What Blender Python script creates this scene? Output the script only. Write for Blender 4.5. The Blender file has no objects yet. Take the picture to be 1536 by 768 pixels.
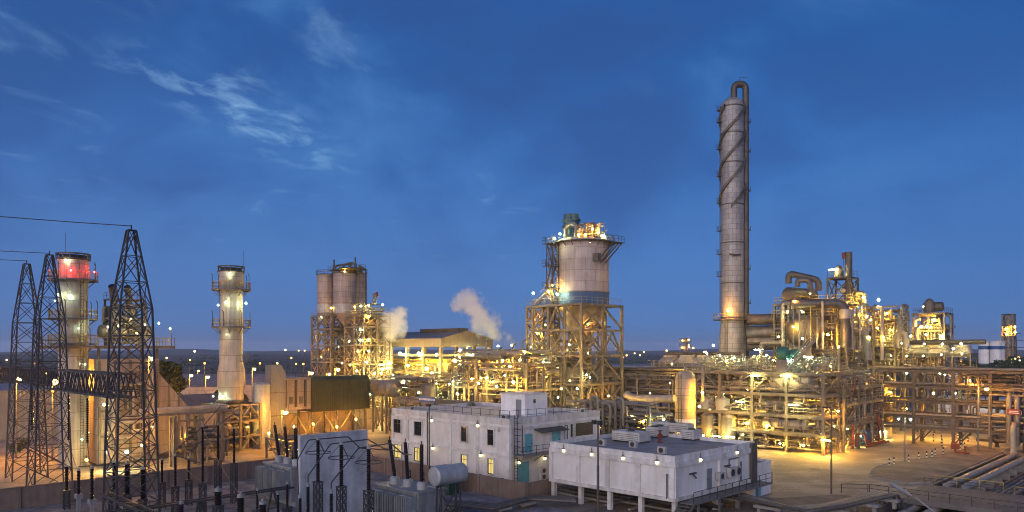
import bpy, bmesh, math, random
from mathutils import Vector, Matrix
R = math.radians
S2 = math.sqrt(0.5)
scene = bpy.context.scene
C = scene.collection
CAMH, FPX, CX, HY = 16.5, 1100.0, 768.0, 525.0     # camera height and the photograph's scale, used to survey the site


def at(px, Y):
    return ((px - CX) / FPX * Y, Y)


def pz(py, Y):
    return CAMH + (HY - py) / FPX * Y


def ground(px, py):
    Y = CAMH * FPX / (py - HY)
    return ((px - CX) / FPX * Y, Y)


def to_uv(X, Y):
    return ((X - Y) * S2, (X + Y) * S2)


def from_uv(u, v):
    return ((u + v) * S2, (v - u) * S2)


# ------------------------------------------------------------------ materials
MATS = {}


def new_mat(name):
    m = bpy.data.materials.new(name)
    m.use_nodes = True
    nt = m.node_tree
    return m, nt, nt.nodes['Principled BSDF']


def M(name, col, rough=0.6, metal=0.0, var=0.3, scale=0.8, streak=0.25, bump=0.15, pattern=None, psize=(1, 1), rnd=0.12, tint=None, sscale=(2.2, 2.2, 0.18), runs=0.0):
    """weathered surface: base colour broken by noise blotches, vertical streaks, optional sheet or brick pattern"""
    if name in MATS:
        return MATS[name]
    m, nt, b = new_mat(name)
    N, L = nt.nodes, nt.links
    tc = N.new('ShaderNodeTexCoord')
    n1 = N.new('ShaderNodeTexNoise')
    n1.inputs['Scale'].default_value = scale
    n1.inputs['Detail'].default_value = 6
    n1.inputs['Roughness'].default_value = 0.65
    L.new(tc.outputs['Object'], n1.inputs['Vector'])
    mr = N.new('ShaderNodeMapRange')
    mr.inputs[1].default_value = 0.3
    mr.inputs[2].default_value = 0.7
    mr.inputs[3].default_value = 1 - var
    mr.inputs[4].default_value = 1 + var * 0.5
    L.new(n1.outputs['Fac'], mr.inputs[0])
    fac = mr.outputs[0]
    mp = N.new('ShaderNodeMapping')
    mp.inputs['Scale'].default_value = sscale
    L.new(tc.outputs['Object'], mp.inputs['Vector'])
    n2 = N.new('ShaderNodeTexNoise')
    n2.inputs['Scale'].default_value = 1.0
    n2.inputs['Detail'].default_value = 4
    L.new(mp.outputs[0], n2.inputs['Vector'])
    mr2 = N.new('ShaderNodeMapRange')
    mr2.inputs[1].default_value = 0.35
    mr2.inputs[2].default_value = 0.75
    mr2.inputs[3].default_value = 1.0
    mr2.inputs[4].default_value = 1 - streak
    L.new(n2.outputs['Fac'], mr2.inputs[0])
    mu = N.new('ShaderNodeMath')
    mu.operation = 'MULTIPLY'
    L.new(fac, mu.inputs[0])
    L.new(mr2.outputs[0], mu.inputs[1])
    fac = mu.outputs[0]
    if runs:
        mpr = N.new('ShaderNodeMapping')
        mpr.inputs['Scale'].default_value = (4.5, 4.5, 0.22)
        L.new(tc.outputs['Object'], mpr.inputs['Vector'])
        nr = N.new('ShaderNodeTexNoise')
        nr.inputs['Scale'].default_value = 1.0
        nr.inputs['Detail'].default_value = 3
        L.new(mpr.outputs[0], nr.inputs['Vector'])
        mrr = N.new('ShaderNodeMapRange')
        mrr.inputs[1].default_value = 0.60
        mrr.inputs[2].default_value = 0.78
        mrr.inputs[3].default_value = 1.0
        mrr.inputs[4].default_value = 1 - runs
        L.new(nr.outputs['Fac'], mrr.inputs[0])
        mur = N.new('ShaderNodeMath')
        mur.operation = 'MULTIPLY'
        L.new(fac, mur.inputs[0])
        L.new(mrr.outputs[0], mur.inputs[1])
        fac = mur.outputs[0]
    oi = N.new('ShaderNodeObjectInfo')
    mr3 = N.new('ShaderNodeMapRange')
    mr3.inputs[3].default_value = 1 - rnd
    mr3.inputs[4].default_value = 1 + rnd
    L.new(oi.outputs['Random'], mr3.inputs[0])
    mu2 = N.new('ShaderNodeMath')
    mu2.operation = 'MULTIPLY'
    L.new(fac, mu2.inputs[0])
    L.new(mr3.outputs[0], mu2.inputs[1])
    fac = mu2.outputs[0]
    hgt = n1.outputs['Fac']
    if pattern:
        vec = tc.outputs['Object']
        if pattern in ('drum', 'drum_x'):
            sx = N.new('ShaderNodeSeparateXYZ')
            L.new(vec, sx.inputs[0])
            a2 = N.new('ShaderNodeMath')
            a2.operation = 'ARCTAN2'
            L.new(sx.outputs[1], a2.inputs[0])
            L.new(sx.outputs[0], a2.inputs[1])
            ml = N.new('ShaderNodeMath')
            ml.operation = 'MULTIPLY'
            ml.inputs[1].default_value = psize[2]
            L.new(a2.outputs[0], ml.inputs[0])
            cb = N.new('ShaderNodeCombineXYZ')
            L.new(ml.outputs[0], cb.inputs[0])
            L.new(sx.outputs[2], cb.inputs[1])
            vec = cb.outputs[0]
        elif pattern == 'wall':
            sx = N.new('ShaderNodeSeparateXYZ')
            L.new(vec, sx.inputs[0])
            ad = N.new('ShaderNodeMath')
            L.new(sx.outputs[0], ad.inputs[0])
            L.new(sx.outputs[1], ad.inputs[1])
            cb = N.new('ShaderNodeCombineXYZ')
            L.new(ad.outputs[0], cb.inputs[0])
            L.new(sx.outputs[2], cb.inputs[1])
            vec = cb.outputs[0]
        if pattern == 'ribs':
            wv = N.new('ShaderNodeTexWave')
            wv.inputs['Scale'].default_value = psize[0]
            wv.bands_direction = 'DIAGONAL'
            mp3 = N.new('ShaderNodeMapping')
            mp3.inputs['Scale'].default_value = (1, 1, 0)
            L.new(vec, mp3.inputs[0])
            L.new(mp3.outputs[0], wv.inputs['Vector'])
            hgt = wv.outputs['Fac']
            bump = max(bump, 0.5)
        else:
            br = N.new('ShaderNodeTexBrick')
            br.inputs['Scale'].default_value = 1.0
            br.inputs['Brick Width'].default_value = psize[0]
            br.inputs['Row Height'].default_value = psize[1]
            br.inputs['Mortar Size'].default_value = 0.035
            br.inputs['Mortar Smooth'].default_value = 0.2
            br.inputs['Color1'].default_value = (0.88, 0.88, 0.88, 1)
            br.inputs['Color2'].default_value = (1.06, 1.06, 1.06, 1)
            br.inputs['Mortar'].default_value = (0.45, 0.45, 0.45, 1)
            L.new(vec, br.inputs['Vector'])
            mu3 = N.new('ShaderNodeMath')
            mu3.operation = 'MULTIPLY'
            L.new(fac, mu3.inputs[0])
            L.new(br.outputs['Color'], mu3.inputs[1])
            fac = mu3.outputs[0]
            hgt = br.outputs['Color']
    vm = N.new('ShaderNodeMix')
    vm.data_type = 'RGBA'
    vm.blend_type = 'MULTIPLY'
    vm.inputs['Factor'].default_value = 1
    vm.inputs['A'].default_value = (*col, 1)
    cbn = N.new('ShaderNodeCombineColor')
    for i in range(3):
        if tint and i < 3:
            t = N.new('ShaderNodeMath')
            t.operation = 'POWER'
            t.inputs[1].default_value = tint[i]
            L.new(fac, t.inputs[0])
            L.new(t.outputs[0], cbn.inputs[i])
        else:
            L.new(fac, cbn.inputs[i])
    L.new(cbn.outputs[0], vm.inputs['B'])
    L.new(vm.outputs['Result'], b.inputs['Base Color'])
    b.inputs['Roughness'].default_value = rough
    b.inputs['Metallic'].default_value = metal
    if bump:
        bp = N.new('ShaderNodeBump')
        bp.inputs['Strength'].default_value = bump
        bp.inputs['Distance'].default_value = 0.05
        L.new(hgt, bp.inputs['Height'])
        L.new(bp.outputs[0], b.inputs['Normal'])
    MATS[name] = m
    return m


def E(name, col, strength):
    if name in MATS:
        return MATS[name]
    m, nt, b = new_mat(name)
    b.inputs['Base Color'].default_value = (0.8, 0.8, 0.75, 1)
    b.inputs['Emission Color'].default_value = (*col, 1)
    b.inputs['Emission Strength'].default_value = strength
    MATS[name] = m
    return m


RUST = (1.0, 1.05, 1.15)
steel = M('weathered_beige_steel', (0.205, 0.180, 0.140), 0.6, 0, 0.4, 0.7, 0.35, 0.2, tint=RUST)
steel_dark = M('brown_painted_steel', (0.105, 0.090, 0.074), 0.6, 0, 0.4, 0.7, 0.3, 0.2, tint=RUST)
steel_grey = M('grey_painted_steel', (0.19, 0.18, 0.165), 0.55, 0, 0.35, 0.8, 0.3, 0.2)
galv = M('galvanised_steel', (0.075, 0.072, 0.074), 0.5, 0.3, 0.35, 1.5, 0.1, 0.1)
galv_light = M('galvanised_rail', (0.34, 0.32, 0.27), 0.5, 0.2, 0.3, 1.5, 0.1, 0.1)
rail_yellow = M('yellow_handrail_paint', (0.55, 0.40, 0.08), 0.5, 0, 0.35, 1.5, 0.2, 0.1)
clad = M('insulation_cladding', (0.26, 0.235, 0.195), 0.42, 0.25, 0.3, 0.6, 0.3, 0.2)
clad_dark = M('dull_insulation_cladding', (0.135, 0.115, 0.097), 0.5, 0.2, 0.35, 0.6, 0.35, 0.2)
clad_pale = M('pale_insulation_cladding', (0.42, 0.365, 0.29), 0.45, 0.15, 0.25, 0.6, 0.3, 0.2)
pipe_red = M('red_fire_pipe_paint', (0.22, 0.04, 0.02), 0.5, 0, 0.3, 1.5, 0.2, 0.1)
pipe_green = M('green_machine_paint', (0.05, 0.20, 0.14), 0.45, 0, 0.3, 1.0, 0.2, 0.1)
teal = M('dark_teal_stack_paint', (0.045, 0.12, 0.16), 0.5, 0, 0.3, 1.0, 0.3, 0.1)
beige_panel = M('beige_steel_panels', (0.46, 0.37, 0.30), 0.55, 0, 0.22, 0.5, 0.3, 0.3, 'wall', (3.4, 2.2))
stack_paint = M('pale_stack_paint', (0.50, 0.46, 0.40), 0.5, 0.1, 0.2, 0.4, 0.3, 0.25, 'drum', (3.2, 2.6, 2.0))
concrete_silo = M('pinkish_silo_sheets', (0.58, 0.47, 0.42), 0.6, 0.1, 0.22, 0.35, 0.3, 0.25, 'drum', (3.9, 2.1, 5.0))
silo_band = M('blue_grey_silo_band', (0.065, 0.13, 0.25), 0.6, 0, 0.25, 0.6, 0.35, 0.2)
silo_grey = M('grey_brown_silo_sheets', (0.40, 0.33, 0.30), 0.55, 0.1, 0.22, 0.5, 0.4, 0.25, 'drum', (5.0, 1.3, 2.4))
column_clad = M('tall_column_cladding', (0.37, 0.345, 0.335), 0.42, 0.15, 0.25, 0.25, 0.3, 0.35, 'drum', (1.7, 1.05, 2.4))
white_wall = M('white_painted_concrete', (0.82, 0.81, 0.80), 0.7, 0, 0.18, 0.30, 0.12, 0.10, tint=(1, 1.15, 1.35), sscale=(1.3, 1.3, 0.13), runs=0.2)
white_trim = M('white_concrete_trim', (0.74, 0.73, 0.71), 0.7, 0, 0.24, 0.8, 0.25, 0.12, tint=(1, 1.15, 1.35), sscale=(1.3, 1.3, 0.13), runs=0.2)
roof_grey = M('grey_roof_membrane', (0.46, 0.45, 0.46), 0.75, 0, 0.35, 0.4, 0.1, 0.2)
roof_dark = M('dusty_dark_roof_membrane', (0.27, 0.265, 0.27), 0.75, 0, 0.4, 0.4, 0.1, 0.2)
conc = M('grey_cast_concrete', (0.52, 0.53, 0.55), 0.8, 0, 0.45, 0.45, 0.25, 0.3)
conc_lo = M('dusty_concrete', (0.30, 0.27, 0.24), 0.85, 0, 0.3, 0.6, 0.2, 0.25)
fence_mat = M('brown_rendered_block', (0.24, 0.17, 0.13), 0.85, 0, 0.22, 0.8, 0.25, 0.2)
porcelain = M('brown_glazed_porcelain', (0.022, 0.014, 0.012), 0.22, 0, 0.2, 2, 0.0, 0.0)
trafo = M('grey_transformer_paint', (0.30, 0.315, 0.32), 0.5, 0.1, 0.25, 0.9, 0.3, 0.15)
trafo_pale = M('pale_tank_paint', (0.40, 0.41, 0.41), 0.45, 0.1, 0.2, 0.9, 0.3, 0.15)
roof_sheet = M('grey_roof_sheeting', (0.23, 0.20, 0.185), 0.5, 0.3, 0.25, 0.4, 0.2, 0.4, 'ribs', (2.2,))
wall_sheet = M('beige_wall_sheeting', (0.19, 0.155, 0.125), 0.6, 0.05, 0.2, 0.4, 0.3, 0.4, 'ribs', (2.2,))
grey_sheet = M('grey_wall_sheeting', (0.30, 0.30, 0.29), 0.55, 0.1, 0.2, 0.4, 0.3, 0.4, 'ribs', (1.5,))
green_sheet = M('dark_olive_filter_cladding', (0.065, 0.072, 0.035), 0.7, 0, 0.3, 0.5, 0.3, 0.3, 'ribs', (1.5,))
door_blue = M('turquoise_door_paint', (0.12, 0.44, 0.52), 0.45, 0, 0.15, 1.2, 0.15, 0.05)
door_grey = M('grey_door_paint', (0.22, 0.23, 0.24), 0.5, 0, 0.15, 1.2, 0.15, 0.05)
frame_dark = M('dark_window_frame', (0.05, 0.04, 0.035), 0.5, 0, 0.2, 2, 0, 0)
ac_white = M('white_appliance_steel', (0.58, 0.57, 0.54), 0.5, 0.05, 0.2, 1.5, 0.3, 0.1)
black = M('black_rubber', (0.02, 0.02, 0.02), 0.6, 0, 0.2, 2, 0, 0)
green_bin = M('dark_green_skip_paint', (0.03, 0.075, 0.05), 0.5, 0, 0.25, 1, 0.3, 0.1)
blue_paint = M('blue_machine_paint', (0.04, 0.12, 0.32), 0.5, 0, 0.25, 1, 0.2, 0.1)
white_paint = M('white_marking_paint', (0.75, 0.75, 0.72), 0.6, 0, 0.15, 1, 0.2, 0.05)
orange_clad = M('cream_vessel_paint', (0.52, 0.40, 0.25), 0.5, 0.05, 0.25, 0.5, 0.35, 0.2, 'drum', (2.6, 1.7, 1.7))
pit = M('burner_pit_black', (0.012, 0.011, 0.01), 0.8, 0, 0.2, 1, 0, 0)


def glass_mat():
    m, nt, b = new_mat('dark_window_glass')
    b.inputs['Base Color'].default_value = (0.02, 0.022, 0.025, 1)
    b.inputs['Roughness'].default_value = 0.08
    return m


glass = glass_mat()


def lit_window():
    """a lit room behind glass: blinds of uneven brightness"""
    m, nt, b = new_mat('lit_window_glass')
    N, L = nt.nodes, nt.links
    tc = N.new('ShaderNodeTexCoord')
    wv = N.new('ShaderNodeTexWave')
    wv.bands_direction = 'X'
    wv.inputs['Scale'].default_value = 1.3
    wv.inputs['Distortion'].default_value = 3
    L.new(tc.outputs['Object'], wv.inputs['Vector'])
    mr = N.new('ShaderNodeMapRange')
    mr.inputs[3].default_value = 0.35
    mr.inputs[4].default_value = 1.3
    L.new(wv.outputs['Fac'], mr.inputs[0])
    b.inputs['Base Color'].default_value = (0.1, 0.1, 0.08, 1)
    b.inputs['Emission Color'].default_value = (1.0, 0.74, 0.22, 1)
    L.new(mr.outputs[0], b.inputs['Emission Strength'])
    b.inputs['Roughness'].default_value = 0.1
    return m


lit = lit_window()
LAMP_GAIN = 0.88
LAMPS = {
    'S': E('sodium_lamp_glow', (1.0, 0.40, 0.033), 1950 * LAMP_GAIN),
    'Y': E('yellow_lamp_glow', (1.0, 0.54, 0.055), 1350 * LAMP_GAIN),
    'F': E('fluorescent_glow', (1.0, 0.82, 0.26), 420 * LAMP_GAIN),
    'W': E('white_lamp_glow', (0.92, 1.0, 0.50), 620 * LAMP_GAIN),
    'G': E('greenish_lamp_glow', (0.72, 1.0, 0.62), 700 * LAMP_GAIN),
    'R': E('red_beacon_glow', (1.0, 0.02, 0.03), 900 * LAMP_GAIN),
    'B': E('bulkhead_lamp_glow', (1.0, 0.80, 0.36), 4.5 * LAMP_GAIN),
    'dS': E('distant_orange_glow', (1.0, 0.34, 0.03), 5),
    'dY': E('distant_yellow_glow', (1.0, 0.62, 0.16), 4),
    'dW': E('distant_white_glow', (0.95, 1.0, 0.6), 4),
    'dF': E('distant_pale_glow', (1.0, 0.85, 0.45), 4),
}


# ------------------------------------------------------------------ mesh builder
class MB:
    def __init__(self):
        self.v, self.f, self.m, self.mi = [], [], [], 0

    def add(self, vs, fs):
        o = len(self.v)
        self.v += [tuple(p) for p in vs]
        self.f += [tuple(i + o for i in f) for f in fs]
        self.m += [self.mi] * len(fs)
        return self

    def box(self, x0, x1, y0, y1, z0, z1):
        vs = [(x0, y0, z0), (x1, y0, z0), (x1, y1, z0), (x0, y1, z0), (x0, y0, z1), (x1, y0, z1), (x1, y1, z1), (x0, y1, z1)]
        return self.add(vs, [(0, 3, 2, 1), (4, 5, 6, 7), (0, 1, 5, 4), (1, 2, 6, 5), (2, 3, 7, 6), (3, 0, 4, 7)])

    def cbox(self, x, y, z, sx, sy, sz):
        return self.box(x - sx / 2, x + sx / 2, y - sy / 2, y + sy / 2, z, z + sz)

    def bar(self, p, q, w, h=None):
        h = h or w
        p, q = Vector(p), Vector(q)
        d = q - p
        if d.length < 1e-5:
            return self
        d.normalize()
        up = Vector((0, 0, 1)) if abs(d.z) < 0.95 else Vector((1, 0, 0))
        s = d.cross(up).normalized()
        t = s.cross(d).normalized()
        a, b = s * (w / 2), t * (h / 2)
        vs = [p - a - b, p + a - b, p + a + b, p - a + b, q - a - b, q + a - b, q + a + b, q - a + b]
        return self.add(vs, [(0, 1, 2, 3), (7, 6, 5, 4), (0, 4, 5, 1), (1, 5, 6, 2), (2, 6, 7, 3), (3, 7, 4, 0)])

    def tube(self, pts, r, n=8, bend=1.6, cap=True):
        pts = [Vector(p) for p in pts]
        path = [pts[0]]
        for i in range(1, len(pts) - 1):
            a, b, c = pts[i - 1], pts[i], pts[i + 1]
            d1, d2 = (a - b), (c - b)
            l = min(r * bend * 1.3 if bend < 50 else bend, d1.length * 0.45, d2.length * 0.45)
            d1.normalize()
            d2.normalize()
            p1, p2 = b + d1 * l, b + d2 * l
            for k in range(5):
                t = k / 4
                path.append(p1 * (1 - t) ** 2 + b * 2 * t * (1 - t) + p2 * t * t)
        path.append(pts[-1])
        rs = r if isinstance(r, list) else [r] * len(path)
        vs, fs = [], []
        d0 = (path[1] - path[0]).normalized()
        up = Vector((0, 0, 1)) if abs(d0.z) < 0.9 else Vector((1, 0, 0))
        s = d0.cross(up).normalized()
        for i, p in enumerate(path):
            if i == 0:
                d = path[1] - path[0]
            elif i == len(path) - 1:
                d = path[-1] - path[-2]
            else:
                d = (path[i + 1] - path[i]).normalized() + (path[i] - path[i - 1]).normalized()
            if d.length < 1e-7:
                d = d0
            d.normalize()
            s = (s - d * s.dot(d))
            if s.length < 1e-6:
                s = d.orthogonal()
            s.normalize()
            t = d.cross(s)
            for k in range(n):
                a = 2 * math.pi * k / n
                vs.append(p + (s * math.cos(a) + t * math.sin(a)) * rs[i])
        for i in range(len(path) - 1):
            for k in range(n):
                k2 = (k + 1) % n
                fs.append((i * n + k, i * n + k2, (i + 1) * n + k2, (i + 1) * n + k))
        if cap:
            fs.append(tuple(range(n - 1, -1, -1)))
            o = (len(path) - 1) * n
            fs.append(tuple(range(o, o + n)))
        return self.add(vs, fs)

    def lathe(self, prof, c=(0, 0, 0), n=32, axis='z'):
        vs, fs = [], []
        for (r, z) in prof:
            for k in range(n):
                a = 2 * math.pi * k / n
                x, y = r * math.cos(a), r * math.sin(a)
                p = (x, y, z) if axis == 'z' else ((z, x, y) if axis == 'x' else (y, z, x))
                vs.append((p[0] + c[0], p[1] + c[1], p[2] + c[2]))
        for i in range(len(prof) - 1):
            for k in range(n):
                k2 = (k + 1) % n
                fs.append((i * n + k, i * n + k2, (i + 1) * n + k2, (i + 1) * n + k))
        if prof[0][0] > 1e-4:
            fs.append(tuple(range(n - 1, -1, -1)))
        if prof[-1][0] > 1e-4:
            o = (len(prof) - 1) * n
            fs.append(tuple(range(o, o + n)))
        return self.add(vs, fs)

    def ring(self, r0, r1, z0, z1, n=32, c=(0, 0)):
        prof = [(r0, z0), (r1, z0), (r1, z1), (r0, z1), (r0, z0)]
        vs, fs = [], []
        for (r, z) in prof[:4]:
            for k in range(n):
                a = 2 * math.pi * k / n
                vs.append((r * math.cos(a) + c[0], r * math.sin(a) + c[1], z))
        for i in range(4):
            j = (i + 1) % 4
            for k in range(n):
                k2 = (k + 1) % n
                fs.append((i * n + k, i * n + k2, j * n + k2, j * n + k))
        return self.add(vs, fs)

    def drum(self, p, r, length, axis='x', head=0.35, n=24):
        """cylinder with dished heads, starting at p"""
        pr = []
        h = r * head
        for k in range(5):
            a = math.pi / 2 * k / 4
            pr.append((max(r * math.sin(a), 0.0002), h - h * math.cos(a)))
        for k in range(5):
            a = math.pi / 2 * k / 4
            pr.append((max(r * math.cos(a), 0.0002), length - h + h * math.sin(a)))
        return self.lathe(pr, p, n, axis)

    def prism(self, poly, y0, y1, plane='xz'):
        n = len(poly)
        if plane == 'xz':
            vs = [(a, y0, b) for a, b in poly] + [(a, y1, b) for a, b in poly]
        elif plane == 'yz':
            vs = [(y0, a, b) for a, b in poly] + [(y1, a, b) for a, b in poly]
        else:
            vs = [(a, b, y0) for a, b in poly] + [(a, b, y1) for a, b in poly]
        fs = [tuple(range(n - 1, -1, -1)), tuple(range(n, 2 * n))]
        for i in range(n):
            j = (i + 1) % n
            fs.append((i, j, n + j, n + i))
        return self.add(vs, fs)

    def globe(self, c, r, sx=1, sy=1, sz=1):
        vs, fs = [], []
        nu, nv = 8, 5
        for j in range(1, nv):
            th = math.pi * j / nv
            for k in range(nu):
                a = 2 * math.pi * k / nu
                vs.append((c[0] + sx * r * math.sin(th) * math.cos(a), c[1] + sy * r * math.sin(th) * math.sin(a), c[2] + sz * r * math.cos(th)))
        t, b = len(vs), len(vs) + 1
        vs += [(c[0], c[1], c[2] + sz * r), (c[0], c[1], c[2] - sz * r)]
        for j in range(nv - 2):
            for k in range(nu):
                k2 = (k + 1) % nu
                fs.append((j * nu + k, (j + 1) * nu + k, (j + 1) * nu + k2, j * nu + k2))
        for k in range(nu):
            k2 = (k + 1) % nu
            fs.append((t, k, k2))
            fs.append((b, (nv - 2) * nu + k2, (nv - 2) * nu + k))
        return self.add(vs, fs)

    def rail(self, pts, h=1.1, step=1.6, w=0.06, z=None):
        """guard rail along a polyline: posts, top rail, knee rail"""
        for a, b in zip(pts[:-1], pts[1:]):
            a, b = Vector(a), Vector(b)
            n = max(1, round((b - a).length / step))
            for i in range(n + 1):
                p = a.lerp(b, i / n)
                self.bar(p, p + Vector((0, 0, h)), w)
            for hh in (h, h * 0.52):
                self.bar(a + Vector((0, 0, hh)), b + Vector((0, 0, hh)), w)
        return self

    def ladder(self, p, q, w=0.5, d=(1, 0, 0), bar=0.06, step=0.4):
        p, q, d = Vector(p), Vector(q), Vector(d).normalized() * (w / 2)
        self.bar(p - d, q - d, bar)
        self.bar(p + d, q + d, bar)
        n = max(2, int((q - p).length / step))
        for i in range(1, n):
            m = p.lerp(q, i / n)
            self.bar(m - d, m + d, bar * 0.7)
        return self

    def lattice(self, corners0, corners1, n, w, horiz=True):
        """X bracing round a four-legged lattice between two rings of corners"""
        c0, c1 = [Vector(c) for c in corners0], [Vector(c) for c in corners1]
        k = len(c0)
        for i in range(n):
            t0, t1 = i / n, (i + 1) / n
            for j in range(k):
                a0, b0 = c0[j].lerp(c1[j], t0), c0[(j + 1) % k].lerp(c1[(j + 1) % k], t0)
                a1, b1 = c0[j].lerp(c1[j], t1), c0[(j + 1) % k].lerp(c1[(j + 1) % k], t1)
                self.bar(a0, b1, w)
                self.bar(b0, a1, w)
                if horiz:
                    self.bar(a1, b1, w)
        return self


PARTS = 0


def part(name, mb, mat, parent=None, smooth=35, label=None, kind=None):
    global PARTS
    me = bpy.data.meshes.new(name)
    me.from_pydata(mb.v, [], mb.f)
    mats = mat if isinstance(mat, (list, tuple)) else [mat]
    for m in mats:
        me.materials.append(m)
    if len(mats) > 1:
        me.polygons.foreach_set('material_index', mb.m)
    if smooth:
        me.polygons.foreach_set('use_smooth', [True] * len(me.polygons))
        me.set_sharp_from_angle(angle=R(smooth))
    me.update()
    o = bpy.data.objects.new(name, me)
    C.objects.link(o)
    if parent:
        o.parent = parent
    if label:
        o['label'] = label
    if kind:
        o['kind'] = kind
    PARTS += 1
    return o


def thing(name, label, cat, X, Y, z=0.0, rot=-45, group=None):
    o = bpy.data.objects.new(name, None)
    o.empty_display_size = 0.5
    C.objects.link(o)
    o.location = (X, Y, z)
    o.rotation_euler = (0, 0, R(rot))
    o['label'], o['category'] = label, cat
    if group:
        o['group'] = group
    return o


def tag(o, label, cat, group=None):
    o['label'], o['category'] = label, cat
    if group:
        o['group'] = group
    return o


def place(o, X, Y, z=0, rot=-45):
    o.location = (X, Y, z)
    o.rotation_euler = (0, 0, R(rot))
    return o


def structure(name, mb, mat):
    o = part(name, mb, mat, None, smooth=0)
    o['kind'] = 'structure'
    return o


def children(o):
    return [c for c in KIDS if c.parent == o]


def copy_tree(o, parent=None):
    c = o.copy()
    C.objects.link(c)
    if parent:
        c.parent = parent
    for ch in list(o.children):
        copy_tree(ch, c)
    return c


def loc(root, X, Y, Z):
    """site point to the local axes of a thing"""
    d = Vector((X, Y, Z)) - root.location
    a = -root.rotation_euler.z
    return (d.x * math.cos(a) - d.y * math.sin(a), d.x * math.sin(a) + d.y * math.cos(a), d.z)


def lp(root, px, py, Y):
    X, _ = at(px, Y)
    return loc(root, X, Y, pz(py, Y))


# ------------------------------------------------------------------ lamps bolted to a thing are parts of it
def lamp(root, p, kind='Y', r=0.2, shape='globe', name='lamp'):
    mb = MB()
    x, y, z = p
    if kind != 'B':
        r *= .5
    if shape == 'tube':
        mb.mi = 0
        mb.box(x - 0.75, x + 0.75, y - r * .8, y + r * .8, z - r * .7, z)
        mb.mi = 1
        mb.box(x - 0.8, x + 0.8, y - r, y + r, z + 0.003, z + 0.1)
        mb.bar((x, y, z + 0.1), (x, y, z + 0.5), 0.06)
    else:
        mb.mi = 0
        mb.globe(p, r)
        mb.mi = 1
        mb.lathe([(0.02, z + r * 1.9), (r * .7, z + r * 1.6), (r * 0.95, z + r * .85)], (x, y, 0), 8)
        mb.bar((x, y, z + r * 1.8), (x, y, z + r * 1.8 + 0.35), 0.06)
    return part(name, mb, [LAMPS[kind], steel_grey], root)


LAMP_MIX = random.Random(2024)


def lamps(root, items, gain=1.0):
    for it in items:
        px, py, Y, kind = it[:4]
        if kind == 'Y':
            kind = LAMP_MIX.choice('YYYYFFWS')
        r = (it[4] if len(it) > 4 else 0.2) * gain
        lamp(root, lp(root, px, py, Y), kind, r, it[5] if len(it) > 5 else 'globe')


# ------------------------------------------------------------------ steel frames and pipework
def steel_frame(root, us, vs, levels, mat, z0=0.0, col=0.32, beam=0.3, brace='some', rng=None, decks=None, rails=True, deck_mat=None, rail_mat=None, skip_cols=()):
    rng = rng or random.Random(1)
    top = max(levels)
    for i, u in enumerate(us):
        for j, v in enumerate(vs):
            if (i, j) in skip_cols:
                continue
            m = MB()
            m.box(u - col / 2, u + col / 2, v - col * .42, v + col * .42, z0, top)
            m.box(u - col * .8, u + col * .8, v - col * .8, v + col * .8, z0, z0 + 0.08)
            part('column', m, mat, root, smooth=0)
    for z in levels:
        for v in vs:
            part('beam', MB().box(us[0] - .1, us[-1] + .1, v - beam * .36, v + beam * .36, z - beam, z - .01), mat, root, smooth=0)
        for u in us:
            part('beam', MB().box(u - beam * .35, u + beam * .35, vs[0] - .05, vs[-1] + .05, z - beam - .03, z - .04), mat, root, smooth=0)
    zs = [z0] + sorted(levels)
    faces = []
    for i in range(len(us) - 1):
        for v in ((vs[0], vs[-1]) if len(vs) > 1 else (vs[0],)):
            faces.append(((us[i], v), (us[i + 1], v)))
    for j in range(len(vs) - 1):
        for u in ((us[0], us[-1]) if len(us) > 1 else (us[0],)):
            faces.append(((u, vs[j]), (u, vs[j + 1])))
    for (a, b) in faces:
        for k in range(len(zs) - 1):
            if brace == 'some' and rng.random() > 0.3 or brace == 'none':
                continue
            zl, zh = zs[k] + .1, zs[k + 1] - beam
            mode = rng.choice('XV/\\') if brace == 'some' else 'V' if brace == 'V' else 'X' if brace == 'X' else rng.choice('/\\XV')
            m = MB()
            w = col * .55
            mid = ((a[0] + b[0]) / 2, (a[1] + b[1]) / 2)
            if mode in 'X/':
                m.bar((*a, zl), (*b, zh), w)
            if mode in 'X\\':
                m.bar((*b, zl), (*a, zh), w * .97)
            if mode == 'V':
                m.bar((*a, zl), (*mid, zh), w)
                m.bar((*b, zl), (*mid, zh), w)
            part('brace', m, mat, root, smooth=0)
    deck_mat = deck_mat or steel_grey
    rail_mat = rail_mat or galv_light
    for z in (decks if decks is not None else levels):
        m = MB()
        x = us[0] + .06
        while x < us[-1]:
            x2 = min(x + 0.16, us[-1])
            m.box(x, x2, vs[0] + .05, vs[-1] - .05, z, z + 0.045)
            x += 0.24
        d = part('deck', m, deck_mat, root, smooth=0)
        if rails:
            rm = MB().rail([(us[0], vs[-1], z + .05), (us[0], vs[0], z + .05), (us[-1], vs[0], z + .05), (us[-1], vs[-1], z + .05)])
            part('handrail', rm, rail_mat, d, smooth=0)


def rand_pipe(box, rng, segs=None):
    (x0, x1, y0, y1, z0, z1) = box
    p = [rng.uniform(x0, x1), rng.uniform(y0, y1), rng.uniform(z0, z1)]
    pts = [tuple(p)]
    last = -1
    for _ in range(segs or rng.randint(2, 4)):
        ax = rng.choice([a for a in (0, 1, 2) if a != last])
        lo, hi = ((x0, x1), (y0, y1), (z0, z1))[ax]
        for _t in range(6):
            nv = rng.uniform(lo, hi)
            if abs(nv - p[ax]) > 0.22 * (hi - lo):
                break
        if abs(nv - p[ax]) < 0.3:
            continue
        p[ax] = nv
        last = ax
        pts.append(tuple(p))
    return pts if len(pts) > 1 else None


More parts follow.
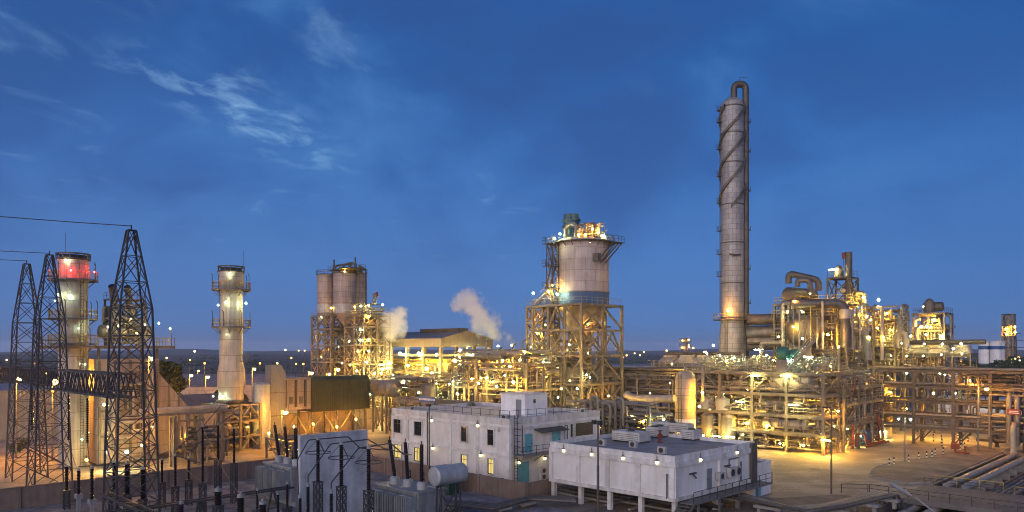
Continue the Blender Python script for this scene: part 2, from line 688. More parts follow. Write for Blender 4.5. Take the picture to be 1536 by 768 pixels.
def pipes(root, box, n, rng, mats, r=(0.08, 0.22)):
    for _ in range(n):
        pts = rand_pipe(box, rng)
        if not pts:
            continue
        rr = rng.uniform(*r)
        m = MB().tube(pts, rr, 8)
        # flanges
        for a, b in zip(pts[:-1], pts[1:]):
            a, b = Vector(a), Vector(b)
            if (b - a).length > 2.2 and rng.random() < .6:
                t = rng.uniform(.35, .65)
                c, d = a.lerp(b, t), (b - a).normalized()
                m.tube([c - d * .07, c + d * .07], rr * 1.7, 8)
        part('pipe', m, rng.choice(mats), root)


def small_piping(root, box, n, rng, mats, r=(0.035, 0.075)):
    """the tangle of instrument lines, valves and drains no one could count"""
    (x0, x1, y0, y1, z0, z1) = box
    m = MB()
    for _ in range(n):
        m.mi = rng.randrange(len(mats))
        bx = rng.uniform(x0, x1), rng.uniform(y0, y1), rng.uniform(z0, z1)
        s = 1.1
        sub = (max(x0, bx[0] - s), min(x1, bx[0] + s), max(y0, bx[1] - s), min(y1, bx[1] + s), max(z0, bx[2] - s), min(z1, bx[2] + s))
        if rng.random() < .25:
            c = bx
            q = rng.uniform(.1, .24)
            m.globe(c, q)
            m.bar(c, (c[0], c[1], c[2] + q * 2.4), .05)
            m.lathe([(q * .9, -0.02), (q * .9, .02)], (c[0], c[1], c[2] + q * 2.4), 8)
        else:
            pts = rand_pipe(sub, rng)
            if pts:
                m.tube(pts, rng.uniform(*r), 5)
    return part('small_piping', m, mats, root, kind='stuff')
# ------------------------------------------------------------------ camera, sky, light
cam = bpy.data.objects.new('camera', bpy.data.cameras.new('camera'))
C.objects.link(cam)
cam.location = (0, 0, CAMH)
cam.rotation_euler = (R(90), 0, 0)
cam.data.sensor_width = 36
cam.data.lens = 36 * FPX / 1536
cam.data.shift_y = (HY - 384) / 1536
cam.data.clip_end = 20000
cam.data.clip_start = 0.5
scene.camera = cam


def make_world():
    w = bpy.data.worlds.new('World')
    scene.world = w
    w.use_nodes = True
    nt = w.node_tree
    N, L = nt.nodes, nt.links
    bg = N['Background']
    tc = N.new('ShaderNodeTexCoord')
    nrm = N.new('ShaderNodeVectorMath')
    nrm.operation = 'NORMALIZE'
    L.new(tc.outputs['Generated'], nrm.inputs[0])
    sx = N.new('ShaderNodeSeparateXYZ')
    L.new(nrm.outputs[0], sx.inputs[0])

    def math_(op, a, b=None, c=None, clamp=False):
        n = N.new('ShaderNodeMath')
        n.operation = op
        n.use_clamp = clamp
        for i, q in enumerate((a, b, c)):
            if q is None:
                continue
            if isinstance(q, (int, float)):
                n.inputs[i].default_value = q
            else:
                L.new(q, n.inputs[i])
        return n.outputs[0]

    def mixc(f, a, b, blend='MIX'):
        n = N.new('ShaderNodeMix')
        n.data_type = 'RGBA'
        n.blend_type = blend
        for k, q in (('Factor', f), ('A', a), ('B', b)):
            if isinstance(q, (int, float)):
                n.inputs[k].default_value = q
            elif isinstance(q, tuple):
                n.inputs[k].default_value = (*q, 1)
            else:
                L.new(q, n.inputs[k])
        return n.outputs['Result']

    # twilight gradient by elevation, opposite the afterglow
    cr = N.new('ShaderNodeValToRGB')
    el = cr.color_ramp.elements
    stops = [(0.0, (0.092, 0.165, 0.37)), (0.035, (0.082, 0.200, 0.49)), (0.10, (0.075, 0.208, 0.53)), (0.22, (0.048, 0.172, 0.50)), (0.36, (0.025, 0.118, 0.39)), (0.6, (0.016, 0.080, 0.30)), (1.0, (0.012, 0.06, 0.24))]
    while len(el) < len(stops):
        el.new(0.5)
    for e, (p, c) in zip(el, stops):
        e.position = p
        e.color = (*c, 1)
    L.new(sx.outputs[2], cr.inputs[0])
    col = cr.outputs[0]
    # the anti-twilight side is a little darker to the right and more mauve to the left
    az = math_('DIVIDE', sx.outputs[0], math_('ADD', math_('ABSOLUTE', sx.outputs[1]), 0.05))
    lf = math_('MULTIPLY_ADD', az, -0.9, 0.25, True)
    col = mixc(math_('MULTIPLY', lf, 0.55), col, mixc(1.0, col, (1.25, 0.90, 0.84), 'MULTIPLY'))
    rt = math_('MULTIPLY_ADD', az, 1.5, -0.25, True)
    col = mixc(math_('MULTIPLY', rt, 0.55), col, mixc(1.0, col, (0.75, 0.80, 0.84), 'MULTIPLY'))
    # clouds on a flat layer high above
    zc = math_('MAXIMUM', sx.outputs[2], 0.02)
    px = math_('DIVIDE', sx.outputs[0], zc)
    py = math_('DIVIDE', sx.outputs[1], zc)
    cb = N.new('ShaderNodeCombineXYZ')
    L.new(px, cb.inputs[0])
    L.new(py, cb.inputs[1])

    def noise(scale, detail, rough, dist=0.0, sc=(1, 1, 1), off=(0, 0, 0)):
        mp = N.new('ShaderNodeMapping')
        mp.inputs['Scale'].default_value = sc
        mp.inputs['Location'].default_value = off
        L.new(cb.outputs[0], mp.inputs['Vector'])
        n = N.new('ShaderNodeTexNoise')
        n.inputs['Scale'].default_value = scale
        n.inputs['Detail'].default_value = detail
        n.inputs['Roughness'].default_value = rough
        n.inputs['Distortion'].default_value = dist
        L.new(mp.outputs[0], n.inputs['Vector'])
        return n.outputs['Fac']

    def smooth(v, a, b, c=0.0, d=1.0):
        n = N.new('ShaderNodeMapRange')
        n.interpolation_type = 'SMOOTHSTEP'
        for i, q in enumerate((a, b, c, d)):
            n.inputs[i + 1].default_value = q
        L.new(v, n.inputs[0])
        return n.outputs[0]
    bn = N.new('ShaderNodeTexNoise')
    bn.inputs['Scale'].default_value = 3.4
    bn.inputs['Detail'].default_value = 5
    bn.inputs['Roughness'].default_value = 0.55
    bn.inputs['Distortion'].default_value = 0.5
    bmap = N.new('ShaderNodeMapping')
    bmap.inputs['Scale'].default_value = (1.0, 1.0, 1.7)
    bmap.inputs['Rotation'].default_value = (0, R(-28), 0)
    bmap.inputs['Location'].default_value = (2.3, 0.4, 1.1)
    L.new(nrm.outputs[0], bmap.inputs['Vector'])
    L.new(bmap.outputs[0], bn.inputs['Vector'])
    broad = bn.outputs['Fac']
    fade = math_('MULTIPLY', smooth(sx.outputs[2], 0.04, 0.22), math_('MULTIPLY_ADD', rt, -0.75, 1.0))
    col = mixc(math_('MULTIPLY', math_('MULTIPLY', smooth(broad, 0.47, 0.72), 0.75), fade), col, (0.075, 0.22, 0.52))
    col = mixc(math_('MULTIPLY', math_('MULTIPLY', smooth(broad, 0.58, 0.34), 0.62), fade), col, (0.030, 0.090, 0.29))
    # one torn streak of brighter cloud running away from the viewer, left of the middle
    dx = math_('SUBTRACT', px, math_('MULTIPLY_ADD', py, 0.11, -1.47))
    band = smooth(math_('ABSOLUTE', dx), 0.36, 0.0)
    along = math_('MULTIPLY', smooth(py, 2.25, 2.75), smooth(py, 4.4, 3.4))
    torn = smooth(noise(4.6, 7, 0.58, 0.4, (1.25, 0.8, 1), (1.3, 2.2, 0)), 0.46, 0.72)
    streak = math_('MULTIPLY', math_('MULTIPLY', band, along), torn)
    wisps = math_('MULTIPLY', math_('MULTIPLY', smooth(noise(1.9, 6, 0.6, 0.5, (1, 0.6, 1), (7.7, 4.1, 0)), 0.58, 0.80), smooth(px, 0.9, -0.6)), fade)
    alpha = math_('MULTIPLY', math_('ADD', math_('MULTIPLY', streak, 1.1), math_('MULTIPLY', wisps, 0.55)), 0.62, None, True)
    col = mixc(alpha, col, (0.26, 0.49, 0.78))
    # the afterglow of the set sun, low in the west behind the viewer
    dp = N.new('ShaderNodeVectorMath')
    dp.operation = 'DOT_PRODUCT'
    L.new(nrm.outputs[0], dp.inputs[0])
    dp.inputs[1].default_value = Vector((-0.42, -0.88, 0.16)).normalized()
    glow = smooth(dp.outputs['Value'], 0.15, 1.0)
    low = smooth(sx.outputs[2], 0.75, 0.05)
    col = mixc(math_('MULTIPLY', glow, low), col, (1.72, 1.55, 1.66))
    L.new(col, bg.inputs['Color'])
    bg.inputs['Strength'].default_value = 1.0


make_world()
sun = bpy.data.objects.new('afterglow_sun', bpy.data.lights.new('afterglow_sun', 'SUN'))
C.objects.link(sun)
sun.data.energy = 0.95
sun.data.angle = R(50)
sun.data.color = (1.0, 0.87, 0.86)
d = Vector((-0.42, -0.88, 0.22)).normalized()
sun.rotation_euler = d.to_track_quat('Z', 'Y').to_euler()

# ------------------------------------------------------------------ ground
TU0, TU1, TV0, TV1 = -27.0, -5.0, 46.0, 137.0       # the pipe trench, in plan axes


def uv_poly(pts, z):
    m = MB()
    m.add([(*from_uv(u, v), z) for u, v in pts], [tuple(range(len(pts)))])
    return m


def ground_mat(name, cols, scale, rough=0.9, bump=0.3, tyre=0.0):
    m, nt, b = new_mat(name)
    N, L = nt.nodes, nt.links
    tc = N.new('ShaderNodeTexCoord')
    n1 = N.new('ShaderNodeTexNoise')
    n1.inputs['Scale'].default_value = scale
    n1.inputs['Detail'].default_value = 8
    n1.inputs['Roughness'].default_value = 0.62
    L.new(tc.outputs['Object'], n1.inputs['Vector'])
    n2 = N.new('ShaderNodeTexNoise')
    n2.inputs['Scale'].default_value = scale * 22
    n2.inputs['Detail'].default_value = 3
    L.new(tc.outputs['Object'], n2.inputs['Vector'])
    ad = N.new('ShaderNodeMath')
    ad.operation = 'MULTIPLY_ADD'
    ad.inputs[1].default_value = 0.45
    L.new(n2.outputs['Fac'], ad.inputs[0])
    L.new(n1.outputs['Fac'], ad.inputs[2])
    fac = ad.outputs[0]
    if tyre:
        mp = N.new('ShaderNodeMapping')
        mp.inputs['Rotation'].default_value = (0, 0, R(45))
        mp.inputs['Scale'].default_value = (0.05, 0.9, 1)
        L.new(tc.outputs['Object'], mp.inputs[0])
        n3 = N.new('ShaderNodeTexNoise')
        n3.inputs['Scale'].default_value = 1.0
        n3.inputs['Detail'].default_value = 5
        n3.inputs['Distortion'].default_value = 0.6
        L.new(mp.outputs[0], n3.inputs['Vector'])
        a2 = N.new('ShaderNodeMath')
        a2.operation = 'MULTIPLY_ADD'
        a2.inputs[1].default_value = tyre
        L.new(n3.outputs['Fac'], a2.inputs[0])
        L.new(fac, a2.inputs[2])
        fac = a2.outputs[0]
    cr = N.new('ShaderNodeValToRGB')
    el = cr.color_ramp.elements
    while len(el) < len(cols):
        el.new(0.5)
    lo, hi = 0.5, 0.95 + tyre * .6
    for i, (e, c) in enumerate(zip(el, cols)):
        e.position = min(1, lo + (hi - lo) * i / max(1, len(cols) - 1))
        e.color = (*c, 1)
    L.new(fac, cr.inputs[0])
    L.new(cr.outputs[0], b.inputs['Base Color'])
    b.inputs['Roughness'].default_value = rough
    bp = N.new('ShaderNodeBump')
    bp.inputs['Strength'].default_value = bump
    bp.inputs['Distance'].default_value = 0.1
    L.new(n2.outputs['Fac'], bp.inputs['Height'])
    L.new(bp.outputs[0], b.inputs['Normal'])
    return m


g_scrub = ground_mat('scrubland_soil', [(0.045, 0.04, 0.03), (0.10, 0.075, 0.055), (0.17, 0.12, 0.085)], 0.02)
g_hill = ground_mat('distant_hill_soil', [(0.02, 0.022, 0.028), (0.035, 0.037, 0.045), (0.05, 0.05, 0.058)], 0.01)
g_pave = ground_mat('dusty_yard_paving', [(0.085, 0.072, 0.058), (0.20, 0.168, 0.134), (0.245, 0.205, 0.16), (0.33, 0.275, 0.22)], 0.16, 0.85, 0.12, 0.5)
g_gravel = ground_mat('switchyard_gravel', [(0.075, 0.072, 0.074), (0.21, 0.20, 0.20), (0.36, 0.34, 0.33)], 0.5, 0.95, 0.9)
g_sand = ground_mat('sandy_verge', [(0.08, 0.065, 0.052), (0.17, 0.135, 0.11), (0.26, 0.21, 0.17)], 0.3, 0.95, 0.6)
g_road = ground_mat('worn_asphalt', [(0.07, 0.065, 0.062), (0.12, 0.108, 0.098), (0.17, 0.15, 0.13)], 0.2, 0.8, 0.15, 0.3)
g_trench = ground_mat('trench_soil', [(0.05, 0.042, 0.036), (0.10, 0.08, 0.065), (0.14, 0.11, 0.09)], 0.3, 0.95, 0.6)

gm = MB()
BIG = 5000
for (a, b, c, d_) in ((-BIG, TU0, -BIG, BIG), (TU1, BIG, -BIG, BIG), (TU0, TU1, -BIG, TV0), (TU0, TU1, TV1, BIG)):
    gm.add([(*from_uv(u, v), 0) for u, v in ((a, c), (b, c), (b, d_), (a, d_))], [(0, 1, 2, 3)])
structure('ground', gm, g_scrub)
tm = MB()
ZT = -1.7
tm.add([(*from_uv(u, v), ZT) for u, v in ((TU0, TV0), (TU1, TV0), (TU1, TV1), (TU0, TV1))], [(0, 1, 2, 3)])
for (p, q) in (((TU0, TV0), (TU0, TV1)), ((TU1, TV1), (TU1, TV0)), ((TU0, TV1), (TU1, TV1)), ((TU1, TV0), (TU0, TV0))):
    tm.add([(*from_uv(*p), ZT), (*from_uv(*q), ZT), (*from_uv(*q), 0), (*from_uv(*p), 0)], [(0, 1, 2, 3)])
structure('trench', tm, g_trench)
pm = uv_poly([(-240, -60), (TU0, -60), (TU0, 230), (-240, 230)], 0.004)
pm.add([(*from_uv(u, v), 0.004) for u, v in ((TU0, TV1), (60, TV1), (60, 230), (TU0, 230))], [(0, 1, 2, 3)])
structure('plant_paving', pm, g_pave)
# switchyard gravel in front of the brown walls and round the white buildings
gv = MB()
gv.add([(x, y, 0.009) for x, y in ((1.6, 79.4), (-23.3, 104.2), (-104, 23.5), (-60, -20), (30, -20), (30, 52), (14, 67.5))], [(0, 1, 2, 3, 4, 5, 6)])
structure('gravel_yard', gv, g_gravel)
mk = MB()
mk.add([(*from_uv(u, v), 0.009) for u, v in ((-48, 58), (TU0, 44), (TU0, 86.5), (-33, 85.5), (-36, 80), (-38, 77), (-48, 77))], [(0, 1, 2, 3, 4, 5, 6)])
structure('gravel_verge', mk, g_sand)
# road over the trench: a slab on abutments, with a surface sheet
RV0, RV1 = 88.6, 99.5
rs = MB()
for (u0, u1) in ((TU0 - .8, 90),):
    a = [from_uv(u, v) for u, v in ((u0, RV0), (u1, RV0), (u1, RV1), (u0, RV1))]
    rs.add([(*p, -0.55) for p in a] + [(*p, 0.02) for p in a], [(0, 3, 2, 1), (4, 5, 6, 7), (0, 1, 5, 4), (1, 2, 6, 5), (2, 3, 7, 6), (3, 0, 4, 7)])
structure('road', rs, g_road)
bmk = MB()
for u in (-20.0, -13.5):
    a = [from_uv(x, y) for x, y in ((u - .35, RV0 + .5), (u + .35, RV0 + .5), (u + .35, RV1 - .5), (u - .35, RV1 - .5))]
    bmk.add([(*p, ZT) for p in a] + [(*p, -0.56) for p in a], [(0, 3, 2, 1), (4, 5, 6, 7), (0, 1, 5, 4), (1, 2, 6, 5), (2, 3, 7, 6), (3, 0, 4, 7)])
structure('road_abutment', bmk, conc_lo)
# sandy island with a rounded kerb
isl = [ground(px, py) for px, py in ((1303, 713), (1306, 706), (1318, 700), (1345, 693.5), (1392, 687), (1440, 675.5), (1470, 667.5))]
isl += [from_uv(TU0 - .4, 139), from_uv(TU0 - .4, 101), ground(1362, 727), ground(1325, 720), ground(1308, 717)]
im = MB()
n_ = len(isl)
im.add([(x, y, 0.0) for x, y in isl] + [(x, y, 0.13) for x, y in isl] + [(sum(x for x, _ in isl) / n_, sum(y for _, y in isl) / n_, 0.5)],
       [(i, (i + 1) % n_, n_ + (i + 1) % n_, n_ + i) for i in range(n_)] + [(n_ + i, n_ + (i + 1) % n_, 2 * n_) for i in range(n_)])
structure('sand_island', im, g_sand)
km = MB()
for i in range(n_):
    if i in (6, 7):
        continue
    km.bar((*isl[i], 0.1), (*isl[(i + 1) % n_], 0.1), 0.22, 0.24)
structure('kerb', km, conc_lo)

# ------------------------------------------------------------------ white two-storey building
B1 = thing('office_building', 'white two-storey flat-roofed building with small windows, blue doors and a brown wall before it', 'building', -0.3, 89.0)


def b1u(px):
    a = (px - CX) / FPX
    Y = 88.7 / (1 + a)
    return (a * Y + .3 - (Y - 89)) * S2


def b1v(px):
    a = (px - CX) / FPX
    Y = 89.3 / (1 - a)
    return (a * Y + .3 + (Y - 89)) * S2


W1, D1, H1 = 24.0, 17.4, 7.35
m = MB()
m.box(-W1, 0, 0, D1, 0, H1)
part('wall', m, white_wall, B1, 0)
m = MB()
for (x0, x1, y0, y1) in ((-W1 - .08, .08, -.08, .25), (-W1 - .08, .08, D1 - .25, D1 + .08), (-W1 - .08, -W1 + .25, .252, D1 - .252), (-.25, .08, .252, D1 - .252)):
    m.box(x0, x1, y0, y1, H1 + .002, H1 + .78)
part('parapet', m, white_trim, B1, 0)
part('roof', MB().box(-W1 + .26, -.26, .26, D1 - .26, H1 + .003, H1 + .3), roof_grey, B1, 0)
for u in [-.2, b1u(717) + 0, b1u(676), b1u(642), b1u(612), -W1 + .2]:
    part('pilaster', MB().box(u - .26, u + .26, -.16, -.001, 0, H1 - .003), white_trim, B1, 0)
for v in (0.25, 12.0, D1 - .25):
    part('pilaster', MB().box(.001, .16, v - .26, v + .26, 0, H1 - .003), white_trim, B1, 0)
for z in (3.45, 6.75):
    part('string_course', MB().box(-W1, 0, -.19, -.0005, z, z + .3), white_trim, B1, 0)
    part('string_course', MB().box(.0005, .19, 0, D1, z, z + .3), white_trim, B1, 0)


def window(root, face, c, z, w, h, gl, bars=1):
    """framed window set proud of face x=const ('u') or y=const ('v')"""
    def bx(mm, a0, a1, z0, z1, d0, d1):
        if face == 'v':
            mm.box(a0, a1, -d1, -d0, z0, z1)
        else:
            mm.box(d0, d1, a0, a1, z0, z1)
    f = MB()
    t = .09
    bx(f, c - w / 2 - t, c + w / 2 + t, z - t, z, .002, .09)
    bx(f, c - w / 2 - t, c + w / 2 + t, z + h, z + h + t, .002, .09)
    bx(f, c - w / 2 - t, c - w / 2, z, z + h, .002, .09)
    bx(f, c + w / 2, c + w / 2 + t, z, z + h, .002, .09)
    for k in range(bars):
        a = c - w / 2 + w * (k + 1) / (bars + 1)
        bx(f, a - .025, a + .025, z, z + h, .02, .07)
    bx(f, c - w / 2, c + w / 2, z + h * .68, z + h * .68 + .05, .021, .069)
    o = part('window', f, frame_dark, root, 0)
    p = MB()
    bx(p, c - w / 2, c + w / 2, z, z + h, .004, .018)
    part('pane', p, gl, o, 0)
    q = MB()
    t2 = .24
    bx(q, c - w / 2 - t2, c - w / 2 - t - .002, z - t2, z + h + t2, .002, .2)
    bx(q, c + w / 2 + t + .002, c + w / 2 + t2, z - t2, z + h + t2, .002, .2)
    bx(q, c - w / 2 - t - .001, c + w / 2 + t + .001, z + h + t + .002, z + h + t2, .002, .198)
    part('surround', q, white_trim, o, 0)
    s = MB()
    bx(s, c - w / 2 - .14, c + w / 2 + .14, z - .17, z - t - .002, .002, .25)
    part('sill', s, white_trim, o, 0)


for px, w, b in ((597, 1.55, 1), (628, 1.55, 2), (697, .95, 0), (737, .95, 0)):
    window(B1, 'v', b1u(px), 4.75, w, 1.75, glass, b)
    window(B1, 'v', b1u(px), 1.15, w, 1.75, lit, b)
# right-hand face: doors, balcony, canopy, ladder, louvre
for px0, px1, z0, h in ((787, 798, 3.75, 2.3), (828, 840, 3.75, 2.3), (776, 793, .05, 2.6)):
    a, b = b1v(px0), b1v(px1)
    d_ = part('door', MB().box(.003, .08, a, b, z0, z0 + h), door_blue, B1, 0)
    part('handle', MB().box(.081, .16, b - .25, b - .18, z0 + 1.0, z0 + 1.15), galv, d_, 0)
bm_ = MB().box(.12, 1.7, b1v(770), b1v(829), 3.5, 3.68)
for px in (775, 800, 824):
    v = b1v(px)
    bm_.bar((.1, v, 2.6), (1.6, v, 3.48), .09)
bal = part('balcony', bm_, conc_lo, B1, 0)
part('handrail', MB().rail([(.15, b1v(770) + .05, 3.68), (1.65, b1v(770) + .05, 3.68), (1.65, b1v(828), 3.68), (1.65, b1v(862), 3.68)], 1.1, 1.2, .05), galv, bal, 0)
part('canopy', MB().prism([(.02, 6.42), (1.3, 6.15), (1.3, 6.3), (.02, 6.6)], b1v(801), b1v(842), 'xz'), steel_dark, B1, 0)
lm = MB().ladder((.55, b1v(769), .1), (.55, b1v(769), 8.6), .55, (0, 1, 0), .06)
for k in range(9):
    z = 2.4 + k * .75
    for a, b in (((.55, -.28), (1.1, -.28)), ((1.1, -.28), (1.1, .28)), ((1.1, .28), (.55, .28))):
        v = b1v(769)
        lm.bar((a[0], v + a[1], z), (b[0], v + b[1], z), .04)
part('ladder', lm, galv, B1, 0)
lv = MB().box(.004, .03, b1v(856), b1v(889), 5.0, 6.7)
for k in range(8):
    lv.box(.031, .09, b1v(856), b1v(889), 5.05 + k * .2, 5.12 + k * .2)
part('louvre', lv, frame_dark, B1, 0)
part('downpipe', MB().tube([(.16, b1v(782), 3.7), (.16, b1v(782), 7.2)], .06, 8), galv, B1)
part('downpipe', MB().tube([(.16, b1v(850), 3.8), (.16, b1v(850), 6.6), (.16, b1v(846), 6.6), (.16, b1v(846), 3.8)], .05, 8), galv, B1)


def ac_unit(root, x, y, z, along='y', w=.95, h=.85, d=.45, fans=1):
    """split-unit condenser: casing, fan grille"""
    m = MB()
    if along == 'y':
        m.box(x, x + d, y - w / 2, y + w / 2, z, z + h)
    else:
        m.box(x - w / 2, x + w / 2, y - d, y, z, z + h)
    o = part('air_conditioner', m, ac_white, root, 0)
    for k in range(fans):
        zc = z + h * (k + .5) / fans
        r = min(w, h / fans) * .38
        f = MB()
        if along == 'y':
            f.lathe([(r, 0), (r, .03), (r * .85, .035), (r * .25, .01), (.001, .02)], (x + d + .001, y, zc), 16, 'x')
        else:
            f.lathe([(r, -.001), (r, -.03), (r * .85, -.035), (r * .25, -.01), (.001, -.02)], (x, y - d, zc), 16, 'y')
        part('fan_grille', f, frame_dark, o)
    return o


ac_unit(B1, .1, b1v(811), .15, 'y', 1.05, 1.5, .5, 2)
pent = MB().box(b1u(705) + 4.0, b1u(705) + 7.3, 8.5, 12.4, H1 + .31, H1 + 3.0)
ph = (b1u(705) + 4.0, b1u(705) + 7.3)
for (px, py, r_, side) in ():
    pass
PX0 = -9.3
pn = part('penthouse', MB().box(PX0, PX0 + 4.6, 7.6, 12.0, H1 + .302, H1 + 3.1), white_wall, B1, 0)
part('penthouse_roof', MB().box(PX0 - .12, PX0 + 4.72, 7.48, 12.12, H1 + 3.102, H1 + 3.28), white_trim, pn, 0)
part('door', MB().box(PX0 + 2.9, PX0 + 3.9, 7.53, 7.598, H1 + .35, H1 + 2.5), door_grey, pn, 0)
part('vent', MB().box(PX0 + 4.602, PX0 + 4.66, 9.2, 9.6, H1 + 2.0, H1 + 2.5), frame_dark, pn, 0)
part('roof_rail', MB().rail([(-W1 + .6, .6, H1 + .32), (-.6, .6, H1 + .32), (-.6, D1 - .6, H1 + .32)], 1.35, 1.7, .045), galv, B1, 0)
for u, v in ((-2.2, 1.6), (-1.3, D1 - 1.5), (-20.5, 1.3)):
    ac_unit(B1, u, v, H1 + .32, 'x', 1.0, .8)
for px, py in ((650, 624), (719, 631)):
    lamp(B1, (b1u(px), -.32, 6.95), 'B', .2, name='wall_lamp')
for px in (652, 724):
    lamp(B1, (b1u(px), -.32, 3.25), 'B', .2, name='wall_lamp')
for px in (775, 814):
    lamp(B1, (.4, b1v(px), 2.75), 'B', .2, name='wall_lamp')
for px in (748,):
    part('wall_box', MB().box(b1u(px) - .3, b1u(px) + .3, -.35, -.112, 6.5, 7.1), ac_white, B1, 0)
part('drainpipe', MB().tube([(b1u(643), -.2, .1), (b1u(643), -.2, 8.1)], .09, 8), steel_dark, B1)

# ------------------------------------------------------------------ white one-storey building on stilts
B2 = thing('switchgear_building', 'low white panelled building raised on short concrete stilts with air conditioners on its roof', 'building', 15.5, 70.0)


def b2u(px):
    a = (px - CX) / FPX
    Y = 85.5 / (1 + a)
    return (a * Y - 15.5 - (Y - 70)) * S2


def b2v(px):
    a = (px - CX) / FPX
    Y = 54.5 / (1 - a)
    return (a * Y - 15.5 + (Y - 70)) * S2


W2, D2, Z2, H2 = 15.9, 16.0, 2.0, 5.75
part('wall', MB().box(-W2, 0, 0, D2, Z2, H2), white_wall, B2, 0)
m = MB()
for (x0, x1, y0, y1) in ((-W2 - .06, .06, -.06, .2), (-W2 - .06, .06, D2 - .2, D2 + .06), (-W2 - .06, -W2 + .2, .202, D2 - .202), (-.2, .06, .202, D2 - .202)):
    m.box(x0, x1, y0, y1, H2 + .002, H2 + .6)
part('parapet', m, white_trim, B2, 0)
part('roof', MB().box(-W2 + .21, -.21, .21, D2 - .21, H2 + .003, H2 + .2), roof_dark, B2, 0)
for i in range(5):
    u = -W2 + .2 + (W2 - .4) * i / 4
    part('pilaster', MB().box(u - .26, u + .26, -.2, -.001, Z2 + .34, H2 - .5), white_trim, B2, 0)
    for v in (.4, D2 / 2, D2 - .4):
        part('stilt', MB().box(u - .22, u + .22, v - .22, v + .22, 0, Z2 - .002), white_trim, B2, 0)
for v in (.2, 8.4, 12.2, D2 - .25):
    part('pilaster', MB().box(.001, .2, v - .24, v + .24, Z2 + .34, H2 - .5), white_trim, B2, 0)
for z, h in ((Z2, .34), (H2 - .5, .5)):
    part('edge_beam', MB().box(-W2 - .02, .02, -.23, -.0005, z, z + h - .001), white_trim, B2, 0)
    part('edge_beam', MB().box(.0005, .23, -.2, D2, z + .001, z + h - .002), white_trim, B2, 0)
for px in (848, 890, 937, 988):
    lamp(B2, (b2u(px), -.3, H2 - .15), 'B', .17, name='wall_lamp')
for px in (1047, 1102):
    lamp(B2, (.3, b2v(px), H2 - .15), 'B', .17, name='wall_lamp')
for px0, px1 in ((1060, 1067), (1105, 1112)):
    a, b = b2v(px0), b2v(px1)
    d_ = part('door', MB().box(.003, .07, a, b, Z2 + .36, Z2 + 2.45), door_grey, B2, 0)
    part('handle', MB().box(.071, .14, a + .1, a + .17, Z2 + 1.3, Z2 + 1.45), galv, d_, 0)
for px in (1076, 1092, 1101):
    ac_unit(B2, .13, b2v(px), Z2 + 1.15, 'y', 1.0, 1.0 if px != 1076 else .75, .45)
for px in (1038, 1090):
    m = MB().bar((.1, b2v(px) - .6, 4.35), (.1, b2v(px) + .6, 4.35), .14)
    m.bar((.1, b2v(px), 4.3), (.5, b2v(px), 3.9), .12)
    part('cable_bracket', m, steel_dark, B2, 0)
m = MB()
for px in (1125, 1130):
    m.box(.1, .35, b2v(px) - .25, b2v(px) + .25, Z2 - .3, H2 + .5)
part('cable_riser', m, steel_dark, B2, 0)
m = MB().tube([(.2, b2v(1105), 5.0), (.2, b2v(1091), 5.0), (.2, b2v(1091), 3.9)], .06)
part('conduit', m, galv, B2)
part('drainpipe', MB().tube([(b2u(1002), -.2, Z2 + .2), (b2u(1002), -.2, 4.6)], .07, 8), steel_dark, B2)
# walkway along the right face with stairs at the near end
w = MB().box(.15, 1.7, b2v(1018), b2v(1137), Z2 - .25, Z2 - .1)
for v in (2, 6, 10, 14):
    w.box(1.3, 1.5, v - .1, v + .1, 0, Z2 - .26)
wk = part('walkway', w, steel_grey, B2, 0)
part('handrail', MB().rail([(1.65, b2v(1018), Z2 - .1), (1.65, b2v(1137), Z2 - .1)], 1.1, 1.5, .05), galv, wk, 0)
s = MB()
v0 = b2v(1018)
for k in range(7):
    s.box(.2, 1.65, v0 - .3 * (k + 1), v0 - .3 * k - .02, Z2 - .2 - .26 * (k + 1), Z2 - .14 - .26 * (k + 1))
s.bar((.2, v0, Z2 - .2), (.2, v0 - 2.2, .1), .06, .25)
s.bar((1.68, v0, Z2 - .2), (1.68, v0 - 2.2, .1), .06, .25)
s.bar((1.68, v0, Z2 + .9), (1.68, v0 - 2.2, 1.2), .05)
s.bar((1.68, v0 - 2.2, .1), (1.68, v0 - 2.2, 1.2), .05)
part('stair', s, steel_grey, B2, 0)


def roof_unit(u0, u1, v0, v1, h, label):
    t = thing('rooftop_unit', label, 'air conditioner', *[a + b for a, b in zip((15.5, 70.0), from_uv((u0 + u1) / 2, (v0 + v1) / 2))], z=H2 + .2, group='rooftop air conditioning units')
    a, b = (u1 - u0) / 2, (v1 - v0) / 2
    part('casing', MB().box(-a, a, -b, b, .2, h), ac_white, t, 0)
    m = MB()
    for x in (-a + .15, a - .15):
        m.box(x - .08, x + .08, -b, b, 0, .2)
    part('skid', m, steel_dark, t, 0)
    n = max(1, int((v1 - v0) / 1.1))
    for k in range(n):
        y = -b + (k + .5) * 2 * b / n
        part('fan_grille', MB().lathe([(.42, 0), (.42, .14), (.36, .15), (.1, .04), (.001, .06)], (0, y, h + .001), 16), frame_dark, t)
    m = MB()
    for k in range(4):
        m.box(-a - .02, -a - .001, -b + .12, b - .12, .3 + k * (h - .4) / 4, .34 + k * (h - .4) / 4)
        m.box(-a + .1, a - .1, -b - .02, -b - .001, .3 + k * (h - .4) / 4, .34 + k * (h - .4) / 4)
    part('louvre', m, galv, t, 0)


def b2roof(px, py):
    Y = (CAMH - H2 - .2) * FPX / (py - HY)
    X = (px - CX) / FPX * Y
    return to_uv(X - 15.5, Y - 70)


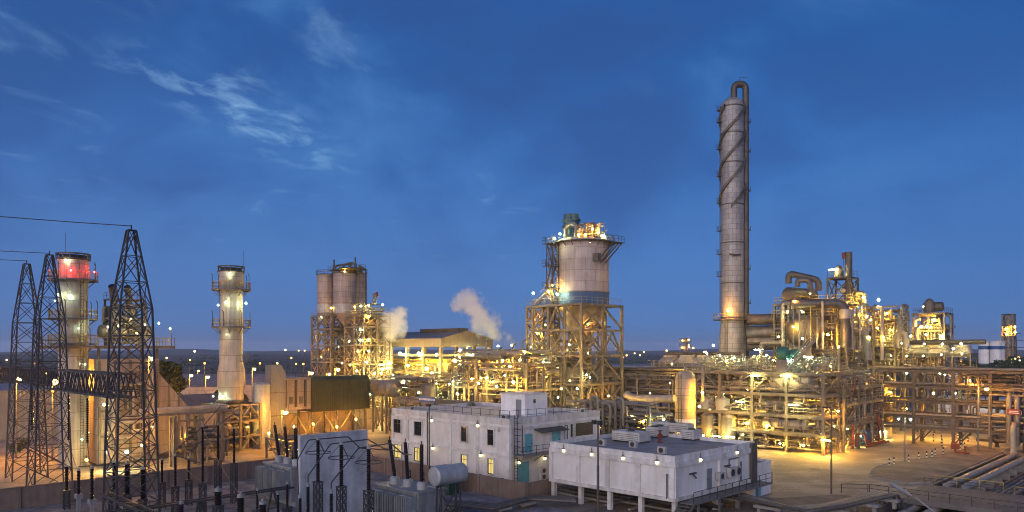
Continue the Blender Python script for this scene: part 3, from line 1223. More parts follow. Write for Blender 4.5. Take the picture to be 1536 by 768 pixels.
u, v = b2roof(938, 664)
roof_unit(u - 1.9, u + 1.9, v, v + 2.2, 1.25, 'long pale rooftop air conditioner nearest the left edge of the dark roof')
u, v = b2roof(978, 657)
roof_unit(u - .9, u + .9, v, v + 2.3, 1.3, 'boxy rooftop air conditioner between the long unit and the red-brown valve')
u, v = b2roof(1012, 652)
roof_unit(u - 4.2, u + 1.2, v + 1.0, v + 2.6, 1.3, 'longest low rooftop air conditioner at the back of the dark roof')
u, v = b2roof(1031, 661)
roof_unit(u - .8, u + .8, v, v + 1.8, 1.25, 'small square rooftop air conditioner at the right edge of the dark roof')
for i, (px, py) in enumerate(((952, 671), (905, 668), (995, 680))):
    u, v = b2roof(px, py)
    t = ac_unit(B2, u, v, H2 + .21, 'x', .9, .7)
# low annex beside it
UP = thing('pipeline', 'dark pipes running through the shadow beneath the stilted white building', 'pipeline', 15.5, 70.0)
rng = random.Random(17)
for k in range(6):
    part('pipe', MB().tube([(-17.5, 1.2 + k * .7, .5 + .25 * (k % 3)), (-9 + k, 1.2 + k * .7, .5 + .25 * (k % 3)), (-9 + k, 2.5 + k * 1.6, .5 + .25 * (k % 3)), (1.0, 2.5 + k * 1.6, .5 + .25 * (k % 3))], .14 + .05 * (k % 2), 10), rng.choice([clad_dark, steel_dark, clad]), UP)
for k in range(5):
    part('support', MB().box(-15 + k * 3, -14.7 + k * 3, .8, 6, .15, .34), conc_lo, UP, 0)
for u in (-11.5, -5.5):
    lamp(UP, (u, 13.5, 1.5), 'Y', .12)
AX = thing('annex_building', 'small plain white annex block beside the stilted white building', 'building', *[a + b for a, b in zip((15.5, 70.0), from_uv(-2.6, 16.1))])
part('wall', MB().box(-4, 2.4, 0, 4.4, 0, 3.5), white_wall, AX, 0)
part('parapet', MB().box(-4.05, 2.45, 4.15, 4.45, 3.502, 3.85).box(2.2, 2.45, -.0, 4.14, 3.502, 3.7), white_trim, AX, 0)
part('roof', MB().box(-3.9, 2.15, .1, 4.1, 3.503, 3.58), roof_dark, AX, 0)
part('door', MB().box(2.402, 2.46, .7, 1.9, .05, 1.9), door_blue, AX, 0)
V = thing('roof_valve', 'red-brown valve standing on the dark roof among the air conditioners', 'valve', *[a + b for a, b in zip((15.5, 70.0), from_uv(*b2roof(990, 664)))], z=H2 + .2)
part('body', MB().lathe([(.3, 0), (.3, .1), (.16, .14), (.16, .5), (.3, .55), (.34, .8), (.2, 1.0), (.1, 1.1), (.1, 1.35)], n=16), pipe_red, V)
part('handwheel', MB().lathe([(.02, 1.3), (.32, 1.34), (.32, 1.4), (.02, 1.42)], n=16), pipe_red, V)

# ------------------------------------------------------------------ brown boundary walls
F1 = thing('boundary_wall', 'brown block wall with posts running in front of the white two-storey building', 'wall', 1.5, 79.6)
m = MB().box(-34.9, 0, -.1, .1, 0, 2.0)
part('panel', m, fence_mat, F1, 0)
part('panel', MB().box(-.1, .1, .101, 4.3, 0, 2.0), fence_mat, F1, 0)
for k in range(10):
    part('post', MB().box(-.2 - k * 3.7, .0 - k * 3.7 + .12, -.2, .2, 0, 2.12), fence_mat, F1, 0)
part('coping', MB().box(-34.9, -.16, -.16, .16, 2.003, 2.07), fence_mat, F1, 0)
F2 = thing('boundary_wall', 'long brown wall behind the lattice gantry towers at the switchyard edge', 'wall', -23.2, 104.3)
part('panel', MB().box(-.1, .1, -105, -.3, 0, 2.2), fence_mat, F2, 0)
for k in range(22):
    part('post', MB().box(-.22, .22, -.65 - k * 4.9, -.35 - k * 4.9, 0, 2.3), fence_mat, F2, 0)
part('coping', MB().box(-.17, .17, -105, -.7, 2.203, 2.27), fence_mat, F2, 0)
# ------------------------------------------------------------------ lattice gantry of the switchyard
def gantry_tower(label, X, Y, s0, s1, zs, zp, kn):
    t = thing('lattice_tower', label, 'lattice tower', X, Y, group='lattice gantry towers of the switchyard')
    def ring(s, z):
        return [(-s, -s, z), (s, -s, z), (s, s, z), (-s, s, z)]
    a, b, c = ring(s0 / 2, 0), ring(s1 / 2, zs), ring(.32, zp)
    for i in range(4):
        m = MB().bar(a[i], b[i], .16).bar(b[i], c[i], .14)
        part('leg', m, galv, t, 0)
    part('lattice_bracing', MB().lattice(a, b, kn, .075), galv, t, 0)
    m = MB()
    m.lattice(b, c, 3, .07)
    m.bar(c[0], c[2], .12).bar(c[1], c[3], .12)
    m.bar((0, 0, zp - .1), (0, 0, zp + .5), .1)
    part('peak_bracing', m, galv, t, 0)
    m = MB()
    for i in range(int((zp) / .9)):
        f = Vector(a[1]).lerp(Vector(b[1]), min(1, i * .9 / zs)) if i * .9 < zs else Vector(b[1]).lerp(Vector(c[1]), (i * .9 - zs) / (zp - zs))
        m.bar(f, f + Vector((.35, 0, 0)), .05)
    part('climbing_peg', m, galv, t, 0, kind='stuff')
    return t


TW = [(-35.3, 68.0), (-55.0, 87.2), (-62.6, 94.6), (-84, 116)]
gantry_tower('tallest lattice tower with a pointed peak standing before the boiler house', *TW[0], 3.8, 2.75, 20.4, 27.6, 8)
gantry_tower('lattice tower standing right in front of the red-lit exhaust stack', *TW[1], 3.9, 2.6, 20.2, 27.8, 8)
gantry_tower('leftmost lattice tower, close beside the one before the red-lit stack', *TW[2], 3.9, 2.6, 20.0, 27.6, 8)


def truss(label, A, B, z0, z1, d=2.0):
    X, Y = A
    L_ = (Vector(B) - Vector(A)).length
    t = thing('gantry_beam', label, 'truss beam', X, Y, group='lattice beams between the gantry towers')
    x0, x1 = -L_ + 1.8, -1.8
    ch = MB()
    for y in (-d / 2, d / 2):
        for z in (z0, z1):
            ch.bar((x0, y, z), (x1, y, z), .15)
    part('chord', ch, galv, t, 0)
    w = MB()
    n = max(2, round((x1 - x0) / 1.5))
    for k in range(n):
        a, b = x0 + (x1 - x0) * k / n, x0 + (x1 - x0) * (k + 1) / n
        for y in (-d / 2, d / 2):
            w.bar((a, y, z0), (b, y, z1), .09).bar((b, y, z0), (a, y, z1), .09)
        for z in (z0, z1):
            w.bar((a, -d / 2, z), (b, d / 2, z), .09).bar((b, -d / 2, z), (a, d / 2, z), .09)
    part('lattice_bracing', w, galv, t, 0)
    return t


truss('long lattice beam between the tallest tower and the tower before the stack', TW[0], TW[1], 12.0, 14.2)
truss('short lattice beam between the two leftmost lattice towers', TW[1], TW[2], 12.2, 14.2)
truss('lattice beam running out of view beyond the leftmost lattice tower', TW[2], TW[3], 12.2, 14.2)


def wire(label, pts, r=.035, sag=0.0, name='power_line'):
    m = MB()
    P = []
    for a, b in zip(pts[:-1], pts[1:]):
        a, b = Vector(a), Vector(b)
        for k in range(9):
            t = k / 8
            p = a.lerp(b, t)
            p.z -= sag * 4 * t * (1 - t)
            P.append(p)
    m.tube(P, r, 5, bend=.01)
    return tag(part(name, m, galv), label, 'cable', 'overhead wires of the switchyard')


for (i, lab) in ((0, 'overhead wire leaving the peak of the tallest lattice tower to the left'), (1, 'overhead wire leaving the peak of the tower before the red-lit stack'), (2, 'overhead wire leaving the peak of the leftmost lattice tower')):
    X, Y = TW[i]
    wire(lab, [(X, Y, 28.0), (X - 34, Y - 34 * .62, 29.2)], .04, .5)


def post_insulator(X, Y, ztop, zbot, r, label, pedestal='lattice', ring=False, group='post insulators of the switchyard', name='post_insulator'):
    r *= .8
    t = thing(name, label, 'insulator', X, Y, group=group)
    m = MB()
    n = max(6, int((ztop - zbot) / .14))
    prof = [(r * .62, zbot)]
    for k in range(n):
        z = zbot + (ztop - zbot) * k / n
        dz = (ztop - zbot) / n
        prof += [(r * .62, z + dz * .1), (r * (1.0 if k % 2 else .88), z + dz * .55), (r * .62, z + dz * .8)]
    prof.append((r * .62, ztop))
    m.lathe(prof, n=12)
    part('porcelain', m, porcelain, t)
    part('cap', MB().lathe([(r * .75, ztop + .002), (r * .75, ztop + .18), (r * .3, ztop + .2), (r * .3, ztop + .34)], n=12), trafo, t)
    p = MB()
    if pedestal == 'lattice':
        a = .26
        c0 = [(-a, -a, 0), (a, -a, 0), (a, a, 0), (-a, a, 0)]
        c1 = [(x, y, zbot - .1) for x, y, _ in c0]
        for i in range(4):
            p.bar(c0[i], c1[i], .07)
        p.lattice(c0, c1, max(3, int(zbot / .7)), .045)
        p.box(-.32, .32, -.32, .32, zbot - .1, zbot - .002)
    else:
        p.box(-.16, .16, -.16, .16, 0, zbot - .45)
        p.box(-.42, .42, -.3, .3, zbot - .45, zbot - .002)
    part('pedestal', p, galv if pedestal == 'lattice' else trafo, t, 0)
    if ring:
        m = MB()
        for k in range(3):
            a = 2 * math.pi * k / 3
            q = (1.0 * math.cos(a), 1.0 * math.sin(a), ztop - 1.0)
            m.bar((0, 0, ztop + .1), q, .04)
        pts = [(1.0 * math.cos(2 * math.pi * k / 20), 1.0 * math.sin(2 * math.pi * k / 20), ztop - 1.0) for k in range(21)]
        m.tube(pts, .04, 6, bend=.01, cap=False)
        part('corona_ring', m, galv, t)
    return t


def pi_px(px, pt, pb, Y, r, label, **k):
    X, _ = at(px, Y)
    return post_insulator(X, Y, pz(pt, Y), pz(pb, Y), r, label, **k)


for px, pt, pb, Y, lab in ((477, 660, 722, 58.5, 'ringed post insulator nearest the left end of the grey firewall'), (512, 667, 729, 56.6, 'ringed post insulator before the middle of the grey firewall'), (553, 673, 735, 54.6, 'ringed post insulator at the right end of the grey firewall')):
    pi_px(px, pt, pb, Y, .24, lab, ring=True)
for px, pt, pb, Y, lab in ((450, 747, 775, 53, 'short post insulator standing left of the firewall edge'), (462, 730, 775, 54.5, 'short post insulator before the left part of the firewall'), (497, 740, 780, 53, 'short post insulator between two ringed ones')):
    pi_px(px, pt, pb, Y, .2, lab)
# instrument transformers and posts on the left of the yard
for px, pt, pb, Y, r, lab, kw in (
        (100, 700, 735, 76, .26, 'slim dark insulator behind the legs of the tower before the stack', {}),
        (118, 706, 741, 75, .26, 'dark insulator on a box just right of the paired lattice towers', {'pedestal': 'box'}),
        (138, 703, 749, 72, .26, 'dark insulator on a box left of the tallest lattice tower', {'pedestal': 'box'}),
        (172, 694, 733, 74, .34, 'fat dark insulator inside the base of the tallest lattice tower', {}),
        (191, 696, 740, 70, .4, 'fattest dark insulator between the legs of the tallest tower', {}),
        (214, 704, 748, 70, .34, 'fat dark insulator at the right leg of the tallest tower', {}),
        (243, 690, 723, 76, .2, 'slim insulator just right of the tallest lattice tower', {}),
        (263, 684, 729, 74, .2, 'slim insulator at the left of a row before the trestle', {}),
        (283, 689, 719, 78, .2, 'short slim insulator in the row before the pipe trestle', {}),
        (304, 640, 724, 74, .2, 'tall slim insulator beside the white yard lamp', {}),
        (327, 638, 690, 79, .2, 'tall insulator on a lattice stand left of the second stack frame', {}),
        (351, 643, 694, 79, .2, 'tall insulator on a lattice stand before the second stack frame', {}),
        (272, 756, 790, 50, .26, 'short fat insulator low in the yard at the far bottom left', {}),
        (327, 737, 757, 52, .4, 'grey-capped fat instrument insulator at the left of three', {}),
        (361, 746, 775, 51, .4, 'grey-capped fat instrument insulator in the middle of three', {}),
        (394, 756, 790, 50, .4, 'grey-capped fat instrument insulator at the right of three', {}),
        (386, 736, 764, 62, .17, 'slim insulator in front of the transformer radiators', {}),
        (417, 742, 770, 60, .17, 'slim insulator right of the transformer radiators', {}),
        (431, 726, 760, 62, .17, 'slim insulator between radiators and the firewall', {})):
    pi_px(px, pt, pb, Y, r, lab, group='dark insulators of the left switchyard', **kw)


def busbar(label, pts, r=.05):
    m = MB().tube([(*at(px, Y), pz(py, Y)) for px, py, Y in pts], r, 6, bend=2.2)
    return tag(part('busbar', m, galv), label, 'busbar', 'bent tubular busbars of the switchyard')


busbar('bent busbar over the left ringed insulator', [(448, 745, 53), (446, 690, 57), (463, 660, 58.5), (522, 655, 60), (540, 672, 61), (583, 675, 62.5)])
busbar('bent busbar over the middle ringed insulator', [(462, 728, 54.5), (462, 714, 54.5), (496, 666, 56.6), (552, 659, 59), (574, 672, 61), (612, 681, 62)])
busbar('bent busbar over the right ringed insulator', [(497, 738, 53), (497, 724, 53), (538, 672, 54.6), (586, 665, 58), (606, 682, 60), (617, 682, 61.2)])
busbar('sloping busbar rising left of the tall slim insulator', [(263, 684, 74), (262, 676, 74), (304, 640, 74), (330, 610, 78)])
busbar('sloping busbar between the slim insulator row and the stand', [(283, 689, 78), (283, 680, 78), (327, 638, 79), (352, 620, 82)])
busbar('level busbar across the slim insulator row', [(200, 690, 76), (243, 688, 76), (263, 683, 74), (300, 694, 74)])
busbar('level busbar behind the short slim insulators', [(118, 700, 75), (160, 697, 74), (214, 702, 70)])


def insulator_string(px, pt, pb, Y, label):
    X, _ = at(px, Y)
    z1, z0 = pz(pt, Y), pz(pb, Y)
    m = MB()
    n = int((z1 - z0) / .2)
    prof = [(.06, z0)]
    for k in range(n):
        z = z0 + (z1 - z0) * k / n
        prof += [(.07, z), (.19, z + .05), (.07, z + .12)]
    m.lathe(prof + [(.06, z1)], (X, Y, 0), n=8)
    tag(part('insulator_string', m, porcelain), label, 'insulator', 'insulator strings hung from the gantry beam')


for px, pt, pb, Y, lab in ((103, 592, 660, 84, 'dark insulator string hanging just right of the paired towers'), (131, 597, 664, 80, 'dark insulator string before the pale stack'), (160, 600, 668, 76.5, 'dark insulator string left of the tallest tower'), (22, 580, 640, 97, 'dark insulator string near the left edge of the picture'), (48, 582, 645, 92.5, 'dark insulator string between the two left towers')):
    insulator_string(px, pt, pb, Y, lab)
def dropper(label, a, b):
    A, B = (*at(a[0], a[2]), pz(a[1], a[2])), (*at(b[0], b[2]), pz(b[1], b[2]))
    wire(label, [A, B], .028, .45)


for lab, a, b in (('slack wire from the string right of the paired towers to a boxed insulator', (103, 660, 84), (118, 706, 75)),
                  ('slack wire from the string before the pale stack to the slim boxed insulator', (131, 664, 80), (138, 703, 72)),
                  ('slack wire from the string left of the tallest tower to a fat insulator', (160, 668, 76.5), (172, 694, 74)),
                  ('slack wire between the fat insulators inside the tallest tower', (172, 694, 74), (191, 696, 70)),
                  ('slack wire from the fattest insulator to the slim insulator row', (191, 696, 70), (243, 690, 76)),
                  ('slack wire from the tall yard-lamp insulator to the transformer bushing', (351, 643, 79), (374, 650, 78)),
                  ('slack wire from the left capped instrument insulator towards the row', (327, 735, 52), (263, 684, 74)),
                  ('slack wire from the middle capped instrument insulator towards the stand', (361, 744, 51), (304, 640, 74)),
                  ('slack wire from the right capped instrument insulator to the transformer', (394, 754, 50), (386, 736, 62))):
    dropper(lab, a, b)
# low support gantry across the yard
sg = thing('support_frame', 'low grey steel frame crossing the gravel behind the fat insulators', 'steel frame', *at(205, 62))
m = MB()
for y in (-.4, .4):
    m.bar((-9, y, 3.2), (9, y, 3.2), .2)
for k in range(12):
    m.bar((-9 + k * 1.5, -.4, 3.2), (-7.5 + k * 1.5, .4, 3.2), .1)
part('beam', m, galv, sg, 0)
for x in (-7, 0, 7):
    part('trestle', MB().bar((x - .8, 0, 0), (x - .1, 0, 3.1), .16).bar((x + .8, 0, 0), (x + .1, 0, 3.1), .16).bar((x - .5, 0, 1.2), (x + .5, 0, 1.2), .1), galv, sg, 0)
sg2 = thing('support_frame', 'low grey steel frame in front of the slim insulator row', 'steel frame', *at(300, 66), rot=45)
m = MB()
for y in (-.4, .4):
    m.bar((-9, y, 3.0), (9, y, 3.0), .18)
for k in range(12):
    m.bar((-9 + k * 1.5, -.4, 3.0), (-7.5 + k * 1.5, .4, 3.0), .09)
part('beam', m, galv, sg2, 0)
for x in (-7, 0, 7):
    part('trestle', MB().bar((x - .8, 0, 0), (x - .1, 0, 2.9), .16).bar((x + .8, 0, 0), (x + .1, 0, 2.9), .16).bar((x - .5, 0, 1.2), (x + .5, 0, 1.2), .1), galv, sg2, 0)

# ------------------------------------------------------------------ firewall and transformers
FW = thing('firewall', 'tall stained grey concrete firewall between the two transformers', 'wall', -18.0, 62.0)
part('panel', MB().box(-.2, .2, 0, 6.7, 0, 9.2), conc, FW, 0)
part('coping', MB().box(-.23, .23, -.03, 6.73, 9.203, 9.26), conc, FW, 0)


def transformer(label, X, Y, L_, cons_label):
    t = thing('power_transformer', label, 'transformer', X, Y)
    m = MB()
    m.box(-L_, 0, 0, 3.0, .5, 4.0)
    m.box(-L_ - .15, .15, -.15, 3.15, 4.003, 4.15)
    for k in range(5):
        u = -L_ + .3 + k * (L_ - .6) / 4
        m.box(u - .07, u + .07, -.12, -.001, .5, 4.0)
    m.box(-L_ - .3, .3, .3, .7, 0, .498).box(-L_ - .3, .3, 2.3, 2.7, 0, .498)
    part('tank', m, trafo, t, 0)
    for g in range(3):
        m = MB()
        for k in range(7):
            u = -L_ + .25 + g * (L_ / 3) + k * (L_ / 3 - .3) / 7
            m.box(u, u + .09, -1.25, -.16, .9, 3.8)
        u0, u1 = -L_ + .25 + g * L_ / 3, -L_ + g * L_ / 3 + L_ / 3 - .1
        m.tube([(u0, -.7, 3.75), (u1, -.7, 3.75)], .09).tube([(u0, -.7, .95), (u1, -.7, .95)], .09)
        part('radiator', m, trafo, t, 20)
    for k in range(3):
        u = -L_ + 1.2 + k * (L_ - 2.2) / 2
        tilt = (.12 * (k - 1), .25)
        m = MB()
        m.lathe([(.45, 4.152), (.45, 4.7), (.3, 4.85)], (u, 1.1, 0), 16)
        part('turret', m, trafo_pale, t)
        n = 22
        h = 3.3
        path = []
        rad = []
        for i in range(n * 2 + 1):
            f = i / (n * 2)
            path.append((u + tilt[0] * h * f, 1.1 - .3 * f, 4.86 + h * f))
            rad.append(.21 - .04 * f if i % 2 else .14)
        m = MB().tube([path[0], path[-1]], .16, 10)
        mm = MB()
        vs = MB()
        prof = []
        vv, ff = [], []
        nn = 12
        for i, (p, r_) in enumerate(zip(path, rad)):
            for q in range(nn):
                a = 2 * math.pi * q / nn
                vv.append((p[0] + r_ * math.cos(a), p[1] + r_ * math.sin(a), p[2]))
        for i in range(len(path) - 1):
            for q in range(nn):
                q2 = (q + 1) % nn
                ff.append((i * nn + q, i * nn + q2, (i + 1) * nn + q2, (i + 1) * nn + q))
        m.add(vv, ff)
        m.tube([path[-1], (path[-1][0], path[-1][1], path[-1][2] + .35)], .05, 6)
        part('bushing', m, porcelain, t)
        m = MB().lathe([(.2, 4.153), (.2, 4.5), (.1, 4.6), (.12, 4.8), (.08, 4.9), (.1, 5.2), (.04, 5.4)], (u + .6, 2.4, 0), 10)
        part('low_voltage_bushing', m, porcelain, t)
    cm = MB()
    cm.drum((0, .6, 0), .85, 3.5, 'y', .2, 24)
    cm.v = [(x + 1.2, y, z + 5.6) for x, y, z in cm.v]
    c = part('conservator', cm, trafo_pale, t)
    m = MB()
    for y in (1.2, 3.4):
        m.bar((.9, y, 0), (1.0, y, 4.85), .12).bar((1.7, y, 0), (1.5, y, 4.85), .12).bar((.9, y, 1), (1.7, y, 4), .07)
    m.bar((.9, 1.2, 1), (.9, 3.4, 4), .07).bar((1.7, 1.2, 4), (1.7, 3.4, 1), .07)
    part('conservator_stand', m, galv, t, 0)
    part('pipe', MB().tube([(1.2, 1.4, 4.8), (1.2, 1.4, 4.45), (-.6, 1.4, 4.45), (-.6, 1.4, 4.16)], .07), trafo, t)
    m = MB()
    m.box(-.7, -.1, -.45, -.16, 1.5, 2.7)
    part('control_cabinet', m, trafo, t, 0)
    m = MB()
    m.box(-.62, -.2, -.455, -.4505, 2.2, 2.5)
    part('nameplate', m, white_paint, t, 0)
    return t


transformer('grey power transformer with a pale oil tank, on the right side of the firewall', *at(628, 63.5), 6.2, '')
transformer('grey power transformer left of the firewall, before the second stack', *at(437, 77.0), 6.0, '')
sk = thing('skip', 'dark green lidded skip against the white building behind the oil tank', 'skip', *at(672, 84.3))
part('bin', MB().prism([(-1.1, 0.1), (1.1, .1), (1.25, 2.6), (-1.25, 3.0)], -.8, .8), green_bin, sk, 0)
part('lid', MB().prism([(-1.3, 3.02), (1.3, 2.62), (1.3, 2.75), (-1.3, 3.15)], -.85, .85), trafo, sk, 0)

# ------------------------------------------------------------------ exhaust stacks
def platform(root, r0, r1, z, posts=True, rail_mat=None, n=24):
    m = MB().ring(r0, r1, z, z + .09, n).ring(r1 * .985, r1 * 1.0, z - .16, z - .001, n)
    for k in range(8):
        a = 2 * math.pi * k / 8 + .2
        m.bar((r0 * math.cos(a) * .99, r0 * math.sin(a) * .99, z - 1.1), (r1 * .97 * math.cos(a), r1 * .97 * math.sin(a), z - .02), .1)
    d_ = part('platform', m, steel_grey, root, 30)
    pts = [(r1 * .97 * math.cos(2 * math.pi * k / n), r1 * .97 * math.sin(2 * math.pi * k / n), z + .09) for k in range(n + 1)]
    part('handrail', MB().rail(pts, 1.15, .9, .075), rail_mat or rail_yellow, d_, 0)


def lamp_post(root, p, h, kind=None, r=.18):
    x, y, z = p
    m = MB().tube([(x, y, z), (x, y, z + h), (x + .3, y - .3, z + h + .25)], .05, 6)
    o = part('lamp_pole', m, galv, root)
    if kind:
        lamp(root, (x + .3, y - .3, z + h + .1), kind, r)


ST1 = thing('exhaust_stack', 'pale exhaust stack with a red-lit top behind the lattice towers', 'chimney', -62.2, 104.0)
ST1.scale = (.88, .88, 1)
part('shell', MB().lathe([(2.15, 0), (2.15, 9.0), (2.2, 9.03), (2.2, 9.2), (2.15, 9.23), (2.12, 20.6), (2.05, 22.0), (2.05, 25.3), (2.25, 26.6), (2.25, 29.2), (2.0, 29.2), (2.0, 27)], n=40), stack_paint, ST1)
m = MB().ring(2.26, 2.5, 29.25, 29.45).ring(2.26, 2.5, 29.95, 30.15)
for k in range(14):
    a = 2 * math.pi * k / 14
    m.bar((2.38 * math.cos(a), 2.38 * math.sin(a), 29.4), (2.38 * math.cos(a), 2.38 * math.sin(a), 30.0), .14)
part('crown_ring', m, steel_dark, ST1, 30)
part('liner', MB().lathe([(1.95, 29.0), (1.95, 29.9), (1.8, 29.9), (1.8, 29.0)], n=32), black, ST1)
for z, r in ((26.4, 3.55), (20.9, 3.5), (17.4, 3.6)):
    platform(ST1, 2.2, r, z)
part('ladder', MB().ladder((2.45, .6, .3), (2.45, .6, 26.4), .5, (0, 1, 0), .06), galv, ST1, 0)
for k in range(5):
    a = R(-100 + k * 50)
    lamp_post(ST1, (3.4 * math.cos(a), 3.4 * math.sin(a), 26.5), 2.2)
    lamp_post(ST1, (3.4 * math.cos(a + .3), 3.4 * math.sin(a + .3), 21.0), 2.3)
for a, z in ((R(-137), 27.9), (R(48), 27.6), (R(-60), 27.8), (R(-20), 27.5), (R(190), 27.8)):
    lamp(ST1, (3.3 * math.cos(a), 3.3 * math.sin(a), z), 'R', .17, name='beacon')
for a, z, k in ((R(-35), 29.0, 'W'), (R(-60), 24.2, 'W'), (R(-25), 24.0, 'G'), (R(-130), 23.5, 'W'), (R(0), 19.5, 'G'), (R(20), 14.5, 'G'), (R(10), 4.0, 'G')):
    lamp(ST1, (2.85 * math.cos(a), 2.85 * math.sin(a), z), k, .13 if z > 20 else .07)
part('lightning_rod', MB().tube([(-2.3, -.6, 28), (-2.3, -.6, 33.3)], .04, 5), galv, ST1)

ST2 = thing('exhaust_stack', 'slender pale exhaust stack with two railed platforms standing on a steel frame', 'chimney', -46.7, 122.0)
part('shell', MB().lathe([(2.0, 7.9), (2.0, 8.4), (1.95, 9.2), (2.2, 10.5), (2.2, 12.8), (1.9, 14.2), (1.85, 15.5), (1.9, 15.53), (1.9, 15.7), (1.85, 15.73), (1.8, 23.5), (1.75, 26.5), (1.95, 26.8), (1.95, 29.4), (1.75, 29.4), (1.75, 27)], n=40), stack_paint, ST2)
m = MB().ring(1.96, 2.15, 29.45, 29.6).ring(1.96, 2.15, 30.2, 30.4)
for k in range(14):
    a = 2 * math.pi * k / 14
    m.bar((2.05 * math.cos(a), 2.05 * math.sin(a), 29.5), (2.05 * math.cos(a), 2.05 * math.sin(a), 30.3), .13)
part('crown_ring', m, steel_dark, ST2, 30)
part('liner', MB().lathe([(1.7, 29.0), (1.7, 30.1), (1.55, 30.1), (1.55, 29.0)], n=32), black, ST2)
for z in (26.5, 20.3):
    platform(ST2, 1.95, 3.1, z)
part('collar', MB().ring(1.95, 2.35, 7.95, 8.25), steel_dark, ST2)
part('ladder', MB().ladder((-2.1, -.8, 8.3), (-2.1, -.8, 26.4), .5, (0, 1, 0), .06), galv, ST2, 0)
m = MB().box(1.6, 3.0, .6, 1.8, 14.6, 14.7)
m.rail([(3.0, .6, 14.7), (3.0, 1.8, 14.7), (1.8, 1.8, 14.7)], 1.1, .7, .05)
part('side_platform', m, steel_grey, ST2, 0)
for k in range(6):
    a = R(-120 + k * 55)
    lamp_post(ST2, (2.95 * math.cos(a), 2.95 * math.sin(a), 26.6), 2.3)
    lamp_post(ST2, (2.95 * math.cos(a + .3), 2.95 * math.sin(a + .3), 20.4), 2.3)
for a, z, k, r in ((R(-30), 28.9, 'W', .12), (R(-42), 24.3, 'W', .13), (R(-150), 24.0, 'G', .1), (R(-40), 19.0, 'W', .07)):
    lamp(ST2, (2.55 * math.cos(a), 2.55 * math.sin(a), z), k, r)
lamp(ST2, lp(ST2, 369, 455, 121), 'W', .2)
for a in (R(-95), R(-50), R(-130)):
    lamp(ST2, (2.9 * math.cos(a), 2.9 * math.sin(a), 8.9), 'G', .13)
part('lightning_rod', MB().tube([(1.2, 1.6, 29), (1.2, 1.6, 33)], .04, 5), galv, ST2)
rng = random.Random(5)
SF2 = thing('steel_frame', 'beige steel frame carrying the slender second stack', 'steel frame', -46.7, 122.0)
steel_frame(SF2, [-3.4, 0, 3.4], [-3.4, 0, 3.4], [2.6, 5.0, 7.7], steel, rng=rng, col=.42, brace='some', decks=[5.0], rails=True)
pipes(SF2, (-3, 3, -3, 3, .6, 7), 26, rng, [clad, steel, clad_dark, steel_grey], (.1, .35))
lamps(SF2, [(330, 665, 119, 'Y', .12), (372, 640, 121, 'Y', .12)])
m = MB().drum((-2.8, -2.0, 3.9), 1.1, 5.6, 'x', .3)
part('drum', m, clad, SF2)

# ------------------------------------------------------------------ boiler house beside the red-lit stack
HR = thing('boiler_house', 'beige panelled boiler house with a sloping duct right of the red-lit stack', 'boiler house', -62.2, 104.0)
part('casing', MB().box(-5, 2.5, 2.4, 10.7, .3, 15.2), beige_panel, HR, 0)
for v in (2.6, 4.7, 6.7, 8.7, 10.5):
    part('buckstay', MB().box(2.502, 2.8, v - .14, v + .14, .3, 15.0), steel, HR, 0)
for z in (4.0, 7.6, 11.2):
    part('stiffener', MB().box(2.503, 2.72, 2.45, 10.6, z, z + .28), steel, HR, 0)
dm = MB().prism([(10.705, .8), (10.705, 13.2), (15.2, 7.6), (19.5, 7.0), (19.5, 2.2), (15.2, 2.2)], -4.2, 2.2, 'yz')
part('transition_duct', dm, beige_panel, HR, 0)
for v in (12.2, 13.7, 15.2, 17.3):
    ht = 13.2 - (v - 10.7) / 4.5 * 5.6 if v < 15.2 else 7.6 - (v - 15.2) / 4.3 * .6
    part('stiffener', MB().box(2.203, 2.5, v - .12, v + .12, 1.4, ht - .02), steel, HR, 0)
for v in (15.4, 18.4):
    for u in (-3.6, 1.8):
        part('support', MB().box(u - .2, u + .2, v - .2, v + .2, 0, 2.195), conc_lo, HR, 0)
m = MB().box(-5.6, 4.4, -3.4, 12.4, 17.0, 17.12)
for u in (-5.4, -1, 4.2):
    m.box(u - .12, u + .12, -3.4, 12.4, 16.7, 16.998)
for v in (2.6, 6.6, 10.5):
    for u in (-4.5, 2.3):
        m.box(u - .15, u + .15, v - .15, v + .15, 15.2, 16.99)
dk = part('platform', m, steel, HR, 0)
part('handrail', MB().rail([(-5.5, 12.3, 17.12), (4.3, 12.3, 17.12), (4.3, -3.3, 17.12), (-5.5, -3.3, 17.12)], 1.15, 1.3, .06), rail_yellow, dk, 0)
part('steam_drum', MB().drum((-.3, 3.2, 19.2), .95, 7.6, 'y', .35), clad, HR)
m = MB()
for v in (4.6, 8.8):
    m.box(-1, .4, v - .2, v + .2, 17.125, 18.6)
part('saddle', m, steel_grey, HR, 0)
for (u, v) in ((.9, 4.8), (.9, 9.2), (-2.6, 4.8), (-2.6, 9.2)):
    part('column', MB().box(u - .13, u + .13, v - .13, v + .13, 17.13, 23.9), steel_grey, HR, 0)
m = MB().box(-2.8, 1.1, 4.6, 9.4, 23.9, 24.05)
m.rail([(-2.7, 9.3, 24.05), (1.0, 9.3, 24.05), (1.0, 4.7, 24.05), (-2.7, 4.7, 24.05)], 1.0, 1.2, .05)
m.bar((.9, 4.8, 20.2), (.9, 9.2, 23.8), .14).bar((.9, 9.2, 20.2), (.9, 4.8, 23.8), .14)
m.box(-2.7, 1.0, 4.7, 9.3, 21.0, 21.1)
part('upper_platform', m, steel_grey, HR, 0)
for v in (5.5, 7.6):
    m = MB().tube([(-.8, v, 22.0), (-.8, v, 24.8), (-.1, v - .5, 25.9)], .5, 16, 1.2)
    s_ = part('silencer', m, clad, HR)
    part('mouth', MB().tube([(-.085, v - .51, 25.92), (-.06, v - .53, 25.96)], .42, 16), black, s_)
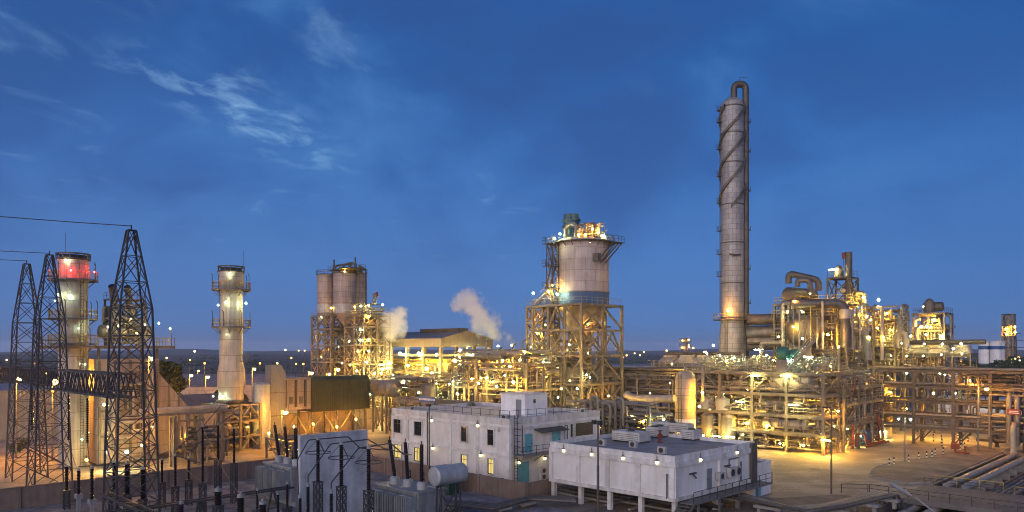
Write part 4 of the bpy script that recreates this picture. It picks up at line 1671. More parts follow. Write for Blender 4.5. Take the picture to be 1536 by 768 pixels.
rng = random.Random(11)
pipes(HR, (-2.4, 1.3, 4.2, 10, 17.4, 23.4), 34, rng, [clad, clad_pale, steel_grey, clad_dark], (.07, .22))
small_piping(HR, (-2.4, 1.3, 4.2, 10, 17.4, 21.5), 60, rng, [steel_grey, clad_pale])
pipes(HR, (2.9, 3.9, 2.6, 10.4, .5, 14.5), 16, rng, [clad, beige_panel, clad_dark], (.1, .28))
lamps(HR, [(162, 490, 104, 'W', .16), (178, 489, 105, 'W', .14), (218, 487, 107, 'W', .16), (238, 485, 108, 'G', .16), (196, 478, 107, 'Y', .13), (205, 500, 106, 'Y', .13), (156, 607, 99.5, 'W', .26), (158, 678, 100, 'W', .3), (190, 678, 99, 'W', .44), (228, 640, 102, 'S', .2), (262, 655, 104, 'S', .22), (212, 668, 101, 'S', .2), (130, 690, 98, 'S', .24)])  # orange sodium lamps ending this list are unseen, added to warm casing and yard
lamp_post(HR, (4.2, 1.0, 17.1), 2.3)
lamp_post(HR, (4.2, 11.9, 17.1), 2.5, 'W', .14)
# pipe trestle in front of the duct
TR = thing('pipe_trestle', 'beige pipe trestle with a fat header pipe beside the sloping duct', 'pipe rack', *at(243, 103))
for k in range(3):
    for u in (0, 1.4):
        part('column', MB().box(u - .2, u + .2, 1.2 + k * 3.4 - .2, 1.2 + k * 3.4 + .2, 0, 7.2), steel, TR, 0)
    part('brace', MB().bar((0, 1.2 + k * 3.4, .3), (1.4, 1.2 + k * 3.4, 3.4), .14).bar((1.4, 1.2 + k * 3.4, 3.4), (0, 1.2 + k * 3.4, 6.8), .139), steel, TR, 0)
    part('beam', MB().box(-.4, 1.8, 1.2 + k * 3.4 - .17, 1.2 + k * 3.4 + .17, 7.0, 7.25), steel, TR, 0)
part('header_pipe', MB().tube([(.2, -3, 8.0), (.2, 9.2, 8.0), (-3, 9.2, 8.0)], .44, 16, 1.2), clad_pale, TR)
part('pipe', MB().tube([(1.4, -3, 7.55), (1.4, 9.6, 7.55)], .2, 10), clad, TR)
part('pipe', MB().tube([(.9, 3, 7.5), (.9, 3, 3), (.9, 6, 3), (.9, 6, .2)], .2, 10), clad, TR)
rng = random.Random(3)
pipes(TR, (-.5, 1.7, 1, 9, .4, 6.5), 14, rng, [clad, steel, clad_dark], (.08, .22))
# low shed behind the duct
SH0 = thing('turbine_shed', 'low shed with a grey pitched roof behind the sloping duct', 'shed', *at(300, 126))
m = MB().box(-7, 1.5, -6, 5, 0, 6.2)
part('wall', m, beige_panel, SH0, 0)
part('roof', MB().prism([(-7.4, 6.202), (1.9, 6.202), (-2.7, 8.8)], -6.4, 5.4, 'xz'), roof_sheet, SH0, 0)

# ------------------------------------------------------------------ air filter house, ducts and turbine hall of the second train
FH = thing('air_filter_house', 'raised beige filter house with a dark olive clad end on legs', 'filter house', *at(420, 133))
part('casing', MB().box(-5, 0, 0, 6.2, 5.5, 11.2), beige_panel, FH, 0)
for v in (1.0, 3.1, 5.0):
    m = MB().box(.002, .25, v - .2, v + .2, 6.0, 11.0)
    part('access_strip', m, steel_dark, FH, 0)
for v in (2.2, 4.2):
    part('hatch', MB().box(.002, .12, v - .35, v + .35, 6.6, 7.9), steel_grey, FH, 0)
part('louvre_section', MB().prism([(-5.3, 4.9), (.4, 4.9), (.4, 10.7), (-.6, 11.5), (-5.3, 11.5)], 6.203, 19.0, 'xz'), green_sheet, FH, 0)
part('roof', MB().box(-5.2, .2, -.15, 6.2, 11.203, 11.4), roof_dark, FH, 0)
for k in range(7):
    v = 6.9 + k * 1.9
    part('seam_rib', MB().box(.402, .46, v - .05, v + .05, 4.95, 10.65), green_sheet, FH, 0)
part('handrail', MB().rail([(-5, 0, 11.4), (.1, 0, 11.4), (.1, 6.1, 11.4)], 1.0, 1.4, .05), galv, FH, 0)
part('ladder', MB().ladder((.55, 6.3, .2), (.55, 6.3, 11.3), .5, (0, 1, 0), .05), galv, FH, 0)
for u in (-4.6, -.3):
    for v in (.5, 6.2, 12, 18.4):
        part('leg', MB().box(u - .2, u + .2, v - .2, v + .2, 0, 4.89), steel, FH, 0)
m = MB()
for a, b in ((.5, 6.2), (6.2, 12), (12, 18.4)):
    m.bar((-.3, a, .2), (-.3, (a + b) / 2, 4.7), .2).bar((-.3, b, .2), (-.3, (a + b) / 2, 4.7), .2)
part('brace', m, steel, FH, 0)
part('lamp_bracket', MB().bar((.3, 16.5, 4.6), (1.0, 16.5, 4.2), .07), galv, FH, 0)
lamps(FH, [(534, 629, 142, 'S', .3), (505, 640, 140, 'S', .2), (470, 636, 136, 'S', .2), (441, 640, 132, 'S', .3), (392, 628, 126, 'S', .28)])
TE = thing('turbine_enclosure', 'beige walled turbine enclosure lit yellow beneath the filter house', 'enclosure', *at(420, 137))
part('wall', MB().box(-6, -1.2, -8, 22, 0, 4.3), beige_panel, TE, 0)
part('roof', MB().box(-6.2, -1.0, -8.2, 22.2, 4.302, 4.5), roof_sheet, TE, 0)
for v in (-4, 3, 12, 18):
    part('door', MB().box(-1.198, -1.12, v - .6, v + .6, .05, 2.3), door_grey, TE, 0)
DU = thing('air_duct', 'grey box-shaped duct with a sloping top left of the filter house', 'duct', *at(413, 128))
part('casing', MB().prism([(-1.35, 2.0), (1.35, 2.0), (1.35, 12.6), (.5, 13.9), (-1.35, 13.9)], -1.1, 1.1, 'yz'), grey_sheet, DU, 0)
for z in (5.0, 9.0):
    part('flange', MB().box(-1.2, 1.2, -1.45, 1.45, z, z + .22), steel_grey, DU, 0)
for a, b in ((-.85, -1.1), (.85, -1.1), (.85, 1.1), (-.85, 1.1)):
    part('support', MB().box(a - .2, a + .2, b - .2, b + .2, 0, 1.997), steel, DU, 0)
VT = thing('vertical_tank', 'grey upright tank between the second stack and the box duct', 'tank', *at(392, 124))
part('shell', MB().lathe([(1.45, .8), (1.45, 6.0), (1.5, 6.03), (1.5, 6.2), (1.45, 6.23), (1.45, 10.6), (1.2, 10.9), (.0005, 11.1)], n=28), trafo_pale, VT)
part('skirt', MB().lathe([(1.5, 0), (1.5, .797)], n=28), conc_lo, VT)
lamp(VT, (1.2, -1.6, 2.5), 'G', .14)
YB = thing('pipe_skid', 'low tangle of pipes and steel between the tank and the firewall', 'pipe skid', *at(400, 112))
rng = random.Random(8)
steel_frame(YB, [0, 4, 8], [0, 5], [3.2], steel, rng=rng, decks=[], brace='some')
pipes(YB, (-1, 9, 0, 5, .4, 3.6), 22, rng, [clad, steel, clad_dark], (.1, .25))
lamps(YB, [(403, 650, 112, 'Y', .14)])
PIPE_MATS = [clad, clad, clad_dark, clad_pale, steel, steel_grey]
FINE_MATS = [steel_grey, clad_pale, steel]

# ------------------------------------------------------------------ triple silos on a braced tower
SL = thing('steel_frame', 'brown braced steel tower carrying the three grey-brown silos', 'steel frame', *at(506, 186))
rng = random.Random(21)
steel_frame(SL, [-4.6, -1.5, 1.6, 4.7], [-4.6, 0, 4.6], [5.5, 9.6, 13.7, 17.8, 21.9, 25.2], steel, rng=rng, col=.42, beam=.42, brace='X', decks=[13.7, 25.2], rails=True)
pipes(SL, (-4, 4, -4, 4, 4, 24), 30, rng, [clad, steel, clad_dark], (.12, .35))
lamps(SL, [(482, 475, 184, 'Y', .3), (476, 503, 184, 'Y', .26), (490, 527, 182, 'Y', .25), (482, 536, 184, 'Y', .22), (524, 512, 181, 'Y', .26), (540, 470, 181, 'Y', .25), (508, 520, 182, 'Y', .2), (513, 545, 180, 'Y', .24), (497, 462, 181, 'Y', .22), (518, 460, 180, 'W', .28)], .7)


def silo(label, px, Y, r, pt, pb, mat, group=None):
    X, _ = at(px, Y)
    z0, z1 = pz(pb, Y), pz(pt, Y)
    t = thing('silo', label, 'silo', X, Y, z0, group=group)
    h = z1 - z0
    part('shell', MB().lathe([(r, 2.2), (r, h), (r * .96, h + .02), (.3, h + .5)], n=36), mat, t)
    part('skirt_band', MB().lathe([(r * 1.01, 0), (r * 1.01, 2.197)], n=36), trafo_pale, t)
    part('hopper', MB().lathe([(.4, -3.0), (r * .98, -.05)], n=24), mat, t)
    d_ = part('roof_edge', MB().ring(r * .98, r * 1.12, h + .03, h + .13, 32), steel_dark, t, 30)
    part('handrail', MB().rail([(r * 1.1 * math.cos(2 * math.pi * k / 16), r * 1.1 * math.sin(2 * math.pi * k / 16), h + .13) for k in range(17)], 1.1, 1.4, .06), steel_dark, d_, 0)
    return t


silo('left one of the three silos on the brown braced tower', 489.5, 186, 2.3, 413, 470, silo_grey, 'silos on the brown tower')
silo('middle and nearest of the three silos on the brown braced tower', 517, 182, 2.75, 411, 470, silo_grey, 'silos on the brown tower')
silo('right silo half hidden behind the middle one on the brown tower', 536, 187.5, 2.3, 411, 470, silo_grey, 'silos on the brown tower')
TP = thing('silo_top_piping', 'curved filling pipes and dark filter vents on top of the three silos', 'piping', *at(520, 184), z=pz(411, 184))
for a, b, c in (((500, 412), (503, 398), (525, 396)), ((512, 410), (516, 396), (530, 394)), ((549, 470), (549, 404), (538, 398)), ((522, 411), (528, 392), (541, 410))):
    pts = [lp(TP, a[0], a[1], 184), lp(TP, b[0], b[1], 184), lp(TP, c[0], c[1], 184)]
    part('pipe', MB().tube(pts, .22, 8, 4), steel_dark, TP)
for px, h in ((501, 3.6), (533, 4.2), (524, 2.6), (541, 2.2), (514, 1.8)):
    q = lp(TP, px, 411, 184)
    part('vent', MB().lathe([(.3, 0), (.3, h * .6), (.2, h * .65), (.2, h)], (q[0], q[1], q[2]), 12), steel_dark, TP)
for px in (512, 520, 528, 540):
    q = lp(TP, px, 411, 183)
    part('filter_box', MB().cbox(q[0], q[1], q[2] + .3, .9, .9, 1.4), clad_dark, TP, 0)
q = lp(TP, 519, 409, 181)
part('platform', MB().box(q[0] - 5, q[0] + 4, q[1] - 2, q[1] + 3.5, q[2] + .75, q[2] + .85).rail([(q[0] - 5, q[1] - 2, q[2] + .85), (q[0] + 4, q[1] - 2, q[2] + .85), (q[0] + 4, q[1] + 3, q[2] + .85)], 1.0, 1.3, .06), steel_dark, TP, 0)
lamps(TP, [(517, 407, 180, 'Y', .26)])
# second frame with a dark vessel, right of the silos
SV = thing('process_tower', 'glowing open steel frame with platforms right of the three silos', 'steel frame', *at(551, 173))
steel_frame(SV, [-4, 0, 4], [-3.6, 0, 3.6], [5.2, 9.4, 13.4, 17.8, 22.0, 24.6], steel, rng=rng, col=.36, beam=.34, brace='X', decks=[9.4, 13.4, 17.8, 24.6])
pipes(SV, (-3.6, 3.6, -3.3, 3.3, 3, 24), 45, rng, PIPE_MATS, (.1, .3))
pipes(SV, (-3.6, 3.6, -3.3, 3.3, 24.7, 27.5), 16, rng, PIPE_MATS, (.08, .2))
small_piping(SV, (-3.8, 3.8, -3.4, 3.4, 3, 27), 170, rng, FINE_MATS, (.05, .1))
lamps(SV, [(553, 475, 168, 'Y', .32), (553, 510, 168, 'Y', .32), (537, 527, 168, 'Y', .28), (553, 527, 167, 'F', .3), (540, 494, 168, 'W', .26), (540, 510, 168, 'Y', .25), (532, 460, 170, 'Y', .22), (541, 459, 168, 'W', .25), (553, 458, 168, 'Y', .28), (574, 457, 170, 'W', .28), (550, 543, 168, 'W', .35), (535, 556, 168, 'W', .22), (562, 560, 167, 'Y', .3), (545, 535, 172, 'Y', .3), (525, 548, 170, 'Y', .25)])
part('vent_stack', MB().tube([lp(SV, 561, 458, 172), lp(SV, 561, 440, 172)], .35, 10), steel_dark, SV)
VS = thing('vessel', 'tall dull brown vessel wrapped in steam behind the glowing frame', 'vessel', *at(570, 178))
part('shell', MB().lathe([(3.1, 0), (3.1, 22), (2.4, 23.6), (.5, 24.2)], n=32), silo_grey, VS)
part('stiffener', MB().ring(3.11, 3.3, 15, 15.3).ring(3.11, 3.3, 19, 19.3), steel_dark, VS)
WS = thing('windsock', 'small orange windsock on a mast above the glowing frame', 'windsock', *at(565, 171), z=24.6)
part('mast', MB().tube([(0, 0, 0), (0, 0, 5.4)], .06, 6), steel_dark, WS)
part('sock', MB().tube([(0, 0, 5.2), (.4, -.2, 4.9), (.7, -.35, 4.3)], .3, 8), pipe_red, WS)

# ------------------------------------------------------------------ open-sided roofed hall
HL = thing('open_hall', 'open-sided hall with a pitched roof, lit golden from inside', 'hall', -15.9, 165.0)
LX, LY, EV, RG = 25.5, 15.4, 18.9, 20.8
part('roof', MB().prism([(-.4, EV), (LY / 2, RG), (LY + .4, EV), (LY + .4, EV + .25), (LY / 2, RG + .25), (-.4, EV + .25)], -LX - .4, .4, 'yz'), roof_sheet, HL, 0)
part('gable_cladding', MB().prism([(-.3, 17.3), (LY + .3, 17.3), (LY + .3, EV - .01), (LY / 2, RG - .01), (-.3, EV - .01)], .05, .3, 'yz'), wall_sheet, HL, 0)
part('fascia', MB().box(-LX, .04, -.3, -.1, 17.2, EV - .01), wall_sheet, HL, 0)
part('fascia', MB().box(-LX, .04, LY + .1, LY + .3, 17.2, EV - .01), wall_sheet, HL, 0)
part('ridge_vent', MB().prism([(LY / 2 - 1.3, RG - .2), (LY / 2 - 1.5, RG + .8), (LY / 2 + 1.5, RG + .8), (LY / 2 + 1.3, RG - .2)], -LX * .62, -1.2, 'yz'), steel_dark, HL, 0)
for i in range(5):
    for v in (0, LY):
        u = -LX + .2 + (LX - .4) * i / 4
        part('column', MB().box(u - .35, u + .35, v - .3, v + .3, 0, 17.19), steel, HL, 0)
for v in (LY / 2,):
    part('column', MB().box(-.5, 0, v - .3, v + .3, 0, 17.29), steel, HL, 0)
for z in (15.6, 11.5, 6.5):
    for v in (0, LY):
        part('beam', MB().box(-LX, 0, v - .2, v + .2, z - .6, z), steel, HL, 0)
    part('beam', MB().box(-.4, -.05, .2, LY - .2, z - .62, z - .01), steel, HL, 0)
rng = random.Random(33)
part('crane_girder', MB().box(-LX, -.6, 2.0, 2.6, 13.4, 14.4).box(-LX, -.6, LY - 2.6, LY - 2.0, 13.4, 14.4), rail_yellow, HL, 0)
for z, u0, u1 in ((9.0, -LX + 1, -.6), (5.0, -LX + 1, -.6)):
    d_ = part('deck', MB().box(u0, u1, 1, LY - 1, z, z + .1), steel_grey, HL, 0)
    part('handrail', MB().rail([(u0, 1, z + .1), (u1, 1, z + .1), (u1, LY - 1, z + .1)], 1.1, 1.5, .06), rail_yellow, d_, 0)
for k in range(6):
    part('machine', MB().drum((-LX + 2 + k * 3.9, 3.2 + (k % 2) * 2.4, 10.4), .95, 2.8, 'x', .2), rng.choice([clad, clad_pale, steel_grey]), HL)
for k in range(4):
    u = -LX + 4 + k * 5.2
    part('hopper', MB().lathe([(.3, 10.2), (1.5, 12.6), (1.5, 13.3)], (u, 5.5, 0), 16), steel, HL)
pipes(HL, (-LX + 1, -.8, .8, LY - 1, 5.5, 14.5), 70, rng, PIPE_MATS, (.1, .35))
small_piping(HL, (-LX + 1, -.8, .5, LY * .6, 5.2, 13), 230, rng, FINE_MATS, (.05, .11))
lamps(HL, [(682, 541, 158, 'Y', .4), (690, 545, 160, 'Y', .35), (712, 527, 171, 'Y', .36), (640, 553, 163, 'Y', .38), (648, 560, 164, 'Y', .3), (605, 572, 165, 'Y', .36), (690, 526, 167, 'Y', .34), (628, 530, 170, 'Y', .3), (600, 530, 174, 'Y', .3), (655, 532, 166, 'Y', .3), (612, 548, 168, 'Y', .3), (628, 583, 161, 'Y', .3), (668, 570, 158, 'F', .3), (585, 545, 172, 'Y', .32), (660, 545, 170, 'Y', .4), (632, 540, 175, 'Y', .45), (610, 540, 178, 'Y', .45), (690, 535, 172, 'Y', .4)], 1.8)
# plant floor units before the hall
PF = thing('process_unit', 'bright pipework and platforms standing in front of the open hall', 'process unit', *at(640, 146))
steel_frame(PF, [-13, -8.5, -4, 0.5, 5], [-3, 1.5, 6], [4.6, 8.9], steel, rng=rng, col=.3, decks=[4.6, 8.9], rail_mat=rail_yellow)
pipes(PF, (-13, 5, -3, 6, .4, 11.5), 85, rng, PIPE_MATS, (.08, .32))
small_piping(PF, (-13, 5, -3.2, 6, .4, 11), 330, rng, FINE_MATS, (.04, .1))
lamps(PF, [(572, 560, 158, 'F', .26), (573, 547, 160, 'W', .26, 'tube'), (582, 552, 159, 'W', .26, 'tube'), (590, 563, 156, 'Y', .26), (588, 583, 150, 'Y', .3), (560, 571, 155, 'W', .3), (605, 572, 150, 'Y', .34), (555, 591, 150, 'W', .24), (569, 592, 150, 'Y', .24), (628, 589, 145, 'Y', .26), (643, 588, 141, 'Y', .3), (660, 604, 140, 'W', .3), (674, 576, 140, 'G', .22), (686, 591, 138, 'Y', .28), (708, 569, 140, 'Y', .28), (722, 567, 140, 'Y', .26), (655, 575, 148, 'Y', .3), (600, 596, 152, 'Y', .3)], 1.4)
V1 = thing('vessel', 'squat upright brown vessel before the open hall columns', 'vessel', *at(643, 140))
part('shell', MB().lathe([(1.35, 2.6), (1.35, 9.6), (1.1, 10.0), (.001, 10.3)], n=28), clad_dark, V1)
part('skirt', MB().lathe([(1.2, 0), (1.2, 2.597)], n=28), steel_dark, V1)
part('nozzle', MB().tube([(0, 0, 10.2), (0, 0, 11), (1.6, 0, 11)], .16), clad, V1)
V2 = thing('horizontal_drum', 'fat horizontal drum lit yellow between the olive filter house and the hall', 'drum', *at(558, 150))
part('shell', MB().drum((0, 0, 9.0), 1.7, 8.5, 'x', .3), clad, V2)
for x in (2, 6.5):
    part('saddle', MB().box(x - .25, x + .25, -1.2, 1.2, 7.2, 8.0), conc_lo, V2, 0)
    for y in (-1.1, 1.1):
        part('leg', MB().box(x - .16, x + .16, y - .16, y + .16, 0, 7.197), steel, V2, 0)
    part('brace', MB().bar((x, -1.1, .4), (x, 1.1, 6.8), .12).bar((x, 1.1, .4), (x, -1.1, 6.8), .119), steel, V2, 0)
for x in (1.4, 4.2, 7.0):
    part('band', MB().lathe([(1.71, x), (1.76, x + .02), (1.76, x + .16), (1.71, x + .18)], (0, 0, 9.0), 24, 'x'), steel_grey, V2)
sgn = thing('name_board', 'small blue sign board with a white line of lettering in front of the hall', 'sign', *at(640, 118), z=0)
part('board', MB().box(-2.2, 2.2, -.05, .05, 8.1, 9.0), blue_paint, sgn, 0)
m = MB()
x = -1.9
rr = random.Random(4)
while x < 1.9:
    w_ = rr.uniform(.1, .22)
    m.box(x, x + w_, -.06, -.052, 8.4, 8.72)
    x += w_ + .09
part('lettering', m, white_paint, sgn, 0)
part('post', MB().box(-2, -1.85, .06, .2, 0, 8.9).box(1.85, 2, .06, .2, 0, 8.9), galv, sgn, 0)
BD = thing('pipe_bridge', 'long beige pipe bridge crossing behind the roof of the white two-storey building', 'pipe bridge', *at(655, 122))
part('girder', MB().box(-11, 9, -.6, -.45, 7.2, 8.0).box(-11, 9, .45, .6, 7.2, 8.0), steel, BD, 0)
for k in range(4):
    part('pipe', MB().tube([(-11, -.35 + k * .24, 8.2), (9, -.35 + k * .24, 8.2)], .1 + .02 * (k % 2), 8), rng.choice(PIPE_MATS), BD)
for u in (-10, -4, 2, 8):
    part('support', MB().box(u - .15, u + .15, -.3, .3, 0, 7.19), steel, BD, 0)

# ------------------------------------------------------------------ process module between the hall and the big silo
P2 = thing('process_unit', 'two-deck pipe-filled steel module between the hall and the big silo', 'process unit', *at(790, 128))
rng = random.Random(44)
steel_frame(P2, [-20, -15, -10, -5, 0], [0, 4.5, 9], [4.8, 9.6, 14.2], steel, rng=rng, col=.36, beam=.4, decks=[4.8, 9.6], brace='some')
pipes(P2, (-20, 0, -.3, 9, .5, 16.5), 100, rng, PIPE_MATS, (.08, .35))
small_piping(P2, (-20, 0, -.4, 5, 9.6, 13.5), 330, rng, FINE_MATS, (.05, .1))
small_piping(P2, (-20, 0, -.4, 5, .5, 9), 160, rng, FINE_MATS, (.05, .1))
for k, u in enumerate((-18, -14.5, -11.5, -8, -4.5, -2)):
    part('vent_pipe', MB().tube([(u, 1.0, 13), (u, 1.0, 16.6 + (k % 3) * .7), (u + .8, 1.0, 16.6 + (k % 3) * .7 + .3)], .16, 8), clad, P2)
lamps(P2, [(740, 529, 142, 'Y', .36), (720, 540, 140, 'Y', .3), (754, 541, 136, 'Y', .34), (768, 518, 138, 'Y', .3), (747, 519, 142, 'Y', .26), (730, 567, 134, 'Y', .3), (757, 563, 130, 'Y', .2), (780, 540, 131, 'Y', .28), (787, 528, 130, 'Y', .3), (706, 551, 147, 'Y', .26), (745, 580, 130, 'Y', .3), (762, 590, 130, 'Y', .35), (718, 575, 134, 'Y', .3), (770, 573, 128, 'Y', .3), (735, 548, 140, 'Y', .3), (765, 550, 136, 'Y', .3)], 1.25)
for px in (735, 764):
    t = thing('vessel', 'upright brown vessel left of the yellow-lit gap behind the roof hut' if px == 735 else 'upright brown vessel right of the yellow-lit gap behind the roof hut', 'vessel', *at(px, 137))
    part('shell', MB().lathe([(1.55, 0), (1.55, 11.0), (1.2, 11.6), (.001, 12)], n=28), clad_dark, t)
    part('band', MB().ring(1.56, 1.62, 4, 4.15).ring(1.56, 1.62, 8, 8.15), steel_dark, t)

# ------------------------------------------------------------------ the big silo on its frame
BX, BY = at(866, 140)
BF = thing('steel_frame', 'tall golden-lit braced steel frame carrying the big pinkish silo', 'steel frame', BX, BY)
rng = random.Random(55)
steel_frame(BF, [-6, -2, 2, 6], [-6, 0, 6], [5.0, 10.4, 15.6, 20.4, 25.0], steel, rng=rng, col=.5, beam=.42, brace='mix', decks=[5.0, 10.4, 15.6, 25.0])
pipes(BF, (-5.5, 5.5, -5.5, 5.5, 2, 12), 60, rng, PIPE_MATS, (.12, .4))
pipes(BF, (-5.5, 5.5, -5.5, 5.5, 12, 22), 14, rng, PIPE_MATS, (.12, .3))
small_piping(BF, (-6, 6, -6.2, 0, 2, 11), 260, rng, FINE_MATS, (.05, .11))
part('drum', MB().drum((-4, -4.2, 12.0), 1.25, 7.5, 'x', .3), clad, BF)
part('drum', MB().drum((-5, -4.6, 7.0), 1.0, 8.5, 'x', .3), clad, BF)
lamps(BF, [(854, 517, 131, 'Y', .34), (882, 486, 136, 'Y', .3), (898, 488, 139, 'Y', .34), (903, 485, 142, 'Y', .28), (866, 496, 137, 'Y', .28), (880, 562, 131, 'F', .38), (885, 566, 131, 'F', .3), (842, 583, 129, 'Y', .34), (855, 571, 130, 'Y', .22), (866, 583, 129, 'Y', .34), (808, 562, 136, 'Y', .3), (815, 543, 136, 'W', .36), (817, 565, 135, 'W', .3), (800, 478, 142, 'Y', .28), (818, 487, 139, 'Y', .26), (814, 562, 136, 'Y', .28), (837, 596, 128, 'Y', .3), (862, 602, 126, 'Y', .3), (890, 600, 130, 'Y', .3), (913, 594, 133, 'S', .3), (850, 525, 142, 'Y', .4), (880, 530, 142, 'Y', .4), (905, 520, 142, 'Y', .35), (835, 540, 140, 'Y', .4), (870, 475, 141, 'Y', .4), (888, 470, 141, 'Y', .4)], .72)
SX, SY = at(874, 140)
SI = thing('silo', 'big pinkish cylindrical silo with a blue-grey band at its foot, on the tall frame', 'silo', SX, SY, 25.06)
part('shell', MB().lathe([(5.0, 2.45), (5.0, 11.7), (4.95, 12.1), (4.6, 12.4), (.5, 12.9)], n=56), concrete_silo, SI)
part('band', MB().lathe([(5.03, 0), (5.03, 2.2)], n=56), silo_band, SI)
part('edge_ring', MB().lathe([(5.0, 2.203), (5.22, 2.25), (5.22, 2.42), (5.0, 2.447)], n=56), clad_pale, SI)
part('hopper', MB().lathe([(.7, -10.5), (.7, -8.5), (4.6, -.4)], n=40), clad, SI)
m = MB().ring(5.02, 6.05, 11.65, 11.78, 40)
for k in range(20):
    a = 2 * math.pi * k / 20
    m.bar((5.0 * math.cos(a), 5.0 * math.sin(a), 10.9), (5.9 * math.cos(a), 5.9 * math.sin(a), 11.62), .1)
pl = part('roof_walkway', m, steel_dark, SI, 30)
part('handrail', MB().rail([(5.95 * math.cos(2 * math.pi * k / 36), 5.95 * math.sin(2 * math.pi * k / 36), 11.78) for k in range(37)], 1.15, 1.1, .06), steel_dark, pl, 0)
q = lp(SI, 926, 366, 138)
m = MB().box(q[0] - .9, q[0] + .7, q[1] - 1.6, q[1] + 1.4, 11.6, 11.7)
m.rail([(q[0] - .9, q[1] - 1.6, 11.7), (q[0] + .7, q[1] - 1.6, 11.7), (q[0] + .7, q[1] + 1.4, 11.7)], 1.1, .9, .06)
part('side_platform', m, steel_dark, SI, 0)
for k in range(4):
    a = lp(SI, 896 + k * 4, 392, 134.8)
    part('brace_pipe', MB().tube([(a[0], a[1], a[2] - .3 * (k % 2)), (q[0] - .3 + k * .2, q[1] - 1.2 + k * .7, 11.5)], .14, 8), clad_dark, SI)
part('outlet_box', MB().cbox(*lp(SI, 895, 392, 135), 1.3, .8, 1.5), clad_dark, SI, 0)
# top equipment
for px in (853, 861):
    q = lp(SI, px, 371, 142)
    part('cyclone_stack', MB().lathe([(1.0, 11.8), (1.0, 14.6), (1.35, 14.9), (1.35, 15.3), (1.05, 15.5), (1.05, 16.2), (1.3, 16.35), (1.3, 16.7), (1.0, 16.8), (1.0, 17.7), (.8, 17.7), (.8, 17)], (q[0], q[1], 0), 20), teal, SI)
q = lp(SI, 856, 360, 137)
part('duct_bend', MB().tube([(q[0] - 1.3, q[1], 11.9), (q[0] - 1.3, q[1], 15), (q[0] + 1.3, q[1], 15), (q[0] + 1.3, q[1], 11.9)], .35, 12, 3), clad, SI)
rng = random.Random(9)
for px in (870, 876, 881, 887, 893, 899):
    q = lp(SI, px, 365, 138 + (px % 3))
    h = rng.uniform(1.6, 3.4)
    part('filter_unit', MB().lathe([(.45, 11.9), (.45, 11.9 + h * .7), (.3, 11.9 + h * .8), (.3, 11.9 + h)], (q[0], q[1], 0), 12), rng.choice([clad, clad_pale, steel_grey]), SI)
q = lp(SI, 884, 360, 138)
pipes(SI, (q[0] - 3, q[0] + 2.5, q[1] - 1.5, q[1] + 2.5, 12.2, 15.6), 22, rng, PIPE_MATS, (.06, .16))
small_piping(SI, (q[0] - 3.5, q[0] + 3, q[1] - 1.5, q[1] + 2.5, 12, 14.8), 70, rng, FINE_MATS, (.04, .08))
lamps(SI, [(840, 351, 137, 'W', .3), (832, 358, 136, 'W', .24), (890, 343, 137, 'Y', .34), (898, 349, 137, 'F', .3), (904, 354, 138, 'W', .3), (878, 352, 136, 'Y', .2), (868, 352, 136, 'Y', .2), (829, 428, 138, 'Y', .26), (836, 441, 136, 'Y', .34), (885, 364, 134, 'B', .1)])
# stair tower to the left of the silo
SR = thing('stair_tower', 'slim lattice stair tower with landings up the left side of the big silo', 'stair tower', *at(829, 138))
m = MB()
a, b = .8, 12.2 + 25
for x, y in ((-a, -a), (a, -a), (a, a), (-a, a)):
    m.bar((x, y, 25.1), (x, y, 36.6), .13)
part('leg', m, steel_dark, SR, 0)
c0 = [(-a, -a, 25.1), (a, -a, 25.1), (a, a, 25.1), (-a, a, 25.1)]
c1 = [(x, y, 36.4) for x, y, _ in c0]
part('lattice_bracing', MB().lattice(c0, c1, 6, .07), steel_dark, SR, 0)
for z in (28, 32.2, 36.4):
    m = MB().box(-1.4, 1.1, -1.4, 1.1, z, z + .09).rail([(-1.4, 1.1, z + .09), (-1.4, -1.4, z + .09), (1.1, -1.4, z + .09)], 1.1, .9, .06)
    part('landing', m, steel_dark, SR, 0)
for k in range(3):
    m = MB()
    z = 25.1 + k * 3.8
    m.bar((-.7 if k % 2 else .7, -.9, z), (.7 if k % 2 else -.7, -.9, z + 3.8), .1, .3).bar((-.7 if k % 2 else .7, .2, z), (.7 if k % 2 else -.7, .2, z + 3.8), .1, .3)
    part('stair_flight', m, steel_dark, SR, 0)
ST = thing('stair', 'slanting yellow-lit stair from the frame deck up to the stair tower', 'stair', *at(818, 138))
m = MB()
for y in (-.5, .5):
    m.bar((-2.6, y, 25.1), (1.4, y, 28.0), .12, .3)
    m.bar((-2.6, y, 26.1), (1.4, y, 29.0), .06)
for k in range(12):
    m.box(-2.5 + k * .33, -2.2 + k * .33, -.45, .45, 25.2 + k * .24, 25.26 + k * .24)
part('flight', m, steel, ST, 0)
lamps(ST, [(800, 440, 137, 'W', .28), (823, 437, 137, 'Y', .3)])
# left wing of the frame
LW = thing('steel_frame', 'narrow side bay of braced steel with a railed top left of the big silo frame', 'steel frame', *at(815, 145))
steel_frame(LW, [-2.2, 0, 2.0], [-2.4, 2.4], [5, 10, 14.6, 18.4, 22, 25.2], steel, rng=rng, col=.4, beam=.36, brace='X', decks=[14.6, 25.2], rail_mat=galv_light)
pipes(LW, (-2.2, 2, -2.4, 2.4, 2, 20), 26, rng, PIPE_MATS, (.1, .3))
lamps(LW, [(806, 500, 142, 'Y', .26), (797, 520, 142, 'Y', .3), (805, 545, 141, 'Y', .3)])

